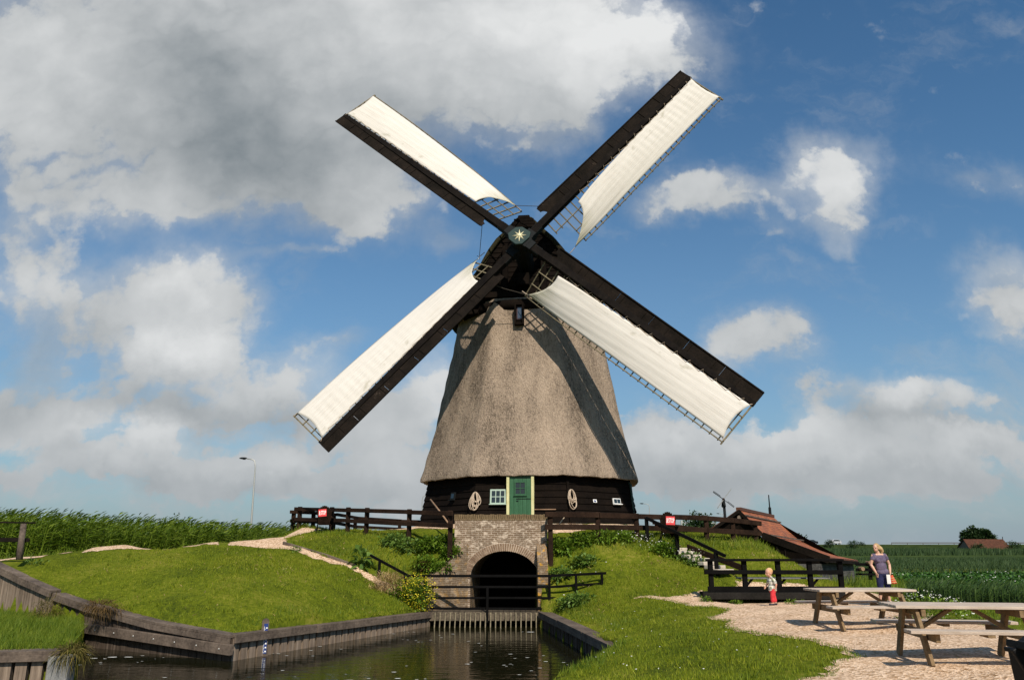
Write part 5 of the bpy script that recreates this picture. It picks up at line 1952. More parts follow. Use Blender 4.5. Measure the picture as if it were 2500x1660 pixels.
# ================================================================ FAR ROAD, CARS, GUARDRAIL, LAMPS
road_pts = [(-60, 60), (-27, 80), (10, 118), (42, 160), (62, 205), (85, 236), (112, 250), (170, 262), (300, 275), (420, 280)]
def road_z(i):
    return [.2, .5, .9, 1.2, 1.35, 1.42, 1.45, 1.45, 1.4, 1.4][i]
g, gb = MB(), MB()
vs, vb = [], []
for i, (x, y) in enumerate(road_pts):
    a = Vector(road_pts[max(i - 1, 0)])
    b_ = Vector(road_pts[min(i + 1, len(road_pts) - 1)])
    d = (b_ - a).normalized()
    s = Vector((d.y, -d.x))
    z = road_z(i)
    vs += [(x + s.x * 3.6, y + s.y * 3.6, z + .02), (x - s.x * 3.6, y - s.y * 3.6, z + .02)]
    vb += [(x + s.x * 13, y + s.y * 13, -.9), (x + s.x * 5, y + s.y * 5, z), (x - s.x * 5, y - s.y * 5, z), (x - s.x * 13, y - s.y * 13, -.9)]
n = len(road_pts)
g.grid(vs, n, 2)
o = g.build('road', plain('asphalt', (.05, .05, .05), .9))
o['kind'] = 'structure'
gb.grid(vb, n, 4)
o = gb.build('embankment', mottled('dark_verge', (.018, .032, .008), (.045, .065, .016), .4, 1, .0, 3, world=True, spec=.05), smooth=True)
o['kind'] = 'structure'
mdw = MB()
mdw.add([(-60, 75, -.55), (60, 75, -.55), (120, 45, -.55), (1800, 300, -.55), (1800, 1800, -.55), (-1800, 1800, -.55), (-1000, 200, -.55)], [tuple(range(7))])
o = mdw.build('meadow', mottled('polder_meadow', (.022, .042, .009), (.055, .082, .018), .05, 1, .0, .6, world=True, spec=.05))
o['kind'] = 'structure'
def road_at(t):
    """point at x = t along the near edge of the road"""
    xs = [p[0] for p in road_pts]
    return float(np.interp(t, xs, [p[1] for p in road_pts])), float(np.interp(t, xs, [road_z(i) for i in range(n)]))
gd_ = root('guardrail', (170, 257, 1.4), 'long steel guardrail along the far road on the horizon', 'guardrail')
g = MB()
xs = np.linspace(118, 400, 40)
pp = [Vector((x, road_at(x)[0] - 4.2, road_at(x)[1] + .55)) for x in xs]
for a, b_ in zip(pp[:-1], pp[1:]):
    g.beam(a, b_, .08, .34)
g.build('rail', M['rail_steel'], gd_)
g = MB()
for x in np.arange(118, 400, 5.5):
    y, z = road_at(x)
    g.beam((x, y - 4.2, z - .3), (x, y - 4.2, z + .6), .16, .12, up=(0, 1, 0))
g.build('post', M['rail_steel'], gd_)

def car(px, py, Y, paint, label, kind):
    c = V3(P(px, py, Y))
    zc = 1.46
    r = root('car', (c.x, c.y, zc), label, 'car', 'cars on the far road')
    ln = 4.2
    if kind == 'hatch':
        prof = [(-2.1, .35), (-2.1, .75), (-1.95, .95), (-1.2, 1.02), (-.55, 1.48), (.9, 1.52), (1.75, 1.32), (2.02, .95), (2.1, .6), (2.1, .35)]
        win = [(-.95, 1.03), (-.45, 1.40), (.85, 1.44), (1.6, 1.25), (1.75, 1.03)]
    else:
        prof = [(-2.2, .32), (-2.2, .68), (-2.0, .86), (-1.0, .95), (-.3, 1.38), (.75, 1.42), (1.5, 1.02), (2.15, .98), (2.25, .6), (2.2, .32)]
        win = [(-.75, .97), (-.2, 1.30), (.7, 1.34), (1.25, 1.0)]
    ex = Vector((1, .25, 0)).normalized()
    en = Vector((-.25, 1, 0)).normalized()
    base = Vector((c.x, c.y, zc))
    g = MB()
    g.prism(prof, 1.66, base - en * .83, ex, (0, 0, 1), en)
    g.build('body', paint, r, bevel=.05)
    g = MB()
    g.prism(win, 1.70, base - en * .85, ex, (0, 0, 1), en)
    g.build('side_window', M['glass'], r)
    for sx_ in (-1.3, 1.3):
        for sy_ in (-.78, .78):
            g = MB()
            q_ = base + ex * sx_ + en * sy_ + Vector((0, 0, .31))
            g.tube([q_ - en * .11, q_ + en * .11], .31, 14)
            w_ = g.build('wheel', M['bin'], r)
            g = MB()
            g.tube([q_ - en * .12, q_ + en * .12], .17, 10)
            g.build('rim', M['steel'], w_)
    for sx_, mt in ((-2.08, M['white']), (2.1, M['red'])):
        for sy_ in (-.6, .6):
            g = MB()
            g.box(base + ex * sx_ + en * sy_ + Vector((0, 0, .72)), (.12, .28, .14), (ex, en, Vector((0, 0, 1))))
            g.build('headlight' if sx_ < 0 else 'tail_light', mt, r)
car(1978, 1327, 236, plain('dark_car_paint', (.015, .016, .022), .25), 'dark low car on the far road beside the barn roof', 'sedan')
car(2036, 1328, 238, plain('silver_car_paint', (.55, .56, .58), .3, .2), 'silver hatchback on the far road between two bushes', 'hatch')

def lamp(px_top, py_top, Y, px_base, label, arm):
    t = V3(P(px_top, py_top, Y))
    b0 = V3(P(px_base, 1300, Y))
    base = Vector((b0.x, Y, -.6))
    r = root('street_lamp', base, label, 'street lamp', 'street lamps along the road')
    k = (t.z - 1.0) / 9.0
    g = MB()
    el = Vector((t.x, t.y, t.z))
    pts = [base, base.lerp(Vector((t.x, t.y, t.z - .8 * k)), .5), Vector((t.x, t.y, t.z - .7 * k)), Vector((t.x - .12 * arm / abs(arm), t.y, t.z - .15 * k)), Vector((t.x - .4 * arm / abs(arm), t.y, t.z)), Vector((t.x - arm * .75, t.y, t.z + .08))]
    g.tube(pts, [.13, .10, .07, .06, .055, .05], 8)
    g.build('pole', M['steel'], r, smooth=True)
    g = MB()
    hx = Vector((t.x - arm * .75, t.y, t.z + .08))
    sg = -arm / abs(arm)
    g.ellipsoid(hx + Vector((sg * .32, 0, .03)), (.42, .16, .10), 10, 6)
    g.box(hx + Vector((sg * .22, 0, -.05)), (.25, .18, .12))
    g.build('lamp_head', M['iron'], r)
lamp(625, 1121, 78, 613, 'tall grey street lamp rising from the reeds on the left', 1.3)
lamp(1031, 1210, 137, 1030, 'street lamp half hidden behind the left edge of the mill', -1.6)
lamp(1585, 1230, 165, 1585, 'street lamp just right of the mill base', 1.7)
lamp(1714, 1249, 205, 1714, 'street lamp above the right timber fence, left of the wind pump', 2.0)
lamp(1766, 1254, 222, 1766, 'far street lamp whose head shows beside the wind pump post', 1.6)
# gantry with blue road sign
gs_ = root('sign_gantry', P(1664, 1330, 190), 'grey sign gantry over the far road with a blue road sign', 'gantry')
g = MB()
g.beam(P(1664, 1335, 190), P(1664, 1270, 190), .45, .45, up=(0, 1, 0))
g.beam(P(1746, 1335, 190), P(1746, 1275, 190), .35, .35, up=(0, 1, 0))
g.build('post', M['steel'], gs_)
g = MB()
g.beam(P(1664, 1277, 190), P(1746, 1277, 190), .3, .4)
g.build('crossbeam', M['steel'], gs_)
g = MB()
a, b_ = V3(P(1706, 1277, 189.4)), V3(P(1731, 1277, 189.4))
g.beam(a, b_, .1, .62)
g.build('sign_panel', M['bluesign'], gs_)
g = MB()
g.beam(P(1689, 1330, 188), P(1689, 1262, 188), .2, .2, up=(0, 1, 0))
tag(g.build('signal_post', M['steel']), 'thin grey post in front of the far bushes, left of the blue road sign', 'post')

# ================================================================ TREES, BUSHES, FARM
def tree(name, x, y, z0, H, rx, label, cat, n=2600, leaf=.45, trunk=.3, group=None, crown_z=.58, mat='tree', parts=3, squash=.42):
    r = root(name, (x, y, z0), label, cat, group)
    g = MB()
    if trunk > 0:
        tp_ = H * (crown_z - squash * .7)
        g.tube([(x, y, z0 - .3), (x + .05 * H * .1, y, z0 + max(tp_, .3)), (x, y, z0 + H * crown_z)], [trunk, trunk * .75, trunk * .3], 8)
        for k in range(5):
            a = k * 1.26
            g.tube([(x, y, z0 + max(tp_, .3) * .9), (x + math.cos(a) * rx * .45, y + math.sin(a) * rx * .45, z0 + H * crown_z + H * .12 * math.sin(k * 2.1))], [trunk * .4, trunk * .12], 6)
        g.build('trunk', M['bark'], r, smooth=True)
    L_ = []
    for k in range(parts):
        a = k * 2.1 + x
        off = rx * (.42 if k else 0)
        c = (x + math.cos(a) * off, y + math.sin(a) * off, z0 + H * crown_z + H * .10 * math.sin(k * 1.9))
        f_ = 1.0 if k == 0 else .68
        L_.append(clump('c', c, (rx * f_ * .86, rx * f_ * .86, H * squash * f_), int(n * (.5 if k == 0 else .5 / max(1, parts - 1))), leaf, None, .6, .1, .3, shell=.3))
    o = tri_object('crown', np.concatenate(L_) - np.array([x, y, z0]), M[mat], None, 4)
    o.parent = r
    return r
fx, fy = P(2392, 1320, 225)[0], 225
tree('tree', fx + 2.6, fy + 6, -.6, 6.6, 4.4, 'dense dark round tree behind the far red roofed farmhouse', 'tree', 11000, .8, .45, None, .52, parts=5, squash=.46)
tree('bush', P(2007, 1322, 236)[0], 231, .3, 2.6, 1.6, 'round dark bush between the two far cars', 'bush', 900, .3, .1, 'bushes along the far road', .5, squash=.5)
tree('bush', P(2068, 1324, 238)[0], 233, .1, 2.6, 2.1, 'low wide bush right of the silver car', 'bush', 1000, .3, .1, 'bushes along the far road', .5, squash=.48)
tree('bush', P(2108, 1327, 240)[0], 241, .1, 2.2, 1.3, 'smallest bush on the far road, left of the woman', 'bush', 600, .28, .1, 'bushes along the far road', .5, squash=.48)
tree('tree', P(1948, 1316, 120)[0], 120, -.6, 4.0, 1.6, 'small dark tree just behind the far end of the barn roof', 'tree', 900, .32, .14, None, .55)
for (px, Y, H, rx, lb) in ((1706, 150, 7.8, 3.4, 'dark tree seen above the right fence beside the lamp'), (1672, 148, 5.4, 2.6, 'dark bush seen between the fence rails under the gantry'), (1725, 146, 4.6, 2.2, 'lower dark bush seen under the blue road sign')):
    tree('tree', P(px, 1290, Y)[0], Y, -.6, H, rx, lb, 'tree', 4200, .55, .2, 'trees behind the right fence', .52, squash=.5)
for (px, Y, H, rx, lb) in ((418, 190, 8.6, 5.0, 'far dark tree on the skyline above the reeds, the left one'), (446, 196, 8.3, 4.2, 'far dark tree on the skyline above the reeds, nearer the lamp')):
    tree('tree', P(px, 1275, Y)[0], Y, -.6, H, rx, lb, 'tree', 1300, .55, .3, 'far trees above the reeds', .55, squash=.45)
# farmhouse
fh = root('farmhouse', (fx + 2, fy, -.6), 'far low farmhouse with a long dull red roof beside the guardrail', 'farmhouse')
f0, f1 = V3(P(2352, 1316, 222)), V3(P(2449, 1315, 222))
g = MB()
e0, e1 = Vector((f0.x - .3, 218.6, -.1)), Vector((f1.x + .3, 218.6, -.1))
k0, k1 = Vector((f0.x - .3, 226, .2)), Vector((f1.x + .3, 226, .2))
t0, t1 = Vector((f0.x, 222.2, f0.z)), Vector((f1.x, 222.2, f0.z))
ln = (f1 - f0).length
g.add([t0, t1, e1, e0], [(0, 1, 2, 3)], [[(0, 0), (ln, 0), (ln, 4.5), (0, 4.5)]])
g.add([t0, t1, k1, k0], [(0, 1, 2, 3)], [[(0, 0), (ln, 0), (ln, 4.5), (0, 4.5)]])
g.build('roof', mottled('dull_red_tiles', (.045, .018, .010), (.11, .042, .022), 2, .9, .2, 8), fh, solid=.1)
g = MB()
g.add([e0 + Vector((.4, .3, 0)), e1 + Vector((-.4, .3, 0)), e1 + Vector((-.4, .3, -1.2)), e0 + Vector((.4, .3, -1.2))], [(0, 1, 2, 3)])
for a, b_, c_ in ((t0, e0, k0), (t1, e1, k1)):
    i_ = Vector((.35 if a is t0 else -.35, 0, 0))
    g.add([a + i_ - Vector((0, 0, .15)), b_ + i_, b_ + i_ - Vector((0, 0, 1.2)), c_ + i_ - Vector((0, 0, 1.2)), c_ + i_], [(0, 1, 2, 3, 4)])
g.build('wall', M['brick_side'], fh)
g = MB()
for t_ in (t0, t1):
    g.tube([t_ + Vector((0, 0, -.2)), t_ + Vector((0, 0, .7))], .10, 6)
g.build('finial', M['iron'], fh)
for (px, Y, H, rx, lb) in ((2472, 214, 2.9, 2.2, 'bush at the right end of the farmhouse'), (2385, 210, 2.3, 1.9, 'low dark bush in front of the farmhouse roof')):
    tree('bush', P(px, 1330, Y)[0], Y, -.6, H, rx, lb, 'bush', 900, .35, .1, 'bushes by the farmhouse', .5, squash=.5)

# ================================================================ PICNIC TABLES
def picnic_table():
    r = root('picnic_table', (0, 0, 0), 'table', 'picnic table', 'picnic tables on the gravel')
    Lt, Wt, Ht = 1.98, .78, .74
    for k in range(5):
        y = -Wt / 2 + (k + .5) * Wt / 5
        g = MB()
        g.box((0, y, Ht - .02), (Lt, Wt / 5 - .012, .042))
        g.build('table_plank', M['table'], r, bevel=.006)
    for sg in (-1, 1):
        for k in range(2):
            g = MB()
            g.box((0, sg * (.66 + k * .145), .44), (Lt, .135, .042))
            g.build('seat_plank', M['table'], r, bevel=.006)
    for sx_ in (-1, 1):
        x = sx_ * .70
        for sg in (-1, 1):
            g = MB()
            g.beam((x, sg * .24, Ht - .045), (x, sg * .64, -.02), .05, .13, up=(0, 1, 0))
            g.build('leg', M['tableleg'], r, bevel=.006)
        g = MB()
        g.box((x - sx_ * .07, 0, .36), (.06, 1.56, .115))
        g.build('seat_bearer', M['tableleg'], r, bevel=.006)
        g = MB()
        g.box((x - sx_ * .07, 0, Ht - .095), (.06, .74, .10))
        g.build('top_bearer', M['tableleg'], r, bevel=.006)
        g = MB()
        g.beam((x - sx_ * .10, 0, .40), (sx_ * .14, 0, Ht - .06), .05, .075, up=(0, 1, 0))
        g.build('brace', M['tableleg'], r, bevel=.005)
    for sg in (-1, 1):
        g = MB()
        g.box((0, sg * .735, .40), (.09, .27, .035))
        g.build('seat_cleat', M['tableleg'], r)
    return r
t1_ = picnic_table()
c = (G(2158, 1474, .74) + G(2201, 1488, .74) + G(2462, 1477, .74) + G(2505, 1488, .74)) / 4
t1_.location = (c[0] + .10, c[1] + .02, h1(c[0], c[1]) + .02)
t1_.rotation_euler = (0, 0, R(-8))
t1_['label'] = 'nearest bleached picnic table, cut by the right picture edge'
t2_ = dup(t1_, 'farther bleached picnic table, standing in front of the woman')
c = (G(1969, 1433, .74) + G(1998, 1442.5, .74) + G(2191, 1429, .74) + G(2219, 1437, .74)) / 4
t2_.location = (c[0], c[1], h1(c[0], c[1]) + .01)
t2_.rotation_euler = (0, 0, R(3.5))

# ================================================================ LITTER BIN, bottom right
by_ = 6.2
b0 = V3(P(2466, 1600, by_))
lb_ = root('litter_bin', (b0.x + .26, b0.y + .25, 0), 'black litter bin with a pointed curved hood, cut by the bottom right corner', 'litter bin')
g = MB()
bx, byy, bz = b0.x + .50, b0.y + .25, V3(P(2466, 1597, by_)).z
vs = []
for z, s in ((-.02, .19), (bz, .23)):
    for a, b_ in ((-1, -1), (1, -1), (1, 1), (-1, 1)):
        vs.append((bx + a * s, byy + b_ * s, z))
g.add(vs, [(0, 1, 2, 3), (0, 1, 5, 4), (1, 2, 6, 5), (2, 3, 7, 6), (3, 0, 4, 7), (4, 5, 6, 7)])
g.build('bin_body', M['bin'], lb_, bevel=.012)
g = MB()
hp = V3(P(2487, 1545, by_ + .2)).z
prof = [(-.32, bz + .015), (-.31, bz + .075), (-.27, bz + .05), (-.215, bz + .06), (-.15, bz + .105), (-.10, bz + .18), (-.075, hp), (-.06, hp - .005), (-.02, hp - .05), (.06, hp - .055), (.10, bz + .16), (.2, bz + .07), (.3, bz + .06), (.3, bz - .0), (-.22, bz)]
g.prism(prof, .26, (bx + .02, byy - .14, 0), (1, 0, 0), (0, 0, 1), (0, 1, 0))
g.build('hood', M['bin'], lb_, bevel=.008)
g = MB()
g.box((bx, byy, bz - .02), (.49, .49, .035))
g.build('rim', M['bin'], lb_, bevel=.008)
g = MB()
g.beam((bx - .30, byy, bz + .02), (bx - .22, byy, bz - .14), .04, .08)
g.build('side_handle', M['bin'], lb_, bevel=.01)

# ================================================================ GARDEN CHAIRS WITH STOP SIGNS
def garden_chair(label):
    r = root('garden_chair', (0, 0, 0), label, 'chair', 'brown garden chairs on the mound')
    # seen from behind: fan back of slats leaning back (towards -y), seat to +y
    tilt = R(20)
    nS = 9
    for k in range(nS):
        x = (k - (nS - 1) / 2)
        g = MB()
        top = 1.10 - .014 * x * x
        a0, a1 = x * .046, x * .070
        def bp_(a, l):
            return Vector((a, -.08 - math.sin(tilt) * l, .26 + math.cos(tilt) * l))
        w_ = .033
        l1 = top - .26
        vs = [bp_(a0 - w_, 0), bp_(a0 + w_, 0), bp_(a1 + w_ * 1.1, l1 - .012), bp_(a1, l1), bp_(a1 - w_ * 1.1, l1 - .012)]
        bk = [v + Vector((0, .022, .008)) for v in vs]
        g.add(vs + bk, [(0, 1, 2, 3, 4), (9, 8, 7, 6, 5)] + [(j, j + 5, (j + 1) % 5 + 5, (j + 1) % 5) for j in range(5)])
        g.build('back_slat', M['fence'], r)
    for l, w_ in ((.22, .46), (.58, .56)):
        g = MB()
        c_ = Vector((0, -.08 - math.sin(tilt) * l + .035, .26 + math.cos(tilt) * l))
        g.box(c_, (w_, .035, .07))
        g.build('back_rail', M['fence'], r)
    for k in range(5):
        g = MB()
        g.box((0, .02 + k * .105, .30 + k * .018), (.54, .095, .025))
        g.build('seat_slat', M['fence'], r)
    for sx_ in (-1, 1):
        g = MB()
        g.beam((sx_ * .30, .46, 0), (sx_ * .30, .46, .55), .09, .035, up=(1, 0, 0))
        g.build('leg', M['fence'], r)
        g = MB()
        g.beam((sx_ * .285, .50, .36), (sx_ * .285, -.42, .04), .03, .12)
        g.build('leg', M['fence'], r)
        g = MB()
        g.beam((sx_ * .33, -.24, .56), (sx_ * .34, .54, .58), .12, .025)
        g.build('armrest', M['fence'], r)
    return r
ch = garden_chair('fan backed garden chair carrying a red stop sign, at the right fence')
p = P(1638, 1316, 29.9)
ch.location = (p[0], p[1] + .35, max(P(1638, 1320, 29.9)[2], h1(p[0], p[1] + .3)) + .02)
ch.rotation_euler = (0, 0, R(-14))
ch2 = dup(ch, 'brown garden chair carrying a red stop sign, left end of the fence')
p = P(786, 1300, 33.2)
ch2.location = (p[0], p[1] + .3, h1(p[0], p[1] + .3) + .02)
ch2.rotation_euler = (0, 0, R(10))
def text_mesh(s, size, name):
    cu = bpy.data.curves.new(name, 'FONT')
    cu.body = s
    cu.size = size
    cu.align_x = 'CENTER'
    cu.align_y = 'CENTER'
    cu.extrude = .002
    cu.offset = .004
    o = bpy.data.objects.new(name, cu)
    col.objects.link(o)
    dg = bpy.context.evaluated_depsgraph_get()
    me = bpy.data.meshes.new_from_object(o.evaluated_get(dg))
    bpy.data.objects.remove(o)
    return me
def stop_sign(px0, py0, px1, py1, Y, yaw, roll, label, shear=0.0):
    a, b_ = P(px0, py0, Y), P(px1, py1, Y)
    w, hh = b_[0] - a[0], a[2] - b_[2]
    c_ = Vector(((a[0] + b_[0]) / 2, Y, (a[2] + b_[2]) / 2))
    r = root('stop_sign', c_, label, 'sign', 'red stop signs on the chairs')
    g = MB()
    g.box(c_, (w, .012, hh))
    g.build('sign_plate', M['red'], r, bevel=.004)
    me = text_mesh('STOP', hh * .60, 'lettering')
    me.materials.clear()
    me.materials.append(M['white'])
    o = bpy.data.objects.new('lettering', me)
    col.objects.link(o)
    o.parent = r
    o.location = (w * .10, -.010, -.01 * hh)
    o.rotation_euler = (R(90), 0, 0)
    o.scale = (.50 * w / hh * .92, 1.25, 1)
    g = MB()                                              # walking figure pictogram
    u = hh
    cc = c_ + Vector((-w * .37, -.009, 0))
    g.ellipsoid(cc + Vector((0, 0, u * .20)), (u * .07, .003, u * .08), 10, 6)
    g.prism([(-.05 * u, -.02 * u), (.05 * u, -.02 * u), (.06 * u, .12 * u), (-.06 * u, .12 * u)], .003, cc, (1, 0, 0), (0, 0, 1), (0, -1, 0))
    g.prism([(-.10 * u, -.30 * u), (-.04 * u, -.30 * u), (.04 * u, -.02 * u), (-.05 * u, -.02 * u)], .003, cc, (1, 0, 0), (0, 0, 1), (0, -1, 0))
    g.prism([(.06 * u, -.30 * u), (.11 * u, -.30 * u), (.05 * u, -.02 * u), (-.02 * u, -.02 * u)], .003, cc, (1, 0, 0), (0, 0, 1), (0, -1, 0))
    g.prism([(.05 * u, .10 * u), (.12 * u, -.02 * u), (.10 * u, -.04 * u), (.04 * u, .05 * u)], .003, cc, (1, 0, 0), (0, 0, 1), (0, -1, 0))
    g.build('pictogram', M['white'], r)
    r.rotation_euler = (R(-8), R(roll), R(yaw))
    return r
stop_sign(1625.5, 1260, 1648, 1281, 29.25, -6, 2.5, 'red stop sign on the chair at the right fence')
stop_sign(778.5, 1242.5, 796.5, 1260.5, 32.6, 8, -5, 'red stop sign on the chair at the left fence, slightly tilted')

# ================================================================ VEGETATION
# reed bed on the left
def reeds(name, x, y, z, H, wind, mat, nl=8, lw=.035, ll=.55, stem=True):
    n = len(x)
    H = H * rng.uniform(.78, 1.14, n)
    la = rng.normal(0, .10, n)
    tops = np.stack([x + wind[0] * H * .16 + la * H * .5, y + rng.normal(0, .06, n) * H, z + H], -1)
    base = np.stack([x, y, z - .1], -1)
    out = []
    s = np.tile(np.array([[.012, 0, 0]]), (n, 1))
    out.append(np.stack([base - s, base + s, tops + s * .3, tops - s * .3], 1))
    for k in range(nl):
        t = (.22 + .75 * k / nl) + rng.uniform(-.05, .05, n)
        p = base + (tops - base) * t[:, None]
        d = np.stack([wind[0] * rng.uniform(.5, 1.3, n) + rng.normal(0, .35, n), rng.normal(0, .5, n) + wind[1], rng.uniform(.15, 1.0, n)], -1)
        L_ = ll * rng.uniform(.6, 1.25, n)
        out.append(leaves(p, d, L_, np.full(n, lw) * rng.uniform(.7, 1.3, n), rng.uniform(.1, .45, n)))
    # plume at the top
    d = np.stack([np.full(n, wind[0]) + rng.normal(0, .2, n), rng.normal(0, .3, n), np.full(n, .9)], -1)
    out.append(leaves(tops, d, np.full(n, ll * .6), np.full(n, lw * 1.3), np.full(n, .2)))
    return tri_object(name, np.concatenate(out), M[mat], 'stuff', 4)
pb = [tuple(P(px, 1350, Y)[:2]) for px, Y in ((-120, 28.5), (100, 29.0), (320, 31.6), (500, 33.0), (640, 34.6), (735, 37.5))]
pf = [tuple(P(px, 1350, Y + 7)[:2]) for px, Y in ((-120, 28.5), (100, 29.0), (320, 31.6), (500, 33.0), (640, 34.6), (735, 37.5))]
bed = pb + pf[::-1]
x, y = sample((-30, -7, 26, 48), 46, lambda x, y: pip(bed, x, y))
zr = zat(x, y)
# reeds stand in the ditch: height so that the tops form a ragged, nearly level line
tx = x / y
ztop = CAMZ + (0.0300 + (tx + .69) * (-.016 / .36)) * y
reeds('reed_bed', x, y, zr, np.clip(ztop - zr + rng.normal(0, .10, len(x)), 1.2, 3.2), (1.0, 0), 'reed', 9, .042)
# grass in front of the reeds
x, y = sample((-22, -6, 25, 38), 120, lambda x, y: pip([tuple(P(a, 1350, b)[:2]) for a, b in ((-120, 27.0), (100, 27.6), (320, 30.0), (500, 31.2), (640, 32.8), (735, 35.2), (735, 38), (640, 35), (500, 33.4), (320, 32), (100, 29.4), (-120, 29))], x, y) & not_hard(x, y))
rough = [blades(x, y, zat(x, y), .22, .02, .5, (.25, 0))]
# long grass: near left bank, mound faces, toes of walls and fences
def rgrass(poly, dens, hgt, wid=.02, lean=.5, wind=(.12, 0), msk=not_hard):
    xs = [p_[0] for p_ in poly]
    ys = [p_[1] for p_ in poly]
    x, y = sample((min(xs), max(xs), min(ys), max(ys)), dens, lambda a, b: pip(poly, a, b) & msk(a, b))
    rough.append(blades(x, y, zat(x, y), hgt, wid, lean, wind))
nb_poly = [(-22, 14), (FQ[0] + .25, FQ[1] + .1), (FB[0], FB[1]), (-11.8, 22.2), (-17, 25.2), (-22, 26)]
rgrass(nb_poly, 1100, .20, .014, .6)
rgrass([tuple(P(a, b, c)[:2]) for a, b, c in ((1345, 1470, 27.6), (1470, 1460, 25.8), (1400, 1490, 25.8), (1330, 1500, 27.2))], 420, .18)
rgrass([tuple(P(a, b, c)[:2]) for a, b, c in ((1340, 1330, 29.4), (1860, 1310, 32.3), (1900, 1330, 31.0), (1560, 1330, 28.9), (1345, 1420, 28.0))], 260, .22, .022)
rgrass([tuple(P(a, b, c)[:2]) for a, b, c in ((730, 1297, 34.5), (1100, 1318, 29.4), (1100, 1345, 29.0), (900, 1330, 31), (760, 1300, 33.4))], 240, .16, .02)
rgrass([tuple(P(a, b, c)[:2]) for a, b, c in ((690, 1350, 30.3), (760, 1345, 30.4), (900, 1400, 29), (1000, 1440, 28.4), (1040, 1470, 28), (1060, 1380, 29), (900, 1340, 30.6))], 260, .2, .022)
rgrass([(2.6, 21.2), (1.5, 27.3), (2.2, 27.3), (3.3, 21.5), (3.2, 20.2)], 380, .11, .014)
rgrass([(QK[0] - .3, QK[1] + .25), (QA[0] - .2, QA[1]), (QA[0] - .75, QA[1]), (QK[0] - .8, QK[1] + .5)], 420, .10, .014)
rgrass([near_edge[0], near_edge[1], near_edge[2], near_edge[3], (near_edge[3][0] + .8, near_edge[3][1]), (near_edge[2][0] + .6, near_edge[2][1] + .3), (near_edge[0][0] + .5, near_edge[0][1] + .3)], 420, .12, .014)
# grass along the right side of the yard and beyond
east = [(12.4, 9), (11.3, 13.5), (10.6, 17.5), (10.9, 21.5), (11.8, 24), (12.4, 27), (13, 33), (30, 40), (30, 9)]
rgrass([(11.4, 12), (10.6, 15.5), (10.3, 19), (11.1, 22.2), (12.0, 23), (12.6, 18), (13.4, 13)], 240, .13, .016)
rgrass([(12.3, 25.5), (13.4, 34), (22, 42), (30, 40), (19, 26), (14, 24.5)], 110, .55, .03, .5, (.25, 0))
# grass creeping into the edge of the gravel
x, y = sample((3, 13, 6, 28), 900, lambda a, b: in_gravel(a, b)[0])
e_ = np.zeros(len(x), bool)
for dx_, dy_ in ((.13, 0), (-.13, 0), (0, .16), (0, -.16), (.09, .1), (-.09, -.1)):
    e_ |= ~in_gravel(x + dx_ * rng.uniform(.3, 1.6, len(x)), y + dy_ * rng.uniform(.3, 1.6, len(x)))[0]
x, y = x[e_], y[e_]
rough.append(blades(x, y, zat(x, y) + .01, .055, .014, .8))
tri_object('rough_grass', np.concatenate(rough), M['rough'], 'stuff')
# tall ditch reed on the right
dp = [(11.4, 23.4), (12.6, 20.0), (12.3, 17.2), (12.9, 13.0), (14.5, 9.5), (19, 9.5), (19.5, 14), (17, 20), (15.5, 25), (13.2, 27)]
x, y = sample((11, 20, 9, 27), 90, lambda a, b: pip(dp, a, b))
zr = zat(x, y)
reeds('ditch_reed', x, y, zr, np.clip(.46 + .10 * np.sin(x * 2 + y), .25, .7), (.75, 0), 'ditch', 6, .022, .5)
# crop field, dark leaves with pale blossoms
cp_ = [(14.8, 26), (17, 20.5), (20, 13), (60, 13), (75, 46), (40, 50), (21, 47)]
x, y = sample((14, 75, 13, 50), 26, lambda a, b: pip(cp_, a, b))
n_ = len(x)
zc_ = zat(x, y)
L_ = []
for k in range(5):
    b_ = np.stack([x + rng.normal(0, .09, n_), y + rng.normal(0, .09, n_), zc_ + rng.uniform(.15, .62, n_)], -1)
    d = np.stack([rng.normal(0, .7, n_), rng.normal(0, .7, n_), rng.uniform(.0, .8, n_)], -1)
    L_.append(leaves(b_, d, .22 * rng.uniform(.7, 1.5, n_), .13 * rng.uniform(.7, 1.4, n_), np.full(n_, .2)))
tri_object('crop_field', np.concatenate(L_), M['crop'], 'stuff', 4)
def specks(name, x, y, z, s, mat):
    n = len(x)
    b_ = np.stack([x, y, z], -1)
    d = rng.normal(0, 1, (n, 3))
    d[:, 2] = np.abs(d[:, 2]) * .3
    o = np.concatenate([leaves(b_, d, np.full(n, s) * rng.uniform(.6, 1.3, n), np.full(n, s * .8), np.zeros(n)), leaves(b_, d[:, [1, 0, 2]] * np.array([-1, 1, 1]), np.full(n, s), np.full(n, s * .8), np.zeros(n))])
    return tri_object(name, o, M[mat], 'stuff', 4)
k = rng.uniform(0, 1, n_) < .045
specks('crop_blossom', x[k], y[k], zc_[k] + .68, .07, 'whitepetal')
# far meadow and far reed belt before the road
x, y = sample((14, 130, 48, 120), 5, lambda a, b: (a > .15 * b + 7))
tri_object('meadow_grass', blades(x, y, zat(x, y), .4, .10, .6, (.2, 0)), M['farreed'], 'stuff')
x, y = sample((60, 330, 150, 232), 1.6, lambda a, b: (b > 150 + .28 * (a - 60)) & (a > .34 * b))
zz = np.full(len(x), -.6)
tri_object('far_reed_belt', np.concatenate([blades(x, y, zz, np.full(len(x), 1.25), .28, .3, (.15, 0)), blades(x + .3, y + .2, zz, np.full(len(x), 1.0), .3, .4, (.2, 0))]), M['farreed'], 'stuff')

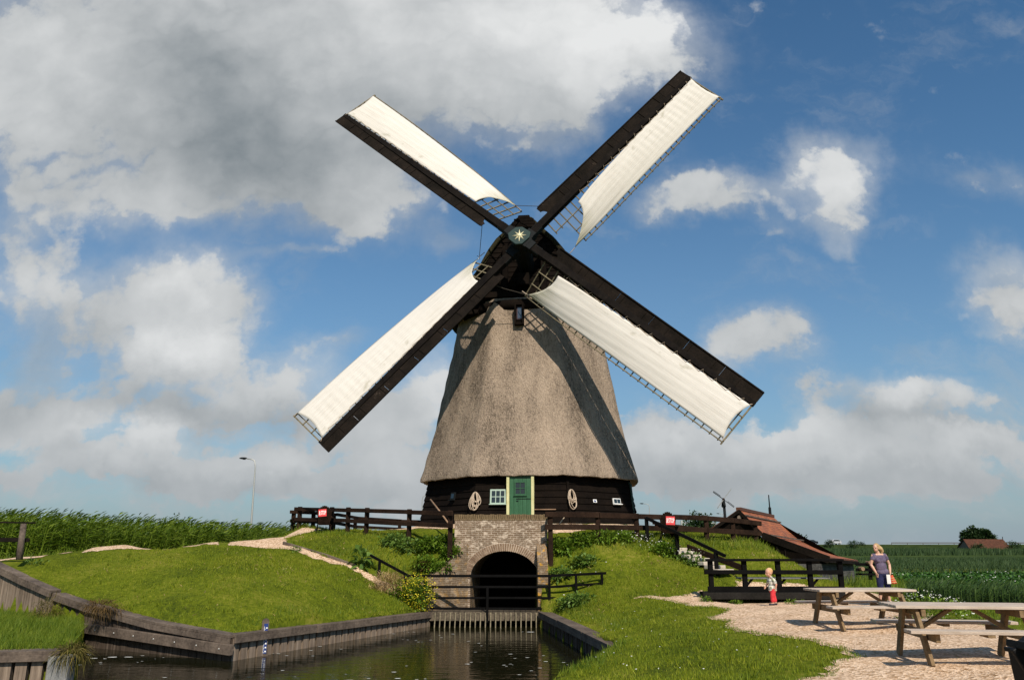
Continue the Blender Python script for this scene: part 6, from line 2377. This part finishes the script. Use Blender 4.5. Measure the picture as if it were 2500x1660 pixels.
# weeds on the mound
def weeds(name, pts, mat, label, cat, n, leaf, aspect=.5, group=None):
    """a leafy plant patch: many leaves over a patch of the slope, with stalks"""
    L_ = []
    cs = []
    for (px, py, Y, rx, rz) in pts:
        c = P(px, py, Y)
        z0 = h1(c[0], c[1])
        cs.append((c[0], c[1], z0))
        L_.append(clump('w', (c[0], c[1], z0 + rz * .42), (rx, rx * .6, rz * .62), int(n * 1.7), leaf * .78, None, aspect, .25, .5, shell=.1))
    c0 = cs[0]
    o = tri_object(name, np.concatenate(L_) - np.array(c0), M[mat], None, 4)
    o.location = c0
    tag(o, label, cat, group)
    return o
wg = 'weed clumps on the mound'
weeds('weed_clump', [(1085, 1345, 29.2, .55, .5), (1050, 1340, 29.5, .5, .5), (1100, 1375, 28.9, .35, .4)], 'leaf', 'dark green leafy weeds against the left side of the brick parapet', 'weeds', 420, .17, .5, wg)
weeds('weed_clump', [(1000, 1330, 29.9, .6, .45), (960, 1325, 30.4, .5, .35)], 'paleleaf', 'pale leafy weeds below the left fence, halfway along it', 'weeds', 260, .2, .45, wg)
weeds('weed_clump', [(1040, 1380, 28.9, .5, .4), (1075, 1400, 28.6, .4, .35)], 'leaf', 'dark weeds on the slope just above the left wing wall', 'weeds', 330, .16, .5, wg)
weeds('dock_plant', [(1035, 1372, 28.85, .34, .35)], 'dock', 'rusty brown seeding dock plant above the left wing wall', 'dock plant', 260, .10, .4)
weeds('burdock_plant', [(882, 1375, 29.0, .30, .75)], 'paleleaf', 'tall burdock with broad leaves beside the left handrail', 'burdock', 46, .34, .62)
weeds('weed_clump', [(1370, 1340, 28.9, .5, .5), (1420, 1330, 29.1, .5, .42)], 'leaf', 'dark leafy weeds under the fence just right of the brick parapet', 'weeds', 400, .17, .5, wg)
weeds('weed_clump', [(1370, 1400, 28.1, .5, .36), (1430, 1385, 28.2, .5, .3)], 'paleleaf', 'pale broad leaved weeds on the slope right of the arch', 'weeds', 200, .2, .5, wg)
weeds('weed_clump', [(1470, 1330, 29.2, .6, .4), (1520, 1330, 29.4, .5, .35)], 'leaf', 'dark weeds under the right fence, in front of the brick footing', 'weeds', 330, .16, .5, wg)
weeds('weed_clump', [(1625, 1322, 29.0, .48, .5)], 'leaf', 'bright bushy weeds at the foot of the right garden chair', 'weeds', 520, .15, .55, wg)
weeds('weed_clump', [(1680, 1350, 28.6, .45, .3), (1700, 1368, 28.2, .4, .25)], 'paleleaf', 'pale weeds growing over the edge of the stone steps', 'weeds', 220, .15, .5, wg)
weeds('weed_clump', [(1420, 1470, 26.4, .55, .32), (1390, 1480, 26.7, .4, .3)], 'paleleaf', 'bright leafy weeds at the bent end of the black railing', 'weeds', 240, .18, .45, wg)
weeds('weed_clump', [(1722, 1457, 24.4, .22, .16)], 'leaf', 'small green weed at the left end of the black platform', 'weeds', 90, .09, .5, wg)
weeds('weed_clump', [(1796, 1461, 24.1, .22, .12)], 'leaf', 'low green weed before the platform, left of the boy', 'weeds', 80, .09, .5, wg)
weeds('weed_clump', [(1940, 1460, 24.1, .3, .12)], 'leaf', 'low green weed before the platform, right of the boy', 'weeds', 90, .09, .5, wg)
weeds('weed_clump', [(720, 1358, 29.9, .2, .15), (84, 1378, 25.4, .35, .16)], 'paleleaf', 'pale thistle leaves on the lawn by the left fence post', 'weeds', 60, .14, .35, wg)
# daisies on the mound
x, y = [], []
for (px, py, Y, r_, n2) in ((1590, 1318, 29.3, .5, 60), (1565, 1312, 29.6, .5, 50), (1680, 1345, 28.8, .35, 24), (1545, 1316, 29.4, .4, 30), (1440, 1410, 27.6, .5, 14)):
    c = P(px, py, Y)
    x.append(c[0] + rng.normal(0, r_, n2))
    y.append(c[1] + rng.normal(0, r_ * .5, n2))
x, y = np.concatenate(x), np.concatenate(y)
specks('daisies', x, y, zat(x, y) + rng.uniform(.15, .42, len(x)), .05, 'whitepetal')
x, y = sample((1, 9, 11, 24), 2.2, lawn_ok)
specks('lawn_daisies', x, y, zat(x, y) + .06, .025, 'whitepetal')
# yellow flowering mustard at the quay end
mb = root('mustard_bush', P(1020, 1480, 27.6), 'bushy mustard plant covered in yellow flowers at the inner end of the quay', 'flower bush')
mc = np.array(P(1018, 1447, 27.55))
o = tri_object('foliage', np.concatenate([clump('m', mc - np.array([0, 0, .05]), (.58, .45, .62), 1500, .10, None, .4, .2, .6, shell=.1), clump('m', mc - np.array([.55, 0, .12]), (.45, .35, .45), 700, .12, None, .5, .2, .6, shell=.1)]) - np.array(mb.location), M['leaf'], None, 4)
o.parent = mb
d = rng.normal(size=(1100, 3))
d /= np.linalg.norm(d, axis=1, keepdims=True)
fpz = mc + d * np.array([.62, .48, .62]) * rng.uniform(.7, 1.12, (1100, 1)) + np.array([.05, 0, 0])
fl = specks('flowers', fpz[:, 0], fpz[:, 1], fpz[:, 2], .045, 'yellow')
del fl['kind']
fl.parent = mb
fl.data.transform(Matrix.Translation(-mb.location))
# heap of dry straw
hc = np.array(P(955, 1425, 27.9))
hh_ = tri_object('straw_heap', np.concatenate([clump('s', (0, 0, .05), (.55, .38, .24), 1300, .36, None, .035, .3, .3, shell=.1), clump('s', (-.62, -.3, -.25), (.35, .3, .12), 260, .30, None, .06, .3, .3, shell=.1)]), M['dryleaf'], None, 4)
hh_.location = (hc[0], hc[1], hc[2])
tag(hh_, 'heap of dry straw on the slope beside the yellow mustard bush', 'straw heap')
# white umbel bush at the ditch
wbx = root('white_flower_bush', P(2270, 1480, 17.5), 'low bush of small white flowers behind the nearest picnic table', 'flower bush')
wc = np.array([P(2268, 1466, 17.6)[0], 17.6, .10])
o = tri_object('foliage', clump('m', wc, (.75, .55, .42), 1300, .11, None, .35, .2, .6, shell=.1) - np.array(wbx.location), M['leaf'], None, 4)
o.parent = wbx
d = rng.normal(size=(190, 3))
d /= np.linalg.norm(d, axis=1, keepdims=True)
d[:, 2] = np.abs(d[:, 2])
fpz = wc + d * np.array([.85, .6, .48]) * rng.uniform(.9, 1.1, (190, 1))
fl = specks('flowers', fpz[:, 0], fpz[:, 1], fpz[:, 2], .038, 'whitepetal')
del fl['kind']
fl.parent = wbx
fl.data.transform(Matrix.Translation(-wbx.location))
# withered grass hanging over the wing wall and the quay corner
for (px, py, Y, rr, n2, lb) in ((112, 1505, 22.35, (.38, .2, .5), 700, 'ochre withered grass tuft where the two retaining walls meet'), (245, 1478, 21.55, (.5, .14, .07), 380, 'dry brown grass lying over the cap of the retaining wall'), (175, 1592, 16.6, (.3, .25, .12), 380, 'dry grass hanging over the end of the nearest quay wall')):
    c = P(px, py, Y)
    o = tri_object('withered_grass', clump('g', (0, 0, 0), rr, int(n2 * 1.7), .26, None, .045, .5, .1, shell=.1), M['ochre'] if px < 240 else M['dock'], None, 4)
    o.location = c
    tag(o, lb, 'grass tuft')
for (px, py, Y, lb, mt) in ((737, 1562, 23.0, 'green plant growing out of the left quay wall, right of the gauge', 'leaf'), (704, 1548, 22.4, 'small rusty plant on the left quay wall cap near the gauge', 'dock')):
    c = P(px, py, Y)
    o = tri_object('wall_plant', clump('g', (0, -.1, 0), (.16, .1, .18), 60, .16, None, .35, .5, .0, shell=.1), M[mt], None, 4)
    o.location = c
    tag(o, lb, 'plant')
# foam flecks on the water
x, y = sample((-11.5, 2.2, 13, 27), 2.2, lambda a, b: pip(canal, a, b) & (np.sin(a * 1.3 + b * .7) + np.sin(a * .5 - b * .9) + rng.normal(0, .5, len(a)) > .35))
n2 = len(x)
ang = np.linspace(0, 2 * np.pi, 7)[:-1]
rr = rng.uniform(.010, .036, n2) * np.where(rng.uniform(0, 1, n2) < .1, 2.2, 1)
poly = np.stack([x[:, None] + rr[:, None] * np.cos(ang) * 1.8 * rng.uniform(.7, 1.2, (n2, 6)), y[:, None] + rr[:, None] * np.sin(ang) * rng.uniform(.7, 1.2, (n2, 6)), np.full((n2, 6), WZ + .012)], -1)
tri_object('water_foam', poly, M['foam'], 'stuff', 6)

# ================================================================ PEOPLE
def skin_obj(name, mb, mat, loc, parent=None, voxel=.010, sm=6):
    """one continuous surface grown from overlapping rounded limbs"""
    o = mb.build(name, mat, None, smooth=True)
    rm_ = o.modifiers.new('remesh', 'REMESH')
    rm_.mode = 'VOXEL'
    rm_.voxel_size = voxel
    rm_.use_smooth_shade = True
    s_ = o.modifiers.new('smooth', 'SMOOTH')
    s_.factor = .5
    s_.iterations = sm
    if parent is None:
        o.location = loc
    else:
        o.parent = parent
    return o
def hand(g, w, d, side, sc=1.0, curl=.6):
    """palm, four bent fingers of different length and a thumb from the side of the palm; w wrist, d direction, side = thumb side"""
    w, d, side = Vector(w), Vector(d).normalized(), Vector(side).normalized()
    nrm = d.cross(side).normalized()
    g.ellipsoid(w + d * .045 * sc, (.038 * sc, .018 * sc, .052 * sc), 10, 8, (side, nrm, d))
    for k, ln in enumerate((.070, .078, .072, .056)):
        b0 = w + d * .085 * sc + side * ((.027 - .018 * k) * sc)
        b1 = b0 + (d * .9 + nrm * .25 * curl) * ln * .5 * sc
        b2 = b1 + (d * .55 + nrm * .8 * curl) * ln * .5 * sc
        g.capsule([b0, b1, b2], [.0095 * sc, .009 * sc, .008 * sc], 6)
    t0 = w + d * .03 * sc + side * .034 * sc
    g.capsule([t0, t0 + (d * .6 + side * .7) * .035 * sc, t0 + (d * .95 + side * .5 + nrm * .4) * .065 * sc], [.012 * sc, .011 * sc, .009 * sc], 6)
Z_ = Vector((0, 0, 1))
def head(g, c, f, sc=1.0, child=False):
    """skull, jaw, nose, ears, brow; f = facing direction"""
    f = Vector(f).normalized()
    s = f.cross(Z_).normalized()
    u = s.cross(f).normalized()
    c = Vector(c)
    if child:
        g.ellipsoid(c + u * .015 * sc - f * .012 * sc, (.088 * sc, .108 * sc, .10 * sc), 16, 12, (s, f, u))
        g.ellipsoid(c - u * .055 * sc + f * .03 * sc, (.062 * sc, .062 * sc, .055 * sc), 12, 8, (s, f, u))
        for k in (-1, 1):
            g.ellipsoid(c - u * .045 * sc + f * .055 * sc + s * k * .035 * sc, (.028 * sc, .028 * sc, .03 * sc), 8, 6)
    else:
        g.ellipsoid(c + u * .02 * sc - f * .01 * sc, (.076 * sc, .098 * sc, .095 * sc), 16, 12, (s, f, u))
        g.ellipsoid(c - u * .05 * sc + f * .032 * sc, (.056 * sc, .058 * sc, .068 * sc), 12, 8, (s, f, u))
    nz = -.015 if not child else -.03
    g.ellipsoid(c + f * .098 * sc + u * nz * sc, (.013 * sc, .020 * sc, .024 * sc), 8, 6, (s, f, u))
    g.ellipsoid(c + f * .085 * sc + u * (nz - .048) * sc, (.024 * sc, .012 * sc, .008 * sc), 8, 6, (s, f, u))
    g.ellipsoid(c + f * .080 * sc + u * (nz + .04) * sc, (.05 * sc, .016 * sc, .010 * sc), 8, 6, (s, f, u))
    for k in (-1, 1):
        g.ellipsoid(c + s * k * .078 * sc - f * .005 * sc + u * (nz + .005) * sc, (.010 * sc, .020 * sc, .030 * sc), 8, 6, (s, f, u))
    return f, s, u
def eyes(c, f, s, u, sc, parent, nz):
    g = MB()
    for k in (-1, 1):
        g.ellipsoid(Vector(c) + f * .083 * sc + u * (nz + .022) * sc + s * k * .032 * sc, (.012 * sc, .010 * sc, .008 * sc), 8, 6, (s, f, u))
    o = g.build('eyes', M['eye'], None, smooth=True)
    o.parent = parent
    g = MB()
    g.ellipsoid(Vector(c) + f * .092 * sc + u * (nz - .048) * sc, (.020 * sc, .006 * sc, .005 * sc), 8, 6, (s, f, u))
    o = g.build('mouth', M['orangebag'], None, smooth=True)
    o.parent = parent

# ---- woman
wx_, wy_ = P(2161, 1474, 22.6)[0], 22.6
wz_ = h1(wx_, wy_) + .015
g = MB()
hc = Vector((-.085, -.03, 1.535))
f, s, u = head(g, hc, (-.80, -.58, -.16))
g.capsule([(-.02, .01, 1.33), (-.055, -.005, 1.44)], [.058, .05], 10)
g.ellipsoid((-.01, 0, 1.20), (.155, .105, .19), 14, 10)
g.ellipsoid((.01, 0, .99), (.135, .10, .16), 14, 10)
g.ellipsoid((.03, .01, .86), (.168, .115, .13), 14, 10)
g.capsule([(-.16, .01, 1.325), (.14, .01, 1.325)], [.055, .055], 10)
AR = [Vector((-.185, .01, 1.315)), Vector((-.255, .03, 1.07)), Vector((-.185, -.07, .865))]
AL = [Vector((.165, .01, 1.315)), Vector((.262, .03, 1.07)), Vector((.205, -.09, .845))]
for A in (AR, AL):
    g.capsule([A[0], A[0].lerp(A[1], .5), A[1], A[1].lerp(A[2], .4), A[2]], [.052, .045, .039, .040, .027], 10)
hand(g, AR[2], (.25, -.05, -1), (.3, -.9, 0), 1.0, .4)
hand(g, AL[2], (-.25, -.15, -1), (-.4, -.9, .1), 1.0, 1.2)
for sg, kx in ((-1, -.045), (1, .02)):
    hip = Vector((.03 + sg * .085, .01, .80))
    kn = Vector((.03 + sg * .095 + kx * .3, -.01, .46))
    an = Vector((.03 + sg * .11 + kx * .5, .03, .085))
    g.capsule([hip, hip.lerp(kn, .5), kn, kn.lerp(an, .35), an], [.090, .076, .055, .056, .037], 12)
    g.capsule([an + Vector((0, .02, -.05)), an + Vector((sg * .03, -.14, -.065))], [.035, .028], 8)
wm = skin_obj('person', g, M['skin'], (wx_, wy_, wz_), None, .0085, 5)
tag(wm, 'blond woman in mauve tee and navy shorts standing by the field, looking aside', 'person')
eyes(hc, f, s, u, 1.0, wm, -.015)
g = MB()                                                 # tee
g.ellipsoid((-.01, 0, 1.20), (.172, .122, .17), 14, 10)
g.ellipsoid((.005, -.01, 1.02), (.155, .118, .19), 14, 10)
g.ellipsoid((.028, .0, .88), (.182, .128, .12), 14, 10)
g.ellipsoid((-.09, -.07, 1.19), (.07, .06, .07), 10, 8)
g.ellipsoid((.075, -.07, 1.19), (.07, .06, .07), 10, 8)
for A in (AR, AL):
    g.capsule([A[0] + Vector((0.03 if A is AR else -.03, 0, .005)), A[0].lerp(A[1], .33)], [.066, .062], 10)
g.capsule([(-.165, .012, 1.318), (-.10, .012, 1.325)], [.064, .056], 10)
g.capsule([(.145, .012, 1.318), (.08, .012, 1.325)], [.064, .056], 10)
tee = skin_obj('tee_shirt', g, M['tee'], None, wm, .010, 4)
g = MB()                                                 # shorts
g.ellipsoid((.03, .012, .83), (.180, .128, .115), 14, 10)
for sg, kx in ((-1, -.045), (1, .02)):
    hip = Vector((.03 + sg * .085, .01, .80))
    kn = Vector((.03 + sg * .095 + kx * .3, -.01, .44))
    g.capsule([hip, hip.lerp(kn, .6), kn], [.102, .094, .080], 12)
skin_obj('shorts', g, M['denim'], None, wm, .010, 4)
g = MB()                                                 # hair: cap of hair and a wavy pony tail
g.ellipsoid(hc + u * .032 - f * .026, (.086, .100, .092), 16, 12, (s, f, u))
for k in (-1, 1):
    g.ellipsoid(hc + s * k * .062 - f * .03 - u * .01, (.028, .06, .06), 10, 8, (s, f, u))
tail = [hc - f * .10 + u * .03, hc - f * .15 + u * .02, hc + Vector((.165, .07, -.03)), hc + Vector((.20, .08, -.10)), hc + Vector((.185, .08, -.17))]
g.capsule(tail, [.036, .044, .056, .046, .022], 10)
g.capsule([tail[1], hc + Vector((.20, .06, -.05)), hc + Vector((.235, .07, -.10))], [.03, .03, .012], 8)
skin_obj('hair', g, M['blond'], None, wm, .010, 3)
g = MB()
g.ellipsoid(hc - f * .112 + u * .035, (.03, .018, .03), 10, 8)
o = g.build('hair_tie', M['white'], None, smooth=True)
o.parent = wm
for sg, kx in ((-1, -.045), (1, .02)):
    an = Vector((.03 + sg * .11 + kx * .5, .03, .085))
    g = MB()
    g.capsule([an + Vector((0, .03, -.055)), an + Vector((sg * .03, -.15, -.066))], [.042, .036], 8)
    o = g.build('shoe', M['shoe'], None, smooth=True)
    o.parent = wm
# what she holds
org = Vector((wx_, wy_, wz_))
g = MB()
hp_ = org + AL[2] + Vector((-.02, -.045, -.09))
for k in range(3):
    a0 = hp_ + Vector((-.125 + k * .028, -.02 - .012 * k, .06))
    g.add([a0, a0 + Vector((.030, -.01, -.005)), a0 + Vector((.035, -.01, -.24)), a0 + Vector((-.0, 0, -.255))], [(0, 1, 2, 3)])
tag(g.build('brochure', M['white'], solid=.004), 'folded white brochure in the hand of the woman', 'brochure')
g = MB()
n_ = 9
pts = []
for i in range(n_):
    t = i / (n_ - 1)
    for j in range(7):
        q_ = j / 6
        pts.append(hp_ + Vector((-.02 + t * .03 + (q_ - .2) * (.07 + .09 * t), -.05 + .014 * math.sin(q_ * 9), .03 - t * .23 + .02 * q_)))
g.grid(pts, n_, 7)
cl = g.build('striped_cloth', None or M['orangebag'], smooth=True, solid=.006)
tag(cl, 'small orange red striped cloth hanging from the hand of the woman', 'cloth')
g = MB()
for t in (.3, .55, .8):
    g.beam(hp_ + Vector((-.03 + t * .03, -.066, .03 - t * .23)), hp_ + Vector((-.02 + t * .03 + .8 * (.07 + .09 * t), -.066, .045 - t * .23)), .004, .010)
g.build('stripe', M['cream'], cl)

# ---- boy
bx_, by2 = P(1887, 1472, 22.7)[0], 22.7
bz_ = h1(bx_, by2) + .02
g = MB()
hc = Vector((-.05, 0, .875))
f, s, u = head(g, hc, (-.93, -.30, -.14), 1.0, True)
g.capsule([(0.0, 0, .70), (-.03, 0, .79)], [.042, .042], 10)
g.ellipsoid((.01, 0, .62), (.085, .105, .13), 12, 10)
g.ellipsoid((.015, 0, .46), (.095, .105, .11), 12, 10)
g.capsule([(.01, -.085, .69), (.01, .085, .69)], [.04, .04], 10)
BN = [Vector((.035, -.115, .685)), Vector((.085, -.15, .56)), Vector((.065, -.14, .455))]
BF = [Vector((.0, .115, .685)), Vector((-.06, .15, .57)), Vector((-.12, .13, .49))]
for A in (BN, BF):
    g.capsule([A[0], A[0].lerp(A[1], .5), A[1], A[2]], [.038, .034, .030, .022], 10)
    hand(g, A[2], (A[2] - A[1]) + Vector((-.02, 0, -.05)), (-1, 0, .3), .62, .8)
LN = [Vector((.02, -.055, .40)), Vector((-.015, -.06, .23)), Vector((-.02, -.065, .07))]
LF = [Vector((.02, .055, .40)), Vector((.055, .06, .23)), Vector((.095, .06, .075))]
for Lg in (LN, LF):
    g.capsule(Lg, [.066, .048, .034], 10)
    g.capsule([Lg[2] + Vector((.015, 0, -.035)), Lg[2] + Vector((-.09, -.01, -.045))], [.03, .024], 8)
boy = skin_obj('person', g, M['skin_red'], (bx_, by2, bz_), None, .0065, 5)
tag(boy, 'toddler boy in plaid shirt and red trousers walking on the gravel', 'person')
eyes(hc, f, s, u, 1.0, boy, -.03)
g = MB()
g.ellipsoid((.01, 0, .62), (.102, .122, .13), 12, 10)
g.ellipsoid((.02, 0, .47), (.118, .128, .13), 12, 10)
g.ellipsoid((.022, 0, .41), (.118, .125, .075), 12, 10)
g.capsule([(.0, -.05, .735), (-.015, .05, .735)], [.042, .042], 8)
for A in (BN, BF):
    g.capsule([A[0] + Vector((-.01, 0, 0)), A[0].lerp(A[1], .62)], [.052, .052], 10)
skin_obj('shirt', g, M['plaid'], None, boy, .009, 3)
g = MB()
g.ellipsoid((.02, 0, .38), (.10, .112, .07), 12, 10)
for Lg in (LN, LF):
    g.capsule([Lg[0], Lg[1], Lg[1].lerp(Lg[2], .72)], [.078, .064, .056], 10)
skin_obj('trousers', g, M['redcloth'], None, boy, .009, 3)
g = MB()
g.ellipsoid(hc + u * .034 - f * .030, (.093, .100, .092), 14, 10, (s, f, u))
skin_obj('hair', g, M['ginger'], None, boy, .009, 3)
for Lg in (LN, LF):
    g = MB()
    g.capsule([Lg[2] + Vector((.02, 0, -.045)), Lg[2] + Vector((-.095, -.01, -.05))], [.034, .030], 8)
    o = g.build('shoe', M['shoe'], None, smooth=True)
    o.parent = boy
